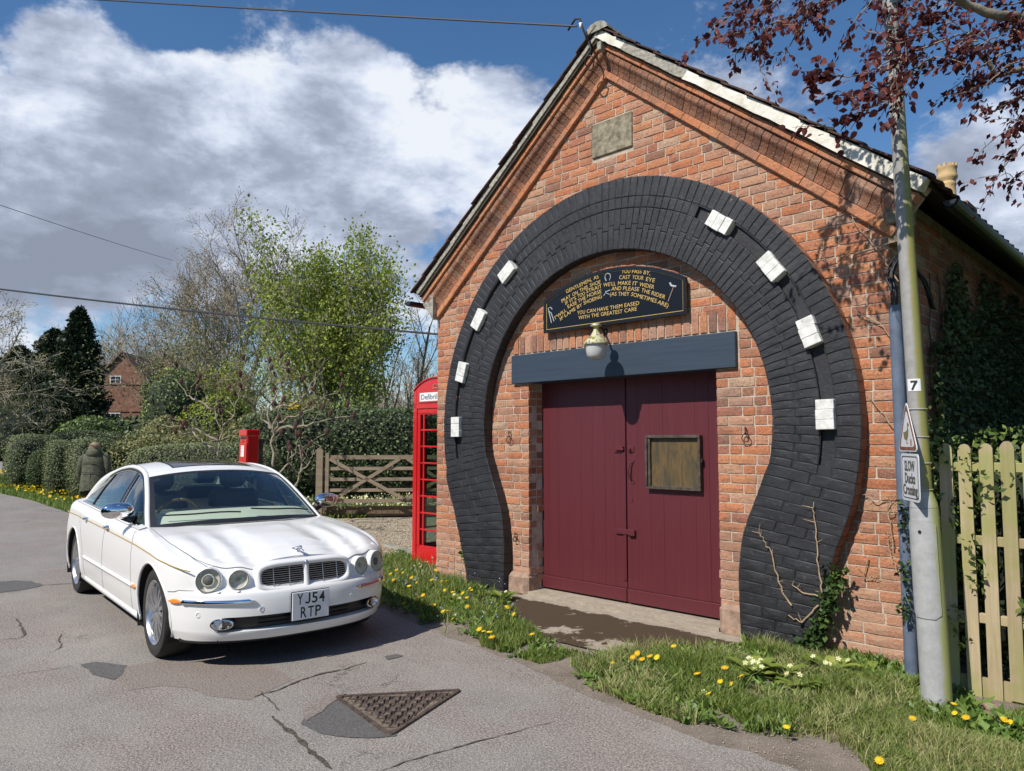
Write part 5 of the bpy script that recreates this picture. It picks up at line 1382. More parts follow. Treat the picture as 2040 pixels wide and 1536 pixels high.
# wheels
tyreprof = [(.232, -.098), (.245, -.108), (.285, -.118), (.318, -.112), (.331, -.095), (.335, -.06), (.336, 0), (.335, .06), (.331, .095), (.318, .112), (.285, .118), (.245, .108), (.232, .098)]
def wheel(x, sg):
    wl = empty('wheel', (0, 0, 0)); wl.parent = car; wl.location = (x, sg*.772, RW); wl.rotation_euler = (R(-90)*sg, 0, 0)
    mb = MB(); mb.lathe(tyreprof, 56); mb.F = [f for f in mb.F if len(f) == 4]; mb.T = [0]*len(mb.F); mb.M = mb.T
    for r_ in (-.045, -.015, .015, .045): pass
    mb.buildl('tyre', M['tyre'], wl, smooth=40)
    mb = MB(); mb.lathe([(.238, .104), (.242, .112), (.236, .114), (.226, .104), (.218, .085), (.208, .02), (.205, -.06), (.23, -.10)], 56)
    mb.F = [f for f in mb.F if len(f) == 4]; mb.T = [0]*len(mb.F); mb.M = mb.T
    mb.buildl('rim', M['alloy'], wl, smooth=50)
    mb = MB(); mb.lathe([(.20, -.02), (0, -.02)], 30); mb.buildl('brake_disc', M['shut'], wl)
    mb = MB(); mb.lathe([(.062, .03), (.060, .085), (.050, .095), (.030, .098), (.028, .090), (0, .090)], 24); mb.buildl('hub', M['alloy'], wl, smooth=40)
    mb = MB(); mb.lathe([(.027, .0905), (.024, .096), (0, .098)], 20); mb.buildl('hub_cap', M['chrome'], wl, smooth=True)
    sp = MB(); ns = 7
    V0 = []
    for sd in (-1, 1):
        L_ = []
        for k in range(7):
            q = k/6; r_ = .045+(.222-.045)*q; a = sd*(.020+.034*q-.012*math.sin(q*3.1))/r_*(1)
            a = sd*math.atan2(.010+.036*q**1.2, r_); wv = .0155-.003*q; zz = .088+.012*math.sin(q*math.pi)*.6-.004*q
            c = Vector((r_*math.cos(a), r_*math.sin(a), zz)); n_ = Vector((-math.sin(a), math.cos(a), 0))
            L_.append([c-n_*wv+Vector((0, 0, -.022)), c-n_*wv, c+Vector((0, 0, .005)), c+n_*wv, c+n_*wv+Vector((0, 0, -.022))])
        V = [v for l in L_ for v in l]; F = [(5*i+j, 5*i+j+1, 5*i+6+j, 5*i+5+j) for i in range(6) for j in range(4)]
        V0.append((V, [f[::-1] for f in F]))
    for V, F in V0: sp.add(V, F)
    sme = sp.me('spoke', M['alloy'], 40)
    for k in range(ns): link('spoke', sme, wl, loc=(0, 0, 0), rot=(0, 0, 2*math.pi*k/ns+.2))
    return wl
for x in (0, WB):
    for sg in (-1, 1): wheel(x, sg)
# bonnet and bumper shut lines round the nose
P = []
for i in range(NS):
    if st_list[i][0] == 'f' and G[i][NR-1][1] < .62 and st_list[i][1] > .5: p = G[i][NR-7]; P.append((p[0]+.001, p[1], p[2]+.001))
P = [(a, -b, c) for a, b, c in P[::-1]]+P[1:]
line(P, .0032, M['shut'], 'shut_line')
for sg in (-1, 1):
    P = [(surf_x(y, .566)+.0005, sg*y, .566) for y in np.linspace(.76, .84, 8)]+[(x, sg*(outy(x, .566)+.0008), .566-.02*(.55-x)/.2) for x in np.linspace(surf_x(.84, .566)-.03, .36, 10)]
    line(P, .0024, M['shut'], 'shut_line')
# cabin
mb = MB(); mb.box((-1.30, -.70, .70), (-.60, .70, .89), bev=.04); mb.grid(lambda a, b: (lambda p: (p[0]-.02-.62*a, p[1], p[2]-.030+.085*math.sin(math.pi*a*.8)))(canopy(-.70, (-.93+1.86*b))), 8, 14); mb.buildl('dashboard', M['cabin'], car, smooth=30)
mb = MB(); Mx = Matrix.Translation((-1.36, -.36, .93)) @ Matrix.Rotation(R(-62), 4, 'Y'); mb.add(*(lambda q: (q.V, q.F))(MB().tube([Mx @ Vector((.185*math.cos(t), .185*math.sin(t), 0)) for t in np.linspace(0, 2*math.pi, 33)], .014, 8))); mb.add(*(lambda q: (q.V, q.F))(MB().tube([Mx @ Vector((0, -.18, 0)), Mx @ Vector((0, 0, -.02)), Mx @ Vector((0, .18, 0))], [.018, .05, .018], 8))); M['wheelrim'] = flat('steering_wheel_wood', (.20, .14, .06), .3, 0, .2, 10); mb.buildl('steering_wheel', M['wheelrim'], car, smooth=True)
for x, ys_, w_ in ((-1.75, (-.37, .37), .26), (-2.70, (-.37, .37), .30)):
    for y in ys_:
        st = MB()
        st.box((x-.02, y-w_, .45), (x+.50, y+w_, .60), bev=.05); Mx = Matrix.Translation((x-.05, y, .55)) @ Matrix.Rotation(R(-14), 4, 'Y'); st.box((-.07, -w_, 0), (.07, w_, .60), Mx, bev=.05); st.box((-.05, -.14, .62), (.05, .14, .82 if x > -2 else .74), Mx, bev=.05)
        st.buildl('seat', M['seat'], car, smooth=30)
mb = MB(); P = canopy(-1.52, 0); mb.box((P[0]-.13, -.11, P[2]-.12), (P[0]-.10, .11, P[2]-.06), bev=.012); mb.tube([(P[0]-.11, 0, P[2]-.07), (P[0]-.06, 0, P[2]-.01)], .01, 6); mb.buildl('rear_view_mirror', M['trimblack'], car, smooth=30)
# boot edge, tail lights (seen only from the side)
for sg in (-1, 1):
    mb = MB(); mb.grid(lambda a, b: (lambda s_, z_: (plan(('b', s_), z_)[0]-.004, sg*(plan(('b', s_), z_)[1]+.004), z_))(.72+.27*a, .74+.15*b), 8, 5, flip=sg < 0); mb.buildl('tail_light', flat('red_lens', (.35, .01, .01), .15, 0, 0, 3, coat=1), car, smooth=True)
# ------------------------------------------------------------ street furniture and neighbours
def rot2(p, a): c, s = math.cos(a), math.sin(a); return (p[0]*c-p[1]*s, p[0]*s+p[1]*c)
# lamp post with its signs
P0 = ground(1867, 1406); pb = Vector((P0[0], P0[1], 0)); P1 = Vector(atd(1774, 20, pb.to_2d().dot(Vector(FWD)) - Vector(CAMP[:2]).dot(Vector(FWD))+.05))
ax = (P1-pb)/P1.z
def pa(z): return pb+ax*z
post = empty('lamp_post', tuple(pb), 'tall grey lamp post streaked with green algae carrying the duck signs by the picket fence', 'lamp post')
mb = MB(); mb.tube([pa(z) for z in (-.1, .3, .6, .9, 1.14, 1.17)], [.084, .083, .082, .081, .080, .078], 28); mb.build('base_section', M['polebase'], post, smooth=40)
mb = MB(); mb.tube([pa(z) for z in (1.172, 1.20, 1.245, 1.27)], [.078, .074, .060, .053], 28, cap=False); mb.build('shoulder', M['polebase'], post, smooth=True)
mb = MB(); mb.tube([pa(z) for z in (1.25, 1.8, 2.4, 3.0, 3.6, 4.2, 5.2, 6.2)], [.053, .0515, .050, .0475, .045, .043, .040, .036], 28); mb.tube([pa(6.2), pa(6.45)+Vector((-.1, -.05, 0)), pa(6.55)+Vector((-.4, -.25, 0))], .025, 10); mb.build('shaft', M['pole'], post, smooth=40)
mb = MB(); q = pa(6.55)+Vector((-.55, -.35, 0)); mb.lathe([(0, .08), (.10, .06), (.13, 0), (.11, -.04), (0, -.07)], 18, Matrix.Translation(q), sx=1.6); mb.build('lantern', M['cement'], post, smooth=True)
tocam = math.atan2(CAMP.y-pb.y, CAMP.x-pb.x)
def cylpatch(z0, z1, a0, a1, r, name, mat, corner=.0, th=.004):
    mb = MB(); nu, nv = 14, 24; V = []
    for i in range(nu+1):
        for j in range(nv+1):
            u = i/nu; v = j/nv; zz = z0+(z1-z0)*v; hw = 1.
            e = min(v*(z1-z0), (1-v)*(z1-z0))
            if corner and e < corner: hw = 1-(corner-math.sqrt(max(0, corner**2-(corner-e)**2)))/((a1-a0)*r/2)
            a = (a0+a1)/2+(u-.5)*(a1-a0)*hw; c = pa(zz); V.append((c.x+(r+th)*math.cos(a), c.y+(r+th)*math.sin(a), zz))
    F = [(i*(nv+1)+j, (i+1)*(nv+1)+j, (i+1)*(nv+1)+j+1, i*(nv+1)+j+1) for i in range(nu) for j in range(nv)]
    b = len(V)
    edge = [i*(nv+1) for i in range(nu+1)]+[nu*(nv+1)+j for j in range(1, nv+1)]+[i*(nv+1)+nv for i in range(nu-1, -1, -1)]+[j for j in range(nv-1, 0, -1)]
    for k in edge:
        v = V[k]; c = pa(v[2]); d = Vector((v[0]-c.x, v[1]-c.y, 0)).normalized(); V.append((c.x+d.x*(r-.002), c.y+d.y*(r-.002), v[2]))
    m_ = len(edge); F += [(edge[k], b+k, b+(k+1) % m_, edge[(k+1) % m_]) for k in range(m_)]
    mb.add(V, F); return mb.build(name, mat, post, smooth=30)
cylpatch(.52, 1.10, tocam-1.55, tocam+.72, .0815, 'access_door', M['polebase'], .035, .006)
mb = MB(); a = tocam-.35; c = pa(1.03); Mx = Matrix.Translation((c.x+.089*math.cos(a), c.y+.089*math.sin(a), 1.03)) @ Matrix.Rotation(a, 4, 'Z') @ Matrix.Rotation(R(90), 4, 'Y'); mb.lathe([(.010, 0), (.009, .004), (.005, .004), (.004, .001), (0, .001)], 14, Mx); mb.build('door_lock', M['blacktxt'], post)
cylpatch(1.88, 1.955, tocam-.95, tocam+.55, .051, 'number_label', M['white'], 0, .002)
me = text_mesh('7', .078, M['blacktxt'], .0008, 'CENTER', bold=.002); a = tocam-.2; c = pa(1.888); link('lettering', me, None, loc=(c.x+.0545*math.cos(a), c.y+.0545*math.sin(a), 1.889), rot=(R(90), 0, a+R(90)))
bpy.data.objects['lettering' if False else C.objects[-1].name].parent = post; C.objects[-1].location -= pb
# signs: seen at a sharp slant, facing down the lane
sn_ = Vector((-.84, -.54, 0)).normalized(); sd_ = Vector((.54, -.84, 0)).normalized()   # sd_ = rightwards along the plate
sgA = math.atan2(sn_.y, sn_.x)
def signroot(name, zc, off, lab):
    c = pa(zc)+sn_*.062+sd_*(off+.03); return empty(name, tuple(c), lab, 'road sign', rz=sgA+R(90))
def rounded(pts, r, n=5):
    out = []
    m_ = len(pts)
    for i in range(m_):
        p = Vector(pts[i]); a = (Vector(pts[i-1])-p).normalized(); b = (Vector(pts[(i+1) % m_])-p).normalized()
        for k in range(n): s = k/(n-1); q = (p+a*r)*(1-s)**2+p*2*s*(1-s)+(p+b*r)*s*s; out.append((q.x, q.y))
    return out
ts = signroot('duck_warning_sign', 1.665, -.03, 'triangular warning sign with a duck, strapped to the lamp post above the oblong sign')
tri = [(-.185, -.155), (.185, -.155), (0, .165)]
def plate(root, pts, y0, y1, mat, name, r=.03):
    mb = MB(); mb.prism(rounded(pts, r), y0, y1); return mb.buildl(name, mat, root)
plate(ts, tri, -.004, 0, M['signwhite'], 'plate', .05); plate(ts, [(x*.93, (z+.048)*.93-.048) for x, z in tri], -.0052, -.004, M['signred'], 'border', .045); plate(ts, [(x*.72, (z+.048)*.72-.050) for x, z in tri], -.0064, -.0052, M['signwhite'], 'field', .03)
duck = [(-.055, -.055), (-.048, -.075), (-.02, -.085), (.012, -.078), (.032, -.055), (.036, -.02), (.030, .0), (.048, .002), (.052, .010), (.034, .022), (.020, .020), (.014, .004), (.016, -.018), (.0, -.028), (-.025, -.034), (-.062, -.036)]
mb = MB(); mb.prism(duck, -.0076, -.0064); mb.box((-.012, -.0076, -.105), (-.006, -.0064, -.082)); mb.box((.006, -.0076, -.105), (.012, -.0064, -.080)); mb.box((-.012, -.0076, -.108), (.002, -.0064, -.104)); mb.box((.006, -.0076, -.108), (.020, -.0064, -.104)); mb.buildl('duck_symbol', M['olive'], ts)
plate(ts, [(.065, -.12), (.085, -.12), (.085, -.08), (.065, -.08)], -.0072, -.0064, M['signred'], 'sticker', .004)
ss = signroot('slow_ducks_sign', 1.352, -.03, 'white oblong sign reading SLOW Ducks Crossing strapped to the lamp post')
plate(ss, [(-.165, -.145), (.165, -.145), (.165, .145), (-.165, .145)], -.004, 0, M['signwhite'], 'plate', .035)
mb = MB(); o1 = rounded([(-.150, -.130), (.150, -.130), (.150, .130), (-.150, .130)], .03); i1 = [(x*.955, z*.952) for x, z in o1]; n = len(o1)
mb.add([(x, -.0055, z) for x, z in o1+i1], [(k, (k+1) % n, n+(k+1) % n, n+k) for k in range(n)]); mb.buildl('border', M['darkprint'], ss)
for s, z, wd in (('SLOW', .040, .19), ('Ducks', -.035, .19), ('Crossing', -.105, .265)):
    me = text_mesh(s, .088, M['darkprint'], .0006, bold=.0022); w0, w1 = twidth(me)
    for v in me.vertices: v.co.x = (v.co.x-(w0+w1)/2)*wd/(w1-w0)
    link('lettering', me, ss, loc=(0, -.0055, z), rot=(R(90), 0, 0))
# straps
for z in (1.60, 1.77, 1.28, 1.44):
    mb = MB(); c = pa(z); mb.tube([(c.x+.055*math.cos(t), c.y+.055*math.sin(t), z) for t in np.linspace(0, 2*math.pi, 25)], .004, 5); mb.build('strap', M['polebase'], post)

# cable conduit at the corner of the forge
cx, cy = 5.165, -.26
cd = empty('cable_conduit', (cx, cy, 0), 'blue-grey cable conduit rising beside the forge corner left of the lamp post', 'pipe')
mb = MB(); mb.tube([(cx+.012, cy, -.05), (cx+.006, cy, 1.2), (cx, cy, 2.50)], .041, 20); mb.build('conduit', M['pipe'], cd, smooth=40)
mb = MB(); mb.tube([(cx+.075, cy+.04, -.05), (cx+.06, cy+.04, 1.0), (cx+.05, cy+.04, 1.95)], .022, 14); mb.build('side_tube', M['pipe'], cd, smooth=40)
rr = random.Random(3)
for k in range(7):
    a = rr.uniform(0, 6.3); q = Vector((cx+.022*math.cos(a), cy+.022*math.sin(a), 2.48)); b = rr.uniform(-.035, .01)
    pts = [q, q+Vector((0, .0, .12)), q+Vector((-.02+b, .05, .26)), q+Vector((.02, .14, .36+rr.uniform(0, .06))), q+Vector((.06, .30, .30)), q+Vector((.06, .50, .18+rr.uniform(0, .12))), q+Vector((.03, .8, .10))]
    P = [Vector(pts[0])]
    for i in range(len(pts)-1):
        for s in (.33, .66, 1):
            p_1 = pts[max(0, i-1)]; p0 = pts[i]; p1 = pts[i+1]; p2 = pts[min(len(pts)-1, i+2)]
            P.append(.5*((2*p0)+(p1-p_1)*s+(2*p_1-5*p0+4*p1-p2)*s*s+(3*p0-p_1-3*p1+p2)*s**3))
    mb = MB(); mb.tube(P, .006 if k else .011, 6); mb.build('cable', M['cable'], cd, smooth=True)

# picket fence
FY = -.288; fen = empty('picket_fence', (5.3, FY, 0), 'mossy round-topped wooden picket fence right of the lamp post', 'fence')
pm = []
for v in range(4):
    rr = random.Random(50+v); mb = MB(); pts = [(-.037, 0), (.037, 0), (.037, 1.52)]+[(.037*math.cos(t), 1.52+.045*math.sin(t)) for t in np.linspace(.25, math.pi-.25, 7)]+[(-.037, 1.52)]
    mb.prism([(x+rr.uniform(-.0015, .0015), z) for x, z in pts], 0, .019); pm.append(mb.me('picket', M['picket']))
rr = random.Random(8)
xs_ = [5.316, 5.427, 5.545, 5.655, 5.771]; x = 5.885
while x < 9.4: xs_.append(x); x += .113
for x in xs_: link('picket', rr.choice(pm), fen, loc=(x-5.3, rr.uniform(-.002, .002), rr.uniform(-.01, .015)), rot=(0, rr.uniform(-.008, .008), 0))
for z in (.47, .95, 1.41): mb = MB(); mb.box((5.24, FY+.021, z-.03), (9.4, FY+.060, z+.03), bev=.004); mb.build('rail', M['picket'], fen)
mb = MB(); mb.box((5.24, FY+.021, -.04), (9.4, FY+.04, .11)); mb.build('gravel_board', M['picket'], fen)
for x in (5.25, 7.2, 9.3): mb = MB(); mb.box((x-.04, FY+.061, -.1), (x+.04, FY+.14, 1.45)); mb.build('fence_post', M['picket'], fen)

# telephone kiosk
KX, KY, KW = -.485, .37, .88
kio = empty('telephone_kiosk', (KX, KY+KW/2, -.05), 'red telephone kiosk with a Defibrillator panel standing left of the forge', 'telephone box')
def kface(k):
    Rm = Matrix.Translation((KX, KY+KW/2, 0)) @ Matrix.Rotation(R(90)*k, 4, 'Z') @ Matrix.Translation((0, -KW/2, 0))
    h = KW/2
    mb = MB()
    mb.box((-h, 0, -.02), (-h+.075, .075, 2.06), Rm, bev=.006)
    mb.build('corner_post', M['red'], kio, smooth=30)
    mb = MB(); mb.box((-h+.077, .012, .0), (h-.077, .05, .235), Rm, bev=.004); mb.box((-h+.135, .006, .03), (h-.135, .012, .205), Rm, bev=.003); mb.build('kick_panel', M['red'], kio)
    mb = MB(); 
    for (a, b) in ((-h+.077, -h+.135), (h-.135, h-.077)): mb.box((a, .012, .237), (b, .05, 1.93), Rm, bev=.003)
    mb.box((-h+.077, .012, 1.932), (h-.077, .05, 1.99), Rm, bev=.003); mb.build('door_frame', M['red'], kio)
    z0, z1 = .237, 1.93; mb = MB()
    for i in range(9):
        z = z0+(z1-z0)*i/8; mb.box((-h+.136, .018, z-.011), (h-.136, .044, z+.011), Rm, bev=.003)
    mb.build('glazing_bar', M['red'], kio); kio.children[-1]['kind'] = 'stuff'
    for xx in (-h+.195, h-.195): mb = MB(); mb.box((xx-.014, .020, z0), (xx+.014, .042, z1), Rm, bev=.003); mb.build('mullion', M['red'], kio)
    mb = MB(); mb.box((-h+.13, .030, z0), (h-.13, .034, z1), Rm); mb.build('pane', M['boxglass'], kio)
    mb = MB(); mb.box((-h+.0, .002, 1.995), (h-.0, .07, 2.06), Rm, bev=.006); mb.build('cornice', M['red'], kio)
    pts = [(-h+.005, 2.062), (h-.005, 2.062), (h-.005, 2.235)]+[((h-.005)*math.sin(t)/math.sin(.95), 2.235+.155*(math.cos(t)-math.cos(.95))/(1-math.cos(.95))) for t in np.linspace(.95, -.95, 15)][1:-1]+[(-h+.005, 2.235)]
    mb = MB(); mb.prism(pts, .008, .06, Rm); ped = mb.build('pediment', M['red'], kio)
    a = [(x*1.0, z) for x, z in pts[2:]]; mb = MB(); mb.tube([Rm @ Vector((x, .002, z)) for x, z in a], .012, 8); mb.build('pediment_rim', M['red'], kio, smooth=40)
    mb = MB(); mb.box((-.315, -.002, 2.075), (.315, .0, 2.215), Rm); mb.build('panel_frame', M['red'], kio)
    mb = MB(); mb.box((-.30, -.005, 2.09), (.30, -.002, 2.20), Rm); mb.build('word_panel', M['white'], kio)
    if k == 0:
        me = text_mesh('Defibrillator', .095, M['pipe'], .0006, bold=.001); w0, w1 = twidth(me)
        for v in me.vertices: v.co.x = (v.co.x-(w0+w1)/2)*.54/(w1-w0)
        o = link('lettering', me, kio, loc=(0, -KW/2-.006, 2.113+.05), rot=(R(90), 0, 0))
        mb = MB(); Rk = Rm @ Matrix.Translation((0, .004, 2.275))
        mb.box((-.045, -.006, -.028), (.045, .002, -.014), Rk)
        for xx, zz in ((-.04, .012), (-.02, .022), (0, .028), (.02, .022), (.04, .012)): mb.lathe([(.009, 0), (.006, .006), (0, .008)], 8, Rk @ Matrix.Translation((xx, 0, zz)) @ Matrix.Rotation(R(90), 4, 'X')); mb.beam(Rk @ Vector((xx*.8, -.003, -.014)), Rk @ Vector((xx, -.003, zz)), .006, .006)
        mb.build('crown_emblem', M['gold'] if False else flat('worn_gilt', (.62, .22, .14), .5), kio)
for k in range(4): kface(k)
mb = MB(); h = KW/2; n = 12
V = [(KX-h*.97+2*h*.97*i/n, KY+h-h*.97+2*h*.97*j/n, 2.24+.13*(1-(2*i/n-1)**2*.9)*(1-(2*j/n-1)**2*.9)**.5+.0) for i in range(n+1) for j in range(n+1)]
mb.add(V, [(i*(n+1)+j, (i+1)*(n+1)+j, (i+1)*(n+1)+j+1, i*(n+1)+j+1) for i in range(n) for j in range(n)]); mb.build('dome', M['red'], kio, smooth=True)
mb = MB(); mb.box((KX-h-.01, KY-.01, -.06), (KX+h+.01, KY+KW+.01, -.021)); mb.build('plinth', M['blackgloss'], kio)
mb = MB(); mb.box((KX-.12, KY+.62, 1.0), (KX+.18, KY+.78, 1.55), bev=.01); mb.build('cabinet', M['trimblack'], kio)

# wall post box on its post
bc = Vector(atd(495, 890, 11.6)); pbx = empty('post_box', (bc.x, bc.y, 0), 'small red post box on a dark post in front of the hedge', 'post box')
w2, h2 = .125, .255
def PB_(a, b, name, mat, bev=.004): mb = MB(); mb.box((bc.x+a[0], bc.y+a[1], bc.z+a[2]), (bc.x+b[0], bc.y+b[1], bc.z+b[2]), bev=bev); return mb.build(name, mat, pbx)
PB_((-w2, -.08, -h2), (w2, .11, h2), 'box', M['red'], .012)
PB_((-w2-.012, -.10, h2-.09), (w2+.012, .12, h2+.012), 'hood', M['red'], .01); PB_((-w2+.03, -.084, .12), (w2-.03, -.079, .15), 'slot', M['blacktxt'], 0)
PB_((-w2+.004, -.094, -h2+.01), (w2-.004, -.081, .065), 'door', M['red'], .005); PB_((-w2+.015, -.088, .075), (w2-.015, -.081, .112), 'name_band', M['red'], .003)
PB_((-.052, -.100, -h2+.10), (.052, -.095, .02), 'collection_plate', M['white'], .002)
for s, z in (('POST', .035), ('OFFICE', 0)): pass
me = text_mesh('ER', .05, flat('raised_red', (.45, .02, .02), .4), .001, 'CENTER'); o = link('lettering', me, pbx, loc=(0, -.089, bc.z+.078), rot=(R(90), 0, 0))
for k in range(5): PB_((-.04, -.1005, .0-k*.026), (.03-.012*(k % 3), -.1002, .004-k*.026), 'print_line', M['darkprint'], 0)
mb = MB(); mb.box((bc.x-.05, bc.y+.125, -.05), (bc.x+.05, bc.y+.22, bc.z+.12)); mb.box((bc.x-.09, bc.y-.06, bc.z-h2-.05), (bc.x+.09, bc.y+.12, bc.z-h2-.012)); mb.build('post', M['barkdark'], pbx)

# five-bar gate
g0 = Vector(ground(637, 1034)); g1 = Vector(atd(960, 900, 15.6)); g1.z = 0; gd = (g1-g0).normalized(); gl = 3.2; gup = Vector((0, 0, 1)); gn = gd.cross(gup)
gate = empty('field_gate', tuple(g0), 'weathered wooden five-bar gate with crossed braces across the gravel drive', 'gate')
def gp(s, z, o=0): return g0+gd*s+gup*z+gn*o
zt_ = lambda z: z
for z, h_ in ((1.25, .085), (1.02, .065), (.80, .065), (.58, .065), (.36, .075)): mb = MB(); mb.beam(gp(.10, z), gp(gl, z), .035, h_); mb.build('bar', M['gatewood'], gate)
for s in (.13, gl-.04): mb = MB(); mb.beam(gp(s, .28, .0), gp(s, 1.34, .0), .085, .07, up=gd); mb.build('stile', M['gatewood'], gate)
for a, b in (((.18, 1.22), (1.75, .36)), ((3.1, 1.22), (1.7, .36)), ((.25, .38), (1.6, 1.22)), ((3.05, .38), (1.75, 1.22))): mb = MB(); mb.beam(gp(a[0], a[1], .037), gp(b[0], b[1], .037), .025, .07); mb.build('brace', M['gatewood'], gate)
mb = MB(); mb.beam(gp(-.02, -.1), gp(-.02, 1.40), .13, .13, up=gd); 
c = gp(-.02, 1.40); mb.beam(gp(-.02, 1.40), gp(-.02, 1.43), .09, .09, up=gd); mb.build('gate_post', M['gatewood'], gate)
mesh_m = MB()
for k in range(26): s = .16+k*.12; mesh_m.beam(gp(s, .36, -.03), gp(s, .78, -.03), .004, .004, up=gd)
for k in range(5): mesh_m.beam(gp(.15, .38+k*.09, -.03), gp(gl, .38+k*.09, -.03), .004, .004)
o = mesh_m.build('wire_netting', M['wire'], gate); o['kind'] = 'stuff'
for k, (z, hh, o_) in enumerate(((.13, .20, -.25), (-.02, .14, -.32))):
    t = MB(); t.beam(gp(-.15-.1*k, z, o_), gp(gl+.6, z, o_), .10, hh); t.build('timber_sleeper', M['sleeper'], None)
    tag(C.objects[-1], ('upper' if k == 0 else 'lower')+' long dark timber sleeper edging the garden below the gate', 'timber sleeper')

# person in the olive coat, walking away
pc = Vector(atd(188, 900, 14.6)); pc.z = 0
per = empty('person', tuple(pc), 'person in a hooded olive coat walking away along the verge behind the car', 'person', rz=R(YAW)+.15)
M['coat'] = flat('olive_coat', (.12, .125, .078), .8, 0, .3, 14, .5, 25); M['coatdark'] = flat('olive_coat_seam', (.035, .038, .024), .8); M['hair'] = flat('light_brown_hair', (.50, .35, .20), .6, 0, .45, 60, .6, 120)
M['jeans'] = flat('dark_trousers', (.02, .022, .03), .8); M['skin'] = flat('skin_tone', (.5, .30, .22), .6)
def skinfig(name, pts, edges, rad, mat, parent, sub=2):
    me = bpy.data.meshes.new(name); me.from_pydata(pts, edges, []); o = bpy.data.objects.new(name, me); C.objects.link(o)
    md = o.modifiers.new('s', 'SKIN'); md.use_smooth_shade = True
    for v, r_ in zip(me.skin_vertices[0].data, rad): v.radius = r_ if hasattr(r_, '__len__') else (r_, r_)
    me.skin_vertices[0].data[0].use_root = True
    o.modifiers.new('u', 'SUBSURF').levels = sub
    dg = bpy.context.evaluated_depsgraph_get(); dg.update(); nm = bpy.data.meshes.new_from_object(o.evaluated_get(dg)); bpy.data.objects.remove(o)
    nm.materials.clear(); nm.materials.append(mat); nm.name = name; nm.shade_smooth(); return link(name, nm, parent)
H_ = 1.56
pts = [(0, 0, .86), (0, .01, 1.05), (0, .03, 1.26), (0, .04, 1.34), (0, .055, 1.40), (0, .065, 1.49),
       (-.16, .03, 1.26), (-.225, .02, 1.03), (-.225, .10, .83), (-.22, .14, .76), (.16, .03, 1.26), (.225, .02, 1.03), (.225, .10, .83), (.22, .14, .76),
       (-.09, 0, .80), (-.10, .07, .46), (-.10, -.02, .08), (-.10, .12, .04), (.09, 0, .80), (.10, -.03, .46), (.10, -.16, .12), (.10, -.06, .04)]
ed = [(0, 1), (1, 2), (2, 3), (3, 4), (4, 5), (2, 6), (6, 7), (7, 8), (8, 9), (2, 10), (10, 11), (11, 12), (12, 13), (0, 14), (14, 15), (15, 16), (16, 17), (0, 18), (18, 19), (19, 20), (20, 21)]
rad = [.13, .12, .12, .06, .055, .085, .06, .045, .035, .03, .06, .045, .035, .03, .085, .06, .045, .04, .085, .06, .045, .04]
skinfig('body', pts, ed, rad, M['jeans'], per)
mb = MB(); secs = [(.62, .245, .175), (.70, .25, .18), (.82, .245, .175), (.95, .225, .16), (1.05, .215, .15), (1.15, .225, .15), (1.25, .225, .14), (1.32, .19, .12), (1.37, .12, .09), (1.39, .09, .08)]
n = 28; V = []
for z, a, b in secs:
    for k in range(n):
        t = 2*math.pi*k/n; w_ = 1+.022*math.sin(5*t+z*9)*(z < 1.1)+.012*math.sin(z*46+math.cos(t)*2); V.append((a*w_*math.cos(t), .02+b*w_*math.sin(t), z+.01*math.sin(3*t)))
mb.add(V, [(i*n+k, i*n+(k+1) % n, (i+1)*n+(k+1) % n, (i+1)*n+k) for i in range(len(secs)-1) for k in range(n)]); coat = mb.buildl('coat', M['coat'], per, smooth=True)
for sg in (-1, 1):
    mb = MB(); mb.tube([(sg*.15, .02, 1.30), (sg*.205, .02, 1.24), (sg*.245, .015, 1.10), (sg*.262, .03, .98), (sg*.258, .08, .88), (sg*.245, .13, .80)], [.06, .078, .070, .064, .058, .052], 14); mb.buildl('sleeve', M['coat'], coat, smooth=True)
mb = MB(); mb.lathe([(.0, .115), (.08, .10), (.125, .05), (.135, .0), (.12, -.05), (.07, -.08), (0, -.09)], 20, Matrix.Translation((0, -.055, 1.345)) @ Matrix.Rotation(R(-12), 4, 'X'), sy=.62); mb.buildl('hood', M['coat'], coat, smooth=True)
mb = MB(); mb.tube([(-.21, -.115, 1.19), (-.1, -.145, 1.175), (0, -.15, 1.17), (.1, -.145, 1.175), (.21, -.115, 1.19)], .005, 5); mb.tube([(-.2, -.13, .98), (0, -.16, .97), (.2, -.13, .98)], .005, 5); mb.tube([(0, -.155, .63), (0, -.15, .95)], .004, 5); mb.buildl('seam', M['coatdark'], coat)
mb = MB(); V = []; n1_, n2_ = 20, 14; rq = random.Random(2)
for i in range(n1_):
    for j in range(n2_+1):
        t = 2*math.pi*i/n1_; u = math.pi*j/n2_-math.pi/2; w_ = 1+rq.uniform(-.05, .05); V.append((.108*math.cos(u)*math.cos(t)*w_, .015+.115*math.cos(u)*math.sin(t)*w_, 1.465+.102*math.sin(u)*w_-(.045 if u < -.3 else 0)))
mb.add(V, [(i*(n2_+1)+j, ((i+1) % n1_)*(n2_+1)+j, ((i+1) % n1_)*(n2_+1)+j+1, i*(n2_+1)+j+1) for i in range(n1_) for j in range(n2_)]); mb.buildl('hair', M['hair'], per, smooth=True)

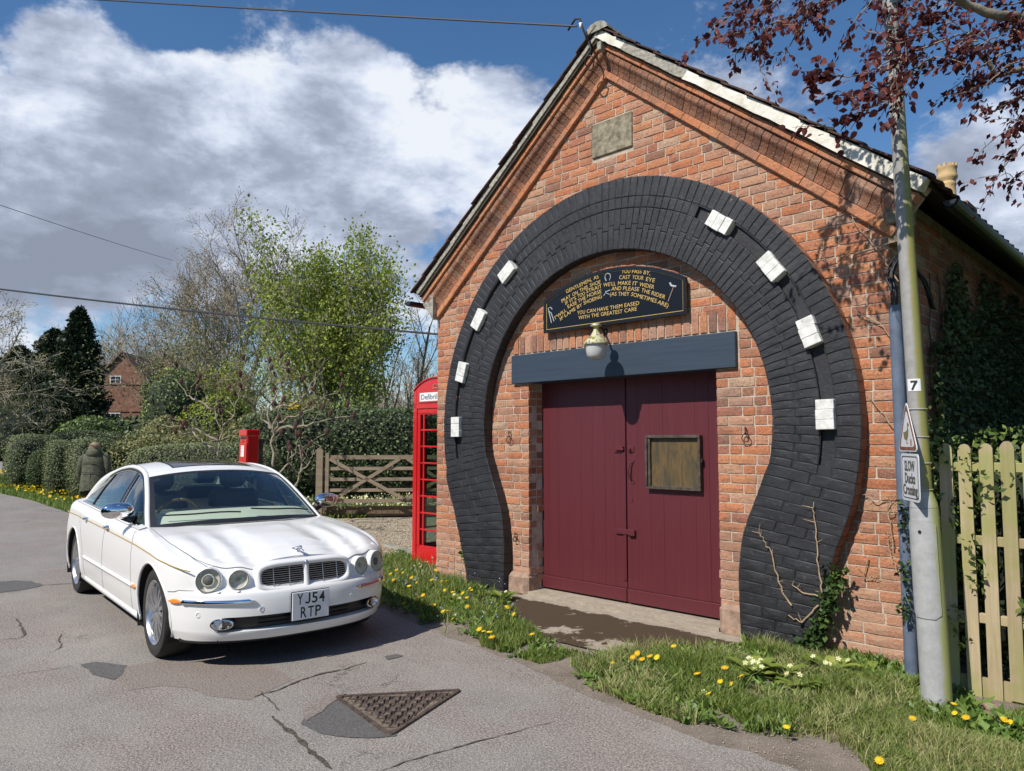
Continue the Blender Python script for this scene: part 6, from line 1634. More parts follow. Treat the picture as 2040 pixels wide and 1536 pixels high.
# far brick house
hc = Vector(atd(240, 800, 75)); hc.z = 0
hs = empty('brick_house', tuple(hc), 'distant red brick house with a steep gable and white sash windows behind the hedges', 'house', rz=R(YAW)+.10)
M['farbrick'] = flat('far_red_brick', (.31, .155, .10), .95, 0, .25, 3, .4, 8); M['fartile'] = flat('far_roof_tile', (.20, .10, .075), .95, 0, .3, 3)
hw = 2.25; ze, za = 8.1, 10.6
mb = MB(); mb.prism([(-hw, 0), (hw, 0), (hw, ze), (0, za), (-hw, ze)], 0, 9); mb.box((hw+.01, 3, 0), (hw+9, 9, 7.4)); mb.buildl('wall', M['farbrick'], hs)
mb = MB(); 
for sg in (-1, 1): mb.add([(0, -.25, za+.12), (sg*(hw+.3), -.25, ze-.2), (sg*(hw+.3), 9.2, ze-.2), (0, 9.2, za+.12), (0, -.25, za-.03), (sg*(hw+.3), -.25, ze-.35), (sg*(hw+.3), 9.2, ze-.35), (0, 9.2, za-.03)], [(0, 1, 2, 3), (7, 6, 5, 4), (0, 4, 5, 1), (1, 5, 6, 2)])
mb.add([(hw, 2.7, 7.2), (hw+9.2, 2.7, 7.2), (hw+9.2, 6, 9.0), (hw, 6, 9.0)], [(0, 1, 2, 3)]); rf = mb.buildl('roof', M['fartile'], hs)
mb = MB(); mb.box((2.0, 4.6, 8.6), (3.1, 5.4, 10.4)); mb.box((1.95, 4.55, 10.4), (3.15, 5.45, 10.6)); mb.buildl('chimney', M['farbrick'], rf)
mb = MB(); mb.box((-hw-.05, -.08, 7.35), (hw+.05, 0, 7.5)); mb.box((-hw-.05, -.08, 4.6), (hw+.05, 0, 4.75)); mb.buildl('string_course', M['farbrick'], hs)
def win(x0, x1, z0, z1, nx, nz):
    mb = MB(); mb.box((x0, -.06, z0), (x1, -.005, z1)); f = mb.buildl('window', M['white'], hs)
    for i in range(nx):
        for j in range(nz):
            a = x0+.06+(x1-x0-.12)*i/nx; b = x0+.06+(x1-x0-.12)*(i+1)/nx; c = z0+.06+(z1-z0-.12)*j/nz; d = z0+.06+(z1-z0-.12)*(j+1)/nz
            q = MB(); q.box((a+.03, -.075, c+.03), (b-.03, -.061, d-.03)); q.buildl('pane', M['trimblack'], f)
win(-1.1, .0, 7.55-.1, 8.35-.1, 2, 2); win(-1.35, .05, 3.4, 4.5, 3, 2); win(-1.3, 0, 1.0, 2.6, 2, 3)

# overhead wires
def wire(pts, r, lab, sag=0.):
    a, b = Vector(pts[0]), Vector(pts[-1]); P = []
    for k in range(33): t = k/32; p = a.lerp(b, t); p.z -= sag*4*t*(1-t); P.append(p)
    mb = MB(); mb.tube(P, r, 6); o = mb.build('overhead_wire', M['wire']); tag(o, lab, 'wire')
ap = Vector((AX-.06, -.25, AZ+.33))
wire([atd(-700, -62, 16), ap+Vector((-.10, -.03, .16))], .011, 'overhead wire running from the top left of the sky to the forge gable peak', .05)
mb = MB(); br = empty('wire_bracket', tuple(ap), 'iron bracket with white insulator and coiled cable at the gable peak', 'bracket')
mb.tube([ap+Vector((0, .1, -.05)), ap+Vector((0, 0, 0)), ap+Vector((-.03, -.03, .12)), ap+Vector((-.06, -.03, .22)), ap+Vector((-.12, -.03, .24)), ap+Vector((-.22, -.02, .17))], .010, 6); mb.build('swan_neck', M['dark_metal'], br, smooth=True)
mb = MB(); mb.lathe([(0, .03), (.018, .02), (.014, 0), (.018, -.02), (0, -.03)], 10, Matrix.Translation(ap+Vector((-.05, -.03, .15)))); mb.build('insulator', M['white'], br, smooth=True)
mb = MB(); q = ap+Vector((.0, .04, -.22)); mb.tube([(q.x+.05*math.cos(t)*(1+.1*math.sin(3*t)), q.y-.02*math.sin(t), q.z+.065*math.sin(t)) for t in np.linspace(0, 18, 50)], .007, 5); mb.tube([ap+Vector((0, .02, .0)), ap+Vector((.03, .02, -.10)), q+Vector((.02, 0, .06))], .009, 5); mb.build('cable_coil', M['cable'], br, smooth=True)
mb = MB(); mb.box((ap.x+.07, ap.y+.06, ap.z-.12), (ap.x+.12, ap.y+.14, ap.z-.03), bev=.006); mb.build('junction_box', M['cement'], br)
wire([atd(-500, 505, 14), (0.02, 1.2, 2.90)], .014, 'thick overhead cable sagging across the sky to the side of the forge', .12)
wire([atd(-260, 318, 20), atd(345, 519, 46)], .012, 'thin overhead wire running down into the bare trees on the left', .1)
# ------------------------------------------------------------ vegetation
def leafmesh(name, P, Dn, size, mat, rs, parent=None, aspect=.55, jitter=.6, flatn=None, kind='stuff', curl=0.):
    """one small folded leaf per point: P centres, Dn preferred leaf direction"""
    n = len(P); g_ = np.random.default_rng(rs)
    d = Dn+g_.normal(0, jitter, (n, 3)); d /= np.linalg.norm(d, axis=1)[:, None]+1e-9
    r_ = g_.normal(0, 1, (n, 3)) if flatn is None else np.cross(d, flatn+g_.normal(0, .5, (n, 3)))
    s_ = r_-d*(r_*d).sum(1)[:, None]; s_ /= np.linalg.norm(s_, axis=1)[:, None]+1e-9
    nn_ = np.cross(d, s_)
    L = (size*g_.uniform(.6, 1.35, n))[:, None] if np.isscalar(size) else (size*g_.uniform(.7, 1.25, n))[:, None]
    a = P; b = P+d*L*.45+s_*L*aspect*.5+nn_*L*.10; c = P+d*L+nn_*L*curl; e = P+d*L*.45-s_*L*aspect*.5+nn_*L*.10
    V = np.stack([a, b, c, e], 1).reshape(-1, 3); F = np.arange(4*n).reshape(n, 4)
    if parent is not None: V = V-np.array(wm(parent).translation)
    o = link(name, mesh(name, V, F, mat, False, None, g_.uniform(0, 1, n)), parent)
    if kind: o['kind'] = kind
    return o
def lump_noise(P, s, seed):
    g_ = np.random.default_rng(seed); v = np.zeros(len(P))
    for k in range(7):
        d = g_.normal(0, 1, 3); d /= np.linalg.norm(d); v += np.sin(P@d*s*(1+.5*k)+g_.uniform(0, 6.3))/(1+.5*k)
    return v/2.6
def shellpts(kind, c, r, n, seed, lump=.12, ls=2.2, depth=.25):
    """points in the outer skin of an ellipsoid ('e') or rounded box ('b'), pushed in and out by lumps"""
    g_ = np.random.default_rng(seed); c = np.array(c, float); r = np.array(r, float)
    d = g_.normal(0, 1, (n, 3)); d /= np.linalg.norm(d, axis=1)[:, None]
    if kind == 'b':
        p = 5.; d = d/(np.abs(d)**p).sum(1)[:, None]**(1/p)
    nd = d/np.linalg.norm(d/r, axis=1)[:, None]/1.; 
    base = d*r
    q = 1+lump*lump_noise(base+c, ls/ max(.4, min(r)) if False else ls, seed+1)
    q = q*(1-depth*g_.random(n)**2.2)
    P = c+base*q[:, None]; N_ = d/r; N_ /= np.linalg.norm(N_, axis=1)[:, None]
    return P, N_
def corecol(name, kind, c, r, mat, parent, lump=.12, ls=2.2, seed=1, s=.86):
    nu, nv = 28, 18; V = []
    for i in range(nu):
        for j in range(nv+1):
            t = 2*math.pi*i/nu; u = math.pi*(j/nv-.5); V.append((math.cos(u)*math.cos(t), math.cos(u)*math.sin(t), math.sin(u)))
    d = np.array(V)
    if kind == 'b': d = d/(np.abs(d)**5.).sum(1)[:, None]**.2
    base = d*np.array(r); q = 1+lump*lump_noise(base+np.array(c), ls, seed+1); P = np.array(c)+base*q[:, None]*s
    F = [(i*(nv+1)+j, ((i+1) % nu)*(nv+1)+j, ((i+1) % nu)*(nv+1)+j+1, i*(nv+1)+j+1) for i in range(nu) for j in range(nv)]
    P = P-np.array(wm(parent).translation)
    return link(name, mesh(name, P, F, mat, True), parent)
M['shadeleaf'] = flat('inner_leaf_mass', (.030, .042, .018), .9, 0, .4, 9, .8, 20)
def bush(name, lab, cat, kind, c, r, n, size, mat, seed, group=None, rz=0., lump=.12, ls=2.2, core=True, depth=.25, aspect=.6, stems=True, up=.5, jit=.6):
    root = empty(name, (c[0], c[1], 0), lab, cat, group)
    P, N_ = shellpts(kind, (0, 0, c[2]), r, n, seed, lump, ls, depth)
    if rz: Rz = np.array([[math.cos(rz), -math.sin(rz), 0], [math.sin(rz), math.cos(rz), 0], [0, 0, 1]]); P = P@Rz.T; N_ = N_@Rz.T
    P += np.array([c[0], c[1], 0]); k = P[:, 2] > .02; P = P[k]; N_ = N_[k]
    gq = np.random.default_rng(seed+77); T_ = np.cross(N_, gq.normal(0, 1, N_.shape)); T_ /= np.linalg.norm(T_, axis=1)[:, None]+1e-9
    leafmesh('foliage', P, T_+N_*.35+np.array([0, 0, up*.3]), size, mat, seed+5, root, aspect, .25, flatn=N_)
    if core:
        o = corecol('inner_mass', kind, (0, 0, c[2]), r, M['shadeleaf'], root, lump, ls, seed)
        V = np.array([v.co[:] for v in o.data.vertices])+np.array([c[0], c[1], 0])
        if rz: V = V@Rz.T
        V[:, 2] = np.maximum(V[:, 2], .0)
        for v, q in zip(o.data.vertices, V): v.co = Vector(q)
    return root

def fw(u, d, z=0.):
    """ground point seen in column u at depth d"""
    p = atd(u, 880, d); return (p[0], p[1], z)
def zt(v, d): return 1.57+(880-v)/1475*d

class Tree:
    def __init__(s, seed): s.r = random.Random(seed); s.mb = MB(); s.tips = []; s.dirs = []; s.n = 0; s.tw = []
    def branch(s, p, d, L, rad, lvl, maxl, cfg):
        r_ = s.r; n = 5 if lvl < 2 else 4 if lvl < maxl else 3; P = [p.copy()]; rr_ = [rad]; dd = d.copy()
        for i in range(n):
            dd = (dd+Vector((r_.gauss(0, cfg['wob']), r_.gauss(0, cfg['wob']), r_.gauss(0, cfg['wob'])+cfg['up']*(1 if lvl else .3)))).normalized()
            P.append(P[-1]+dd*L/n); rr_.append(max(cfg['rmin'], rad*(1-(i+1)/n*(.65 if lvl < maxl else .9))))
        s.mb.tube(P, rr_, 8 if lvl == 0 else 5 if lvl == 1 else 3, cap=False)
        if lvl >= maxl-1:
            for q in P[1:]: s.tips.append(q); s.dirs.append(dd.copy())
        if lvl < maxl:
            k = cfg['kids'][lvl]
            for j in range(k):
                t = cfg['t0'][lvl]+(1-cfg['t0'][lvl])*(j+r_.random())/k; x = min(n-1e-3, t*n); i = int(x); q = P[i].lerp(P[i+1], x-i)
                a = R(cfg['ang'][lvl]*r_.uniform(.7, 1.3)); ph = r_.uniform(0, 2*math.pi) if lvl else 2*math.pi*(j*.38+r_.random()*.2)
                ax_ = (P[i+1]-P[i]).normalized(); o_ = ax_.orthogonal().normalized(); o_ = Quaternion(ax_, ph) @ o_
                nd = (ax_*math.cos(a)+o_*math.sin(a)).normalized()
                s.branch(q, nd, L*cfg['len'][lvl]*r_.uniform(.75, 1.2)*(1.15-.4*t), max(cfg['rmin'], rr_[i]*cfg['rr']), lvl+1, maxl, cfg)
base_cfg = dict(wob=.12, up=.05, rmin=.008, kids=[9, 6, 5, 4], t0=[.3, .2, .15, .1], ang=[45, 40, 38, 40], len=[.55, .55, .55, .6], rr=.5)
def tree(name, lab, base, h, rad, seed, bark, cfg=None, trunks=1, lean=.12, maxl=4, leaf=None, lsize=.1, lper=1, lspread=.25, group=None, first=.5, aspect=.6):
    c = dict(base_cfg); c.update(cfg or {})
    root = empty(name, (base[0], base[1], 0), lab, 'tree', group); T = Tree(seed)
    for k in range(trunks):
        a = 2*math.pi*k/trunks+T.r.random(); l_ = lean*(T.r.random()*.6+.7) if trunks > 1 else lean*.3
        T.branch(Vector((base[0]+.15*math.cos(a)*(trunks > 1), base[1]+.15*math.sin(a)*(trunks > 1), -.05)), Vector((math.cos(a)*l_, math.sin(a)*l_, 1)).normalized(), h*T.r.uniform(.85, 1.05)*c.get('hs', .62), rad, 0, maxl, c)
    T.mb.build('branches', bark, root)
    if leaf is not None:
        P = np.array([t[:] for t in T.tips]); Dn = np.array([t[:] for t in T.dirs]); g_ = np.random.default_rng(seed+9)
        P = np.repeat(P, lper, 0)+g_.normal(0, lspread, (len(P)*lper, 3)); Dn = np.repeat(Dn, lper, 0)
        leafmesh('foliage', P, Dn, lsize, leaf, seed+2, root, aspect, .8)
    return root, T

# --- hedges and shrubs across the lane, nearest first
def hedgebox(name, lab, u0, d0, u1, d1, z1, thick, n, size, mat, seed, group=None, lump=.05, cat='hedge', ls=2.0):
    a = Vector(fw(u0, d0)); b = Vector(fw(u1, d1)); c = (a+b)/2; L = (b-a).length; rz = math.atan2(b.y-a.y, b.x-a.x)
    # shift away from camera by half thickness
    nrm = Vector((-math.sin(rz), math.cos(rz), 0)); 
    if nrm.dot(Vector((*FWD, 0))) < 0: nrm = -nrm
    c += nrm*thick/2
    return bush(name, lab, cat, 'b', (c.x, c.y, z1/2), (L/2, thick/2, z1/2), n, size, mat, seed, group, rz, lump, ls, True, .10, .6)
H1 = hedgebox('clipped_hedge', 'clipped grey-green privet hedge running behind the parked car', 232, 15.8, 520, 15.6, 1.52, 1.5, 26000, .048, M['privet'], 21)
H2 = hedgebox('laurel_hedge', 'tall dark glossy hedge behind the field gate', 478, 18.5, 960, 19.5, 2.42, 1.8, 21000, .085, M['laurel'], 22, lump=.06)
for (u, d, zc, rx_, rz_, sd, lab) in ((72, 26, .86, .85, .90, 31, 'rounded clipped privet bush at the verge edge, leftmost of the row'), (131, 22.5, .80, .52, .80, 32, 'rounded clipped privet bush nearest the person in the olive coat'), (84, 24.5, .62, .42, .70, 33, 'small rounded dark bush between the two larger clipped bushes'), (190, 20.5, .80, .62, .82, 34, 'rounded clipped bush directly behind the person in the olive coat')):
    p = fw(u, d); bush('clipped_bush', lab, 'bush', 'b' if sd != 33 else 'e', (p[0], p[1], zc), (rx_, rx_*1.0, rz_), 13000, .050, M['privet'] if sd != 33 else M['laurel'], sd, 'rounded bushes along the verge', lump=.09)
hedgebox('boundary_hedge', 'bright-topped low hedge beside the side road at the far left', -260, 58, 45, 59, 2.05, 2.4, 9000, .20, M['privet'], 41, lump=.08)
hedgebox('back_hedge', 'long low hedge behind the rounded clipped bushes', 62, 31, 215, 30, 1.98, 2.2, 13000, .08, M['privet'], 42, lump=.10)
for (u, d, zc, rx_, rz_, m_, sd, lab) in (
        (20, 63, 2.2, 5.0, 2.6, 'laurel', 51, 'dark spreading shrub at the far left beyond the low hedge'), (172, 40, 1.5, 1.6, 1.35, 'holly', 52, 'low dark green shrub below the dark evergreen'),
        (352, 25, 1.9, 1.15, 2.05, 'holly', 53, 'large glossy green laurel bush left of the bare multi-stemmed tree'), (330, 24, 1.1, .75, 1.3, 'bud', 54, 'tangled olive-green shrub between the house and the glossy laurel'),
        (435, 23, 1.5, 1.05, 1.55, 'mossbush', 55, 'bright moss-green rounded bush behind the sumac'), (345, 21, .9, 1.7, 1.25, 'bud', 56, 'loose olive-green shrub above the clipped hedge'),
        (625, 23, 1.5, .85, 1.6, 'bud', 57, 'soft olive-green shrub beside the yellow blossom'), (585, 22.5, 1.6, .30, 1.15, 'forsythia', 58, 'narrow yellow-flowering shrub over the dark hedge'),
        (700, 23, 1.3, 1.4, 1.45, 'holly', 59, 'green shrub under the leafing multi-stemmed tree'), (520, 21, 1.0, 1.3, 1.4, 'bud', 60, 'shaggy brown-green shrub behind the red post box')):
    p = fw(u, d); bush('shrub', lab, 'shrub', 'e', (p[0], p[1], zc), (rx_, rx_, rz_), 7000, .10 if d < 30 else .17, M[m_], sd, lump=.22, ls=1.6, depth=.4, core=m_ not in ('bud', 'forsythia'), aspect=.5)
# dark evergreens
def conifer(lab, u, d, vtop, rbase, seed, n=16000, name='evergreen_tree', mat='conifer'):
    p = fw(u, d); h = zt(vtop, d); g_ = np.random.default_rng(seed); root = empty(name, (p[0], p[1], 0), lab, 'tree')
    t = g_.random(n)**.8; z = .3+(h-.3)*(1-t); r0 = rbase*(t**.62); ang = g_.uniform(0, 2*math.pi, n)
    tier = 1+.20*np.sin(z*3.1+ang*3)+.16*np.sin(ang*7+z*1.9)+.10*np.sin(z*7.7+ang*11)
    rad = r0*tier*(1-.45*g_.random(n)**1.6)
    P = np.stack([p[0]+rad*np.cos(ang), p[1]+rad*np.sin(ang), z-.12*rad], 1); Dn = np.stack([np.cos(ang), np.sin(ang), np.full(n, .25)], 1)
    leafmesh('foliage', P, Dn, .34 if d > 30 else .2, M[mat], seed+1, root, .5, .6)
    mb = MB(); mb.tube([(p[0], p[1], 0), (p[0], p[1], h*.9)], [.25, .05], 8); mb.build('trunk', M['barkdark'], root)
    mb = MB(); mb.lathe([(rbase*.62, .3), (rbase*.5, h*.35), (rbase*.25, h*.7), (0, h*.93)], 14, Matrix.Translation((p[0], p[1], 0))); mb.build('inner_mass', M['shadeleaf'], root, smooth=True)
conifer('tall dark conical evergreen standing left of the brick house', 148, 62, 612, 2.7, 71, 19000)
conifer('dark evergreen with a lower rounded top between the bare tree and the tall evergreen', 98, 64, 655, 3.6, 72, 15000)
conifer('low dark evergreen at the left edge behind the bare tree', 30, 66, 690, 5.0, 73, 13000)
# bare and budding trees
fine = dict(rmin=.010)
p = fw(448, 44); tree('bare_tree', 'tall bare multi-stemmed tree with fine brown buds, left of the leafing tree', p, zt(478, 44), .20, 81, M['twig'], dict(rmin=.013, kids=[8, 6, 5, 4], up=.06, hs=.76, ang=[34, 40, 40, 45], wob=.10), 3, .17, 4, M['bud'], .13, 1, .3, aspect=.3)
p = fw(545, 46); tree('bare_tree', 'bare tree with reddish-brown twigs just behind the leafing tree', p, zt(500, 46), .18, 82, M['twig'], dict(rmin=.013, kids=[8, 6, 6, 4], hs=.78, ang=[35, 40, 40, 45], up=.06), 2, .18, 4, M['bud'], .12, 1, .3, aspect=.3)
p = fw(684, 27); tree('leafing_tree', 'multi-stemmed tree in fresh green leaf, tallest beside the forge', p, zt(505, 27), .085, 83, M['barkpale'], dict(rmin=.007, kids=[8, 5, 4], up=.10, hs=.86, ang=[24, 32, 40], len=[.34, .5, .5], t0=[.22, .2, .1], wob=.06), 10, .19, 3, M['spring'], .115, 4, .26, aspect=.72)
p = fw(775, 31); tree('bare_tree', 'slender bare tree with upright pale stems right of the leafing tree', p, zt(512, 31), .11, 84, M['bark'], dict(rmin=.008, kids=[9, 5, 4], hs=.84, ang=[30, 35, 40], len=[.36, .55, .55], t0=[.25, .2, .1], up=.09, wob=.07), 3, .16, 3, M['bud'], .06, 1, .1)
p = fw(845, 36); tree('bare_tree', 'low bare tree against the blue gap beside the telephone kiosk', p, zt(690, 36), .10, 85, M['twig'], dict(rmin=.009, hs=.8, kids=[8, 6, 5]), 3, .4, 3)
p = fw(-50, 30); tree('bare_tree', 'bare pale-barked tree at the left edge with drooping branches', p, zt(585, 30), .20, 86, M['barkpale'], dict(rmin=.009, kids=[9, 6, 4, 4], ang=[58, 45, 42, 40], up=-.01, hs=.75, len=[.50, .58, .55, .6], t0=[.2, .2, .1, .1]), 2, .2, 4, M['bud'], .09, 1, .1, aspect=.4)
p = fw(560, 34); tree('budding_tree', 'low spreading tree with yellow-green buds behind the sumac', p, zt(640, 34), .10, 87, M['bark'], dict(rmin=.008, kids=[8, 6, 5], hs=.75, ang=[45, 42, 40]), 4, .5, 3, M['mossbush'], .12, 2, .25)
p = fw(385, 33); tree('budding_tree', 'low spreading olive-budded tree above the glossy laurel', p, zt(668, 33), .10, 88, M['bark'], dict(rmin=.008, kids=[7, 5, 4], hs=.75, ang=[40, 42, 40]), 3, .25, 3, M['bud'], .12, 2, .25)
for k, (u, v) in enumerate(((225, 655), (275, 640), (330, 650), (380, 660), (205, 668), (430, 668))):
    p = fw(u, 88+k*3); tree('distant_tree', 'bare grey-brown tree in the row behind the brick house', p, zt(v-12, 90), .22, 90+k, M['twig'], dict(rmin=.022, kids=[9, 6, 5], hs=.80, ang=[38, 38, 40], t0=[.2, .15, .1]), 3, .2, 3, None, group='bare trees on the skyline')
for k, (u, v) in enumerate(((815, 748), (860, 742), (640, 760), (740, 752))):
    p = fw(u, 60+k*4); tree('distant_tree', 'low bare tree on the skyline left of the telephone kiosk', p, zt(v, 62), .16, 97+k, M['twig'], dict(rmin=.016, kids=[9, 6, 5], hs=.8), 4, .3, 3, None, group='bare trees left of the kiosk')
# far hedgerow mass closing the view
bgd = bush('hedgerow', 'far dark hedgerow closing the view behind the gardens', 'hedge', 'b', (fw(420, 62)[0], fw(420, 62)[1], 1.6), (38, 1.5, 1.9), 26000, .36, M['laurel'], 61, None, R(YAW), .10, .5)
# sumac: antlered pale branches round the post box, dark seed heads
def gnarled(lab, px, name='sumac_shrub', heads=True, seed=5, bark='barkpale', r0=.024):
    rq = random.Random(seed); P0_ = Vector(atd(*px[0][0])); root = empty(name, (P0_.x, P0_.y, 0), lab, 'shrub'); tips = []
    for ln in px:
        P = [Vector(atd(*q)) for q in ln]; Q = []
        for a, b in zip(P[:-1], P[1:]):
            for k in range(4): Q.append(a.lerp(b, k/4)+Vector([rq.gauss(0, .022) for _ in range(3)]))
        Q.append(P[-1]); m_ = len(Q); mb = MB(); rad = [max(.007, r0*(ln[0][3] if len(ln[0]) > 3 else 1)*(1-.8*i/m_)) for i in range(m_)]
        mb.tube(Q, rad, 6)
        for i in range(4, m_, 2):
            d = Vector([rq.gauss(0, 1) for _ in range(3)]); d.z = abs(d.z)*.8+.4; d.normalize(); L = rq.uniform(.18, .45); e = Q[i]+d*L; md_ = Q[i].lerp(e, .5)+Vector([rq.gauss(0, .03) for _ in range(3)])
            mb.tube([Q[i], md_, e], [rad[i]*.6, rad[i]*.45, .006], 4, cap=False); tips.append(e)
        tips.append(Q[-1]); mb.build('limb', M[bark], root, smooth=True)
    if heads:
        for t in tips:
            if rq.random() < .55:
                mb = MB(); mb.lathe([(0, .10), (.025, .07), (.036, .03), (.026, -.02), (0, -.05)], 6, Matrix.Translation(t) @ Matrix.Rotation(rq.uniform(-.5, .5), 4, 'X')); mb.build('seed_head', M['sumac'], root)
    return root
A3 = lambda l, d: [(u, v, d) for u, v in l]
gnarled('bare sumac with pale antler branches and dark seed heads behind the post box', [A3([(548, 930), (540, 880), (545, 850), (560, 800), (575, 740)], 13.6), A3([(545, 860), (520, 830), (510, 790), (505, 745)], 13.7), A3([(550, 860), (600, 850), (650, 835), (705, 828)], 13.4), A3([(556, 815), (600, 800), (625, 770), (632, 740)], 13.8), A3([(545, 865), (560, 840), (620, 815), (680, 770)], 14.0), A3([(548, 860), (530, 820), (560, 770), (540, 735)], 14.2)], seed=5)
gnarled('bare sumac with pale twisted branches left of the post box', [A3([(430, 950), (436, 900), (440, 860), (425, 815), (410, 790)], 14.0), A3([(438, 880), (400, 860), (362, 850), (330, 848)], 13.6), A3([(440, 850), (465, 830), (470, 800), (480, 770)], 14.2), A3([(432, 900), (405, 880), (385, 865), (350, 862)], 13.8), A3([(425, 815), (390, 800), (370, 780), (375, 760)], 14.2)], seed=6)
gnarled('reddish-stemmed sumac shoot left of the gate post', [A3([(585, 980), (597, 945), (612, 925), (625, 905), (640, 890)], 12.6), A3([(597, 945), (606, 920), (604, 905)], 12.6), A3([(560, 940), (575, 918), (592, 900), (605, 890)], 12.8)], seed=7, r0=.018)

# the hedge and trees on the near side of the lane, behind the photographer (seen in the car's glass and chrome)
bush('roadside_hedge', 'leafy hedge on the side of the lane opposite the forge', 'hedge', 'b', (-4., -11.2, 1.3), (16, .9, 1.4), 26000, .13, M['holly'], 121, None, 0, .06, 1.0)
for k, (x, h_) in enumerate(((-9.5, 6.0), (-5.5, 5.6), (-1.5, 6.2), (3., 5.4))):
    bush('roadside_tree', ['round-headed dark green tree over the far end of the opposite hedge', 'smaller dark green tree second along the opposite hedge', 'tallest dark green tree behind the opposite hedge', 'low dark green tree behind the opposite hedge nearest the camera'][k], 'tree', 'e', (x, -13.5, h_/2+.3), (2.1, 1.8, h_/2), 5000, .20, M['laurel'], 122+k, None, 0, .2, 1.2)

# copper beech overhanging from the right
bt = empty('copper_beech', (9.8, 1.6, 0), 'copper beech with dark purple-red leaves overhanging from the top right corner', 'tree')
mb = MB(); mb.tube([(9.8, 1.6, -.1), (9.7, 1.6, 1.5), (9.5, 1.4, 3.2), (9.3, 1.2, 5.0)], [.34, .28, .24, .16], 16); mb.build('trunk', M['bark'], bt, smooth=True)
def arm(pts, r0, r1, seed=0):
    rq = random.Random(seed); Q = []
    for a, b in zip(pts[:-1], pts[1:]):
        for k in range(5): Q.append(a.lerp(b, k/5)+Vector([rq.gauss(0, .015*min(1, (b-a).length)) for _ in range(3)]))
    Q.append(pts[-1]); m_ = len(Q); mb = MB(); mb.tube(Q, [r0+(r1-r0)*i/(m_-1) for i in range(m_)], 8); mb.build('bough', M['bark'], bt, smooth=True); return Q
V3 = lambda u, v, d: Vector(atd(u, v, d))
arm([Vector((9.6, 1.5, 3.0)), V3(2500, 120, 5.2), V3(2150, 50, 4.9), V3(2030, 34, 4.8), V3(1985, 30, 4.7), V3(1935, 14, 4.7), V3(1890, -20, 4.6), V3(1780, -80, 4.5)], .045, .020, 1)
arm([V3(2150, 50, 4.9), V3(2060, 10, 4.9), V3(1990, -60, 4.8), V3(1800, -160, 4.6)], .03, .02, 2)
arm([V3(2200, 60, 5.0), V3(2060, 130, 5.1), V3(1985, 150, 5.1), V3(1920, 70, 5.0)], .03, .012, 3)
arm([V3(2500, 120, 5.2), V3(2250, 260, 5.1), V3(2090, 330, 5.0)], .05, .015, 4)
lines = [  # hanging sprays: (points), depth, leaf density
 ([(1800, -70), (1700, -10), (1600, 25), (1500, 60), (1420, 75), (1378, 78)], 4.5, 1.0), ([(1720, -60), (1640, 0), (1560, 50), (1500, 95), (1450, 110)], 4.6, 1.1), ([(1560, -40), (1480, 15), (1430, 45), (1400, 85)], 4.7, 1.0),
 ([(1640, -40), (1600, 40), (1575, 90), (1545, 140)], 4.4, 1.1), ([(1680, -30), (1650, 10), (1600, 20)], 4.5, .8), ([(1530, 60), (1510, 100), (1520, 150), (1525, 185)], 4.6, .35), ([(1600, -30), (1545, 0), (1510, 30), (1470, 40)], 4.5, 1.3),
 ([(1960, 60), (1880, 80), (1800, 110), (1740, 140), (1690, 155), (1640, 150), (1590, 138)], 4.3, 1.0), ([(1850, 60), (1790, 90), (1740, 70), (1700, 40)], 4.3, 1.1), ([(1860, 110), (1800, 150), (1760, 190), (1700, 190), (1660, 175)], 4.25, 1.2),
 ([(1820, 140), (1780, 185), (1740, 215), (1700, 225), (1650, 262), (1620, 235)], 4.25, .45), ([(1790, 190), (1760, 205), (1725, 215)], 4.25, 1.0), ([(1790, 120), (1775, 180), (1800, 235)], 4.2, .3), ([(1820, 20), (1780, 60), (1760, 110)], 4.4, 1.2),
 ([(2060, 60), (1980, 90), (1920, 60), (1860, 20)], 4.9, 1.3), ([(2080, 20), (2000, 60), (1940, 110), (1880, 130), (1850, 120)], 4.8, 1.2), ([(2080, 110), (2010, 130), (1960, 170), (1910, 190), (1870, 188)], 4.7, 1.2),
 ([(2060, 80), (1990, 110), (1930, 150), (1900, 175)], 4.9, 1.3), ([(2090, 150), (2040, 190), (1990, 215), (1950, 228)], 4.8, .7), ([(2090, 180), (2050, 230), (2000, 262), (1965, 290), (1955, 275)], 4.9, .9), ([(2090, 240), (2050, 280), (2010, 320), (1975, 370)], 4.9, .9),
 ([(2100, 0), (2040, 40), (1990, 70)], 5.0, 1.5), ([(2080, -20), (2020, 10), (1960, 0), (1900, -10)], 5.0, 1.2), ([(2100, 120), (2060, 150), (2020, 180)], 5.0, 1.5), ([(2100, 300), (2060, 330), (2020, 350), (2000, 345)], 5.0, .8), ([(1950, 80), (1900, 100), (1860, 75), (1830, 50)], 4.7, 1.3),
 ([(2100, 200), (2060, 215), (2025, 240)], 5.0, 1.2), ([(1900, -30), (1860, 10), (1820, 30)], 4.6, 1.2), ([(1760, -30), (1720, 20), (1690, 60)], 4.5, .9), ([(1850, -40), (1800, 0), (1760, 20), (1735, 60)], 4.6, 1.0),
 ([(2300, -100), (2200, 100), (2150, 250)], 5.2, 2), ([(2200, -200), (2000, -150), (1800, -180)], 5.0, 2), ([(2000, -300), (1800, -250), (1600, -150)], 4.9, 2), ([(1750, -120), (1650, -80), (1520, -60)], 4.7, 1.5)]
g_ = np.random.default_rng(77); LP = []; LD = []; rq = random.Random(12); tw = MB()
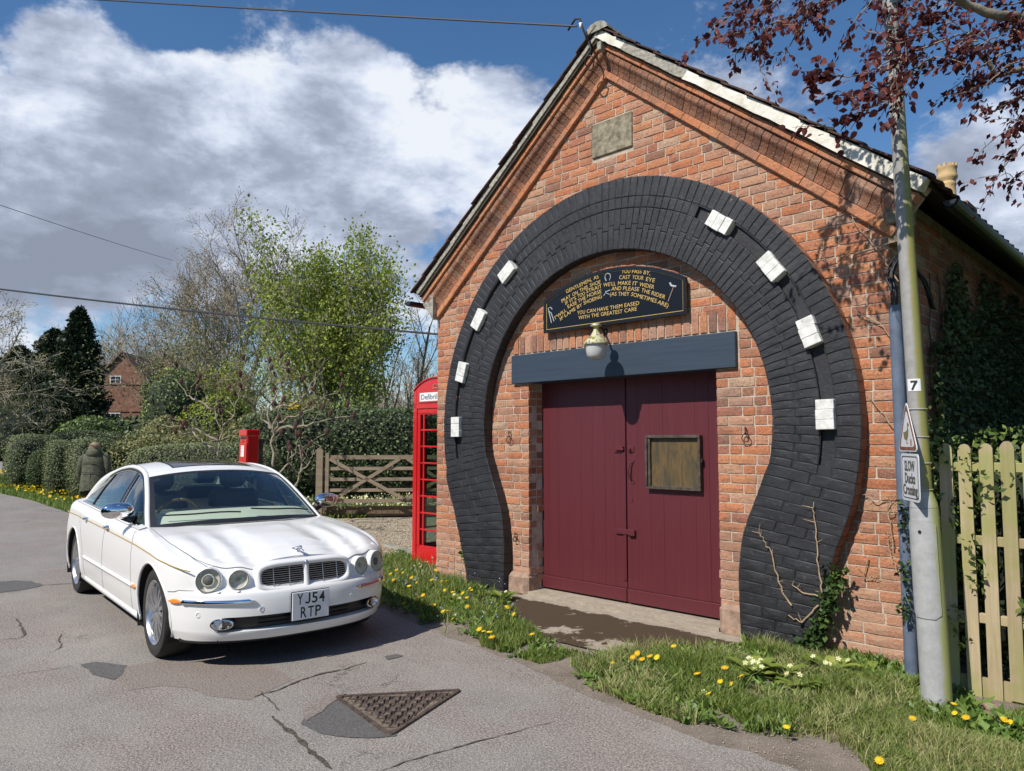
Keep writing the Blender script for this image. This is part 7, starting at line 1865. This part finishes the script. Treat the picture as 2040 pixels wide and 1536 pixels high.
for pts, d, dens in lines:
    P = [V3(u, v, d+rq.uniform(-.12, .12)) for u, v in pts]; Q = []
    for a, b in zip(P[:-1], P[1:]):
        m_ = max(2, int((b-a).length/.04))
        for k in range(m_): Q.append(a.lerp(b, k/m_)+Vector([rq.gauss(0, .006) for _ in range(3)]))
    tw.tube(Q, [.0065*(1-.7*i/len(Q)) for i in range(len(Q))], 4, cap=False)
    for i, q in enumerate(Q):
        dd = (Q[min(i+1, len(Q)-1)]-Q[max(0, i-1)]).normalized()
        if rq.random() < .46:
            L = rq.uniform(.08, .26); e = q+(dd*.6+Vector([rq.gauss(0, .6) for _ in range(3)])+Vector((0, 0, -.25))).normalized()*L; tw.tube([q, q.lerp(e, .5)+Vector((0, 0, .012)), e], [.003, .0025, .0015], 3, cap=False)
            for t in (.35, .55, .75, .9, 1.0):
                for _ in range(1+int(rq.random()*4.6*dens)): LP.append(q.lerp(e, t)+Vector([rq.gauss(0, .02) for _ in range(3)])); LD.append(dd*.5+(e-q).normalized()*.6+Vector((0, 0, -.45)))
        for _ in range(2 if rq.random() < .6*dens else 0): LP.append(q+Vector([rq.gauss(0, .018) for _ in range(3)])); LD.append(dd*.7+Vector((0, 0, -.45)))
tw.build('twigs', M['bark'], bt)
LP = np.array([v[:] for v in LP]); LD = np.array([v[:] for v in LD])
# the 300 leaves that show largest are leaves of their own, the rest one mass
dist = np.linalg.norm(LP-np.array(CAMP), axis=1); od = np.argsort(dist); 
lm = [mesh('leaf', [(0, 0, 0), (.016, .010, .004), (.019, .026, .005), (.010, .044, .001), (0, .052, -.003), (-.010, .044, .001), (-.019, .026, .005), (-.016, .010, .004), (0, .026, 0)], [(8, 0, 1, 2), (8, 2, 3, 4), (8, 4, 5, 6), (8, 6, 7, 0)], M['purple'], True)]
for k in od[:300]:
    d = Vector(LD[k])+Vector([rq.gauss(0, .5) for _ in range(3)]); qd = d.normalized().to_track_quat('Y', 'Z') @ Quaternion((0, 1, 0), rq.uniform(-1.4, 1.4)); s_ = rq.uniform(.7, 1.15)
    o = bpy.data.objects.new('leaf', lm[0]); C.objects.link(o); o.parent = bt; o.location = Vector(LP[k])-bt.location; o.rotation_euler = qd.to_euler(); o.scale = (s_,)*3
leafmesh('foliage', LP[od[300:]], LD[od[300:]], .047, M['purple'], 78, bt, .62, .55)
# the unseen bulk of its crown, further right
P, N_ = shellpts('e', (10.6, 1.8, 6.4), (3.0, 3.2, 2.6), 9000, 79, .2, 1.0, .8); leafmesh('outer_foliage', P, N_, .10, M['purple'], 80, bt, .7, .8)

for (x, y, r_, h_, sd, lab) in ((9.6, 4.2, 2.2, 7.0, 111, 'dense unseen evergreen added right of the forge to block sky light'), (10.6, 8.6, 2.6, 8.0, 112, 'tall unseen evergreen added farther back to shade the forge side wall'), (8.3, 3.3, 1.5, 5.6, 113, 'slim unseen evergreen added nearest the side wall to deepen its shade')):  # out-of-view evergreens added to keep sky light off the side wall
    bush('evergreen_tree', lab, 'tree', 'e', (x, y, h_/2+.2), (r_, r_*1.2, h_/2), 9000, .16, M['conifer'], sd, 'unseen evergreens added to shade the side wall', lump=.15, ls=1.2)
# greenery behind the picket fence and shade planting by the side wall
bush('privet_hedge', 'leafy privet hedge pressing through the picket fence', 'hedge', 'b', (7.4, .50, .80), (2.15, .60, .86), 17000, .045, M['holly'], 101, None, 0, .10, 3.0, depth=.2)
rq = random.Random(31); PP = []; DD = []
for k in range(18):   # sprigs between and over the pickets
    x = rq.choice([5.37, 5.485, 5.60, 5.713, 5.83, 5.94, 6.1])+rq.gauss(0, .012); z = rq.uniform(.25, 1.5); L = rq.uniform(.12, .38)
    for t in range(int(L/.012)):
        PP.append((x+rq.gauss(0, .030), FY-.01+rq.gauss(0, .028), z+t*.012)); DD.append((rq.gauss(0, .7), -.6, .7))
leafmesh('hedge_sprigs', np.array(PP), np.array(DD), .048, M['holly'], 102, None, .5, .4, kind='stuff'); tag(C.objects[-1], 'glossy green sprigs of privet poking between the pickets', 'foliage')
bush('wall_shrub', 'dark shrub growing against the shaded side wall behind the fence', 'shrub', 'e', (6.2, 3.2, .8), (1.0, 2.2, 1.0), 7000, .07, M['laurel'], 103, lump=.25)
# dead creeper on the shaded flank
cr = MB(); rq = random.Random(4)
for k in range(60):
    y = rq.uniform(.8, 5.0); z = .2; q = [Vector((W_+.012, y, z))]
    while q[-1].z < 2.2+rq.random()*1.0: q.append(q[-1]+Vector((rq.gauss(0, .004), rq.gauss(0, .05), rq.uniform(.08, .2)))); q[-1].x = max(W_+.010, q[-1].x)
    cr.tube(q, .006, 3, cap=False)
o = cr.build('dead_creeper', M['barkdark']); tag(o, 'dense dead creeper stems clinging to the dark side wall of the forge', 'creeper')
P = np.stack([W_+.03+.04*g_.random(17000), .8+4.6*g_.random(17000), .2+3.0*g_.random(17000)], 1); k = P[:, 2] < 3.3-.28*np.abs(P[:, 1]-3.2)+.3*np.sin(P[:, 1]*5); leafmesh('shade_creeper', P[k], np.tile([.4, 0, -.8], (k.sum(), 1)), .05, M['shadeleaf'] if False else M['laurel'], 104, None, .7, .6, kind=None); tag(C.objects[-1], 'dark leafy creeper thickened in place of deep shade on the forge side wall', 'creeper')  # leaf cover enlarged to darken the wall in place of deep shade
# wall vines in front: dry stems and ivy
def vine(lab, px, Y, r=.0035, seed=1, twigs=.25, mat='vine'):
    rq = random.Random(seed); mb = MB()
    for ln in px:
        Q = []
        for (a, b) in zip(ln[:-1], ln[1:]):
            for k in range(5):
                t = k/5; u = a[0]+(b[0]-a[0])*t; v = a[1]+(b[1]-a[1])*t; x, z = onw(u+rq.gauss(0, 1.2), v+rq.gauss(0, 1.2), Y); Q.append(Vector((x, Y+rq.uniform(-.006, .0), z)))
        x, z = onw(*ln[-1], Y); Q.append(Vector((x, Y, z))); mb.tube(Q, [r*(1.2-.7*i/len(Q)) for i in range(len(Q))], 5, cap=False)
        for q in Q[1:]:
            if rq.random() < twigs: mb.tube([q, q+Vector((rq.gauss(0, .03), -.01, rq.gauss(.02, .02)))], [r*.7, r*.3], 4, cap=False)
    o = mb.build('dry_vine', M[mat]); tag(o, lab, 'vine'); return o
vine('dry vine stem climbing the right leg of the black horseshoe', [[(1640, 1190), (1632, 1140), (1628, 1080), (1622, 1030), (1621, 1000)], [(1636, 1190), (1600, 1180), (1578, 1165)], [(1630, 1205), (1598, 1240), (1570, 1225)]], PR-.015, .005, 1)
vine('short dry vine stem left of the long one on the horseshoe leg', [[(1575, 1207), (1555, 1170), (1540, 1110), (1525, 1080), (1512, 1058)]], PR-.015, .005, 2, .4)
vine('dry vine tendrils trailing from the conduit across the upper brickwork', [[(1790, 560), (1750, 500), (1700, 440), (1690, 410)], [(1790, 470), (1740, 420), (1700, 395)], [(1790, 480), (1700, 505), (1650, 520), (1620, 500)], [(1785, 680), (1750, 645), (1705, 620)], [(1785, 860), (1755, 820), (1732, 790)], [(1780, 1095), (1775, 1040), (1765, 1010), (1790, 980)]], -.02, .004, 3, .3)
vine('dry twigs on the brickwork low beside the conduit', [[(1788, 1140), (1772, 1100), (1768, 1060)], [(1730, 1110), (1720, 1150), (1745, 1155)], [(1770, 990), (1745, 1000), (1725, 985)], [(1790, 1010), (1770, 1030)]], -.02, .004, 4, .6)
def ivy(lab, px, Y, n, size, seed, wd=.05, mat='ivy'):
    g2 = np.random.default_rng(seed); P = []
    for (a, b) in zip(px[:-1], px[1:]):
        for k in range(n//(len(px)-1)):
            t = g2.random(); u = a[0]+(b[0]-a[0])*t; v = a[1]+(b[1]-a[1])*t; x, z = onw(u, v, Y); P.append((x+g2.normal(0, wd), Y-abs(g2.normal(0, .02)), z+g2.normal(0, wd)))
    leafmesh('ivy', np.array(P), np.tile([0, -.7, -.3], (len(P), 1)), size, M[mat], seed, None, .9, .5, kind=None); tag(C.objects[-1], lab, 'ivy')
ivy('green ivy climbing beside the left foot of the horseshoe', [(928, 1070), (930, 1100), (938, 1120), (950, 1140)], -.03, 150, .045, 5, .03, 'weed')
ivy('dark ivy along the outer edge of the right foot of the horseshoe', [(1672, 1130), (1655, 1190), (1640, 1240), (1622, 1270), (1600, 1290)], -.10, 420, .050, 6, .035)
ivy('ivy sprigs between the conduit and the lamp post', [(1802, 990), (1806, 1060), (1808, 1180), (1806, 1230)], -.32, 120, .034, 7, .02)
ivy('ivy tuft over the fence top beside the lamp post', [(1850, 840), (1870, 870), (1890, 900), (1905, 960)], -.22, 200, .04, 8, .05)

# ------------------------------------------------------------ verge plants
def pxpoly(l): return poly_px(l)
beds = {
 'bed_left': pxpoly([(745, 1120), (800, 1100), (850, 1120), (930, 1160), (1010, 1195), (1030, 1225), (1040, 1260), (960, 1270), (880, 1262), (850, 1245), (800, 1215), (760, 1205), (740, 1190)]),
 'strip': pxpoly([(935, 1245), (1030, 1240), (1110, 1290), (1210, 1320), (1250, 1375), (1160, 1352), (1060, 1318), (960, 1288)]),
 'right': pxpoly([(1130, 1325), (1240, 1300), (1400, 1290), (1500, 1275), (1640, 1290), (1800, 1300), (1840, 1370), (1840, 1400), (1700, 1450), (1560, 1470), (1400, 1450), (1290, 1418), (1180, 1372)]),
 'lower': pxpoly([(1500, 1430), (1700, 1420), (1830, 1400), (1960, 1420), (2300, 1420), (2300, 1700), (1900, 1700), (1700, 1500), (1560, 1470)]),
 'bank': pxpoly([(-700, 942), (-200, 944), (20, 944), (45, 935), (110, 940), (230, 950), (330, 985), (330, 1040), (240, 1032), (145, 1022), (60, 995), (0, 983), (-700, 975)]),
}
def scatter(poly, n, seed):
    g2 = np.random.default_rng(seed); A = np.array(poly); lo, hi = A.min(0), A.max(0); P = g2.uniform(lo, hi, (n, 2)); return P[inpoly(P, poly)]
def ragged(P, poly, wd, seed):
    g2 = np.random.default_rng(seed); A = np.array(poly); B = np.roll(A, -1, 0); dmin = np.full(len(P), 9.)
    for a, b in zip(A, B):
        ab = b-a; t = np.clip(((P-a)@ab)/(ab@ab+1e-9), 0, 1); dmin = np.minimum(dmin, np.linalg.norm(P-(a+t[:, None]*ab), axis=1))
    k = dmin/wd+.55*lump_noise(np.column_stack([P, np.zeros(len(P))]), 9, seed)
    return P[k > g2.random(len(P))*1.1]
def blades(P, h, w_, mat, seed, name, lab, cat='grass', lean=.35):
    n = len(P); g2 = np.random.default_rng(seed); hh = h*g2.uniform(.3, 1.35, n)*(1+.45*lump_noise(np.column_stack([P, np.zeros(n)]), 6, seed+40)); a = g2.uniform(0, 2*math.pi, n); l_ = g2.normal(0, lean, (n, 2))*hh[:, None]
    d = np.stack([np.cos(a), np.sin(a)], 1)*w_/2; z0 = np.zeros(n)-.01
    v0 = np.column_stack([P-d, z0]); v1 = np.column_stack([P+d, z0]); v2 = np.column_stack([P+l_*.35+d*.8, hh*.55]); v3 = np.column_stack([P+l_*.35-d*.8, hh*.55]); v4 = np.column_stack([P+l_, hh*.95])
    V = np.stack([v0, v1, v2, v3, v4], 1).reshape(-1, 3); b = np.arange(n)*5
    F = np.concatenate([np.stack([b, b+1, b+2, b+3], 1)]); me = bpy.data.meshes.new(name)
    F3 = np.stack([b+3, b+2, b+4, b+4], 1)
    Fq = F; 
    me.vertices.add(len(V)); me.vertices.foreach_set('co', V.ravel()); nl = n*7; me.loops.add(nl)
    li = np.column_stack([b, b+1, b+2, b+3, b+3, b+2, b+4]).ravel(); me.loops.foreach_set('vertex_index', li.astype(np.int32))
    me.polygons.add(2*n); ls = np.column_stack([np.arange(n)*7, np.arange(n)*7+4]).ravel(); lt = np.tile([4, 3], n)
    me.polygons.foreach_set('loop_start', ls.astype(np.int32)); me.polygons.foreach_set('loop_total', lt.astype(np.int32)); me.update(calc_edges=True); me.materials.append(mat)
    at_ = me.attributes.new('tint', 'FLOAT', 'FACE'); at_.data.foreach_set('value', np.repeat(g2.uniform(0, 1, n), 2).astype(np.float32))
    o = link(name, me); tag(o, lab, cat, kind='stuff'); return o
def clump(P, s, seed, thr):
    v = lump_noise(np.column_stack([P, np.zeros(len(P))]), s, seed); return P[v > thr]
blades(ragged(clump(scatter(beds['bed_left'], 26000, 1), 6, 3, -.5), beds['bed_left'], .12, 3), .11, .006, M['grass'], 2, 'grass', 'long green grass in the flower bed beside the car bonnet', lean=.5)
blades(clump(scatter(beds['strip'], 16000, 3), 7, 4, -.1), .06, .006, M['grass'], 4, 'grass', 'short tufts of grass at the broken edge of the road')
blades(ragged(clump(scatter(beds['right'], 62000, 5), 6, 5, -.12), beds['right'], .22, 5), .075, .006, M['grass'], 6, 'grass', 'green grass below the right leg of the horseshoe', lean=.5)
blades(clump(scatter(beds['right'], 30000, 15), 5, 15, .0), .08, .006, M['drygrass'], 16, 'dry_grass', 'straw-coloured grass among the green verge grass', lean=.6)
blades(ragged(clump(scatter(beds['lower'], 90000, 7), 5, 7, -.12), beds['lower'], .4, 7), .055, .005, M['drygrass'], 8, 'dry_grass', 'sparse trodden grass in the lower right corner', lean=.7)
blades(clump(scatter(beds['lower'], 50000, 17), 4, 17, .05), .06, .005, M['grass'], 18, 'grass', 'short green grass tufts in the lower right corner', lean=.6)
blades(scatter(beds['bank'], 60000, 9), .09, .018, M['grass'], 10, 'grass', 'green grass bank by the clipped bushes across the lane')
gb = [tuple(fw(u, d)[:2]) for u, d in ((560, 15.0), (960, 16.2), (960, 19.4), (520, 18.4))]
blades(scatter(gb, 22000, 11), .16, .02, M['grass'], 12, 'grass', 'green garden border seen through the field gate')
# broad-leaved weeds
def rosettes(poly, n, size, mat, seed, name, lab, nl=9, up=.55, kind='stuff', thr=-9, s=4):
    g2 = np.random.default_rng(seed); P = scatter(poly, n, seed)
    if thr > -5: P = clump(P, s, seed, thr)
    m_ = len(P); a = g2.uniform(0, 2*math.pi, (m_, nl)); D3 = np.stack([np.cos(a), np.sin(a), np.abs(g2.normal(up, .3, (m_, nl)))], 2).reshape(-1, 3)
    Q = np.repeat(np.column_stack([P, np.full(m_, .008)]), nl, 0)+g2.normal(0, size*.25, (m_*nl, 3))*[1, 1, .5]; Q[:, 2] = np.abs(Q[:, 2])
    return tag(leafmesh(name, Q, D3, size, mat, seed+1, None, .42, .15, np.array([0, 0, 1.]), None), lab, 'plants', kind='stuff'), P
rosettes(beds['bed_left'], 620, .075, M['weed'], 201, 'weeds', 'broad weed leaves and forget-me-not foliage in the bed by the kiosk')
rosettes(beds['strip'], 260, .05, M['weed'], 202, 'weeds', 'small weeds along the edge of the mossy apron', thr=.0)
rosettes(beds['right'], 800, .06, M['weed'], 203, 'weeds', 'broad-leaved weeds in the verge by the right foot', thr=-.2)
rosettes(pxpoly([(1650, 1330), (1850, 1340), (1980, 1420), (2060, 1460), (2060, 1500), (1940, 1470), (1800, 1410), (1660, 1370)]), 420, .065, M['weed'], 204, 'weeds', 'low leafy weeds round the foot of the lamp post')
rosettes(pxpoly([(1700, 1290), (1800, 1295), (1835, 1370), (1760, 1380), (1690, 1340)]), 240, .07, M['weed'], 205, 'weeds', 'forget-me-not foliage beside the conduit', up=1.1)
rosettes([tuple(q) for q in gb], 900, .12, M['primleaf'], 206, 'garden_plants', 'pale green primrose foliage behind the gate', up=.7)
# primrose clumps: things of their own
def primrose(u, v, sc, lab, seed, flowers=6, grp='primrose clumps in the verge'):
    q = ground(u, v); root = empty('primrose', (q[0], q[1], 0), lab, 'plant', grp); g2 = random.Random(seed)
    for k in range(16):
        a = g2.uniform(0, 6.28); L = 1.3*sc*g2.uniform(.6, 1.1); mb = MB(); up_ = g2.uniform(.25, 1.1); P = []
        for i in range(6):
            t = i/5; c = Vector((math.cos(a)*L*t, math.sin(a)*L*t, L*up_*(t-.55*t*t))); w_ = .20*L*math.sin(math.pi*min(1, .12+t*.88))**.7; s_ = Vector((-math.sin(a), math.cos(a), 0))*w_; P += [c-s_+Vector((0, 0, w_*.25)), c, c+s_+Vector((0, 0, w_*.25))]
        mb.add([tuple(p+Vector((q[0], q[1], .005))) for p in P], [(3*i+j, 3*i+j+1, 3*i+4+j, 3*i+3+j) for i in range(5) for j in range(2)]); mb.build('leaf', M['primleaf'], root, smooth=True)
    for k in range(flowers):
        c = Vector((q[0]+g2.gauss(0, sc*.3), q[1]+g2.gauss(0, sc*.3), sc*g2.uniform(.45, .75))); mb = MB(); t = Vector((g2.gauss(0, .3), -.5, .8)).normalized(); Mx = Matrix.Translation(c) @ t.to_track_quat('Z', 'Y').to_matrix().to_4x4()
        for j in range(5): a = j*1.2566; mb.add([Mx @ Vector(p) for p in ((0, 0, 0), (.016*math.cos(a-.45), .016*math.sin(a-.45), .002), (.019*math.cos(a), .019*math.sin(a), .0), (.016*math.cos(a+.45), .016*math.sin(a+.45), .002))], [(0, 1, 2, 3)])
        mb.build('flower', M['cream'], root)
for k, (u, v, s_, lab, fl) in enumerate(((1500, 1345, .16, 'large yellow-green primrose clump in flower below the horseshoe foot', 11), (1655, 1345, .15, 'yellow-green primrose clump with upright leaves right of the horseshoe foot', 6), (1560, 1350, .13, 'mid-green primrose clump between the two yellow-green clumps', 3), (1590, 1375, .12, 'dark green primrose clump nearest the stone in the verge', 2), (1400, 1390, .08, 'small primrose clump among the dandelions', 1), (1000, 1195, .15, 'broad-leaved green clump touching the left foot of the horseshoe', 1), (1725, 1350, .12, 'mid-green leafy clump beside the forget-me-nots', 0), (905, 1200, .11, 'leafy primrose clump in the middle of the left flower bed', 3))): primrose(u, v, s_, lab, 300+k, fl)
# dandelions
dm = MB()
for j in range(22):
    a = 2*math.pi*j/22; r_ = .019*(1 if j % 2 else .82); dm.add([(0, 0, .004), (r_*math.cos(a-.16), r_*math.sin(a-.16), .003+.003*(j % 2)), (r_*1.1*math.cos(a), r_*1.1*math.sin(a), .001+.003*(j % 2)), (r_*math.cos(a+.16), r_*math.sin(a+.16), .003+.003*(j % 2))], [(0, 1, 2, 3)])
dm.lathe([(.011, .003), (.007, .008), (0, .009)], 8); dhead = dm.me('flower_head', M['dandelion'])
sm = MB(); sm.tube([(0, 0, -.10), (.004, 0, -.05), (0, 0, 0)], .0018, 4); sm.lathe([(.003, -.008), (.009, 0), (.008, .002)], 7); dstem = sm.me('stem', M['weed'])
def dandelion(u, v, z, grp, lab, rq, s=1.):
    q = ground(u, v, z); root = empty('dandelion', (q[0], q[1], z), lab, 'flower', grp); t = Vector((rq.gauss(-.05, .25), -.45+rq.gauss(0, .25), .9)).normalized().to_track_quat('Z', 'Y').to_euler()
    link('flower_head', dhead, root, rot=t, scl=(s, s, s)); link('stem', dstem, root, scl=(1, 1, max(.3, z/.10)))
rq = random.Random(44)
L1 = [(790, 1140), (838, 1133), (868, 1140), (803, 1145), (778, 1148), (765, 1160), (785, 1160), (815, 1172), (830, 1165), (880, 1162), (886, 1180), (902, 1184), (890, 1162), (940, 1180), (922, 1186), (930, 1195), (860, 1160), (936, 1176), (931, 1213), (865, 1210), (883, 1222), (892, 1222), (902, 1237), (805, 1206), (832, 1196), (841, 1205), (1024, 1228), (955, 1258), (975, 1264), (963, 1262), (980, 1274), (1060, 1268), (1010, 1214), (843, 1190), (820, 1155)]
for u, v in L1: dandelion(u, v-4, rq.uniform(.07, .13), 'dandelions in the left flower bed', 'yellow dandelion flower in the bed between the car and the horseshoe', rq, rq.uniform(.8, 1.3))
L2 = [(1261, 1310), (1279, 1314), (1220, 1321), (1342, 1288), (1309, 1310), (1389, 1343), (1435, 1358), (1457, 1363), (1477, 1347), (1444, 1331), (1411, 1383), (1567, 1449), (1270, 1302), (1295, 1308)]
for u, v in L2: dandelion(u, v, rq.uniform(.05, .09), 'dandelions below the right leg of the horseshoe', 'yellow dandelion flower in the grass below the right leg of the horseshoe', rq, rq.uniform(.9, 1.35))
for u, v in [(1900, 1403), (1924, 1430), (1818, 1432), (2000, 1434), (2012, 1439), (1752, 1516), (1902, 1421)]: dandelion(u, v, rq.uniform(.04, .07), 'dandelions round the lamp post foot', 'yellow dandelion flower in the grass near the foot of the lamp post', rq, rq.uniform(.8, 1.2))
# far daffodil-bright dandelions on the bank: past counting
PB2 = clump(scatter(pxpoly([(-100, 944), (0, 940), (40, 942), (80, 960), (150, 985), (235, 1005), (230, 1018), (140, 1014), (60, 988), (0, 974), (-100, 970)]), 2600, 61), 1.2, 61, .05)
leafmesh('yellow_flowers', np.column_stack([PB2, .09+.05*np.random.default_rng(3).random(len(PB2))]), np.tile([0, -.5, .6], (len(PB2), 1)), .085, M['dandelion'], 62, None, .9, .7, kind='stuff'); tag(C.objects[-1], 'drift of yellow dandelions on the grass bank across the lane', 'flowers')
PB2 = scatter(gb, 2600, 63); leafmesh('pale_flowers', np.column_stack([PB2, .14+.12*np.random.default_rng(5).random(len(PB2))]), np.tile([0, -.5, .6], (len(PB2), 1)), .055, M['cream'], 64, None, .9, .7, kind='stuff'); tag(C.objects[-1], 'pale yellow primroses in the border behind the gate', 'flowers')
for poly, n, lab, sd in ((beds['bed_left'], 560, 'tiny blue forget-me-nots in the bed by the kiosk', 65), (pxpoly([(1700, 1290), (1800, 1295), (1820, 1340), (1720, 1335)]), 260, 'tiny blue forget-me-nots beside the conduit', 66)):
    P = clump(scatter(poly, n*2, sd), 5, sd, .0); z = (.10 if sd == 65 else .17)+.10*np.random.default_rng(sd).random(len(P)); leafmesh('forget_me_nots', np.column_stack([P, z]), np.tile([0, -.5, .6], (len(P), 1)), .012, M['blueflower'], sd, None, 1., .6, kind='stuff'); tag(C.objects[-1], lab, 'flowers')
# loose stones, grit and chippings
def pebbles(P, s0, s1, mat, seed, lab, z=0.):
    n = len(P); g2 = np.random.default_rng(seed); s_ = g2.uniform(s0, s1, (n, 1, 1))*np.array([1, .8, .55]); o8 = np.array([(-1, 0, 0), (0, -1, 0), (1, 0, 0), (0, 1, 0), (0, 0, 1.), (0, 0, -.6)])
    a = g2.uniform(0, 6.3, n); c_, s2 = np.cos(a), np.sin(a); V = o8[None]*s_*g2.uniform(.7, 1.2, (n, 6, 1)); x = V[:, :, 0]*c_[:, None]-V[:, :, 1]*s2[:, None]; y = V[:, :, 0]*s2[:, None]+V[:, :, 1]*c_[:, None]
    V = np.stack([x+P[:, 0:1], y+P[:, 1:2], V[:, :, 2]+z+s_[:, 0, 2][:, None]*.5], 2).reshape(-1, 3); b = (np.arange(n)*6)[:, None, None]
    F = (b+np.array([(0, 1, 4), (1, 2, 4), (2, 3, 4), (3, 0, 4), (1, 0, 5), (2, 1, 5), (3, 2, 5), (0, 3, 5)])[None]).reshape(-1, 3)
    o = link('loose_stones', mesh('loose_stones', V, F, mat, False, None, np.repeat(g2.uniform(0, 1, n), 8))); tag(o, lab, 'stones', kind='stuff'); return o
def stonemat():
    m, nt, b = newmat('mixed_pebbles'); c = nramp(nt, rnd(nt), [(0, (.24, .17, .11)), (.35, (.36, .29, .20)), (.7, (.48, .40, .29)), (1, (.56, .50, .40))]); setc(nt, b, c); b.inputs['Roughness'].default_value = .9; return m
M['pebble'] = stonemat()
pebbles(scatter(pxpoly([(620, 1048), (822, 1030), (822, 1110), (740, 1112), (690, 1080)]), 9000, 71), .008, .020, M['pebble'], 71, 'pale gravel of the drive between the gate and the kiosk')
pebbles(scatter(pxpoly([(850, 1250), (950, 1280), (1150, 1335), (1330, 1410), (1700, 1500), (1760, 1560), (1500, 1540), (1200, 1440), (1000, 1340), (860, 1275)]), 1500, 72), .003, .006, M['pebble'], 72, 'grit along the crumbling edge of the tarmac')
pebbles(scatter(pxpoly([(-300, 1100), (900, 1250), (1700, 1560), (-300, 1700)]), 160, 73), .003, .007, M['pebble'], 73, 'scattered chippings on the tarmac', .002)
for (u, v, s_, lab) in ((1624, 1393, .055, 'pale round stone lying in the verge grass'), (1975, 1412, .05, 'broken brick fragment under the picket fence')):
    q = ground(u, v); mb = MB(); g2 = random.Random(u); V = []; 
    for i in range(8):
        for j in range(6): t = 2*math.pi*i/8; w2_ = math.pi*(j/5-.5); rr_ = s_*g2.uniform(.85, 1.1); V.append((q[0]+rr_*math.cos(w2_)*math.cos(t), q[1]+rr_*.8*math.cos(w2_)*math.sin(t), .01+rr_*.55*math.sin(w2_)))
    mb.add(V, [(i*6+j, ((i+1) % 8)*6+j, ((i+1) % 8)*6+j+1, i*6+j+1) for i in range(8) for j in range(5)]); o = mb.build('stone', M['stonepink'], smooth=True); tag(o, lab, 'stone')
# grey setts beside the drive
rq = random.Random(9)
for k in range(9):
    q = ground(752+k*9, 1082+k*2.4); mb = MB(); mb.box((q[0]-.07, q[1]-.06, -.02), (q[0]+.07, q[1]+.06, .02), bev=.01); o = mb.build('stone_sett', M['cement']); tag(o, 'grey stone sett edging the gravel beside the kiosk', 'paving', 'setts edging the gravel drive'); 
# dry seed stems before the kiosk
mb = MB()
for (u0, v0, u1, v1) in ((868, 1170, 852, 1120), (880, 1175, 873, 1115), (858, 1170, 862, 1112), (835, 1165, 826, 1128), (845, 1168, 836, 1124)):
    a = Vector(ground(u0, v0)); r = ray(u1, v1); t = (a.y-CAMP.y)/r[1]; b = Vector(np.array(CAMP)+r*t); mb.tube([a, a.lerp(b, .5)+Vector((.01, 0, .02)), b], .0025, 4); mb.lathe([(0, .016), (.012, .008), (.014, 0), (0, -.012)], 7, Matrix.Translation(b))
o = mb.build('seed_stems', M['vine']); tag(o, 'dry brown seed stems standing before the telephone kiosk', 'plants', kind='stuff')
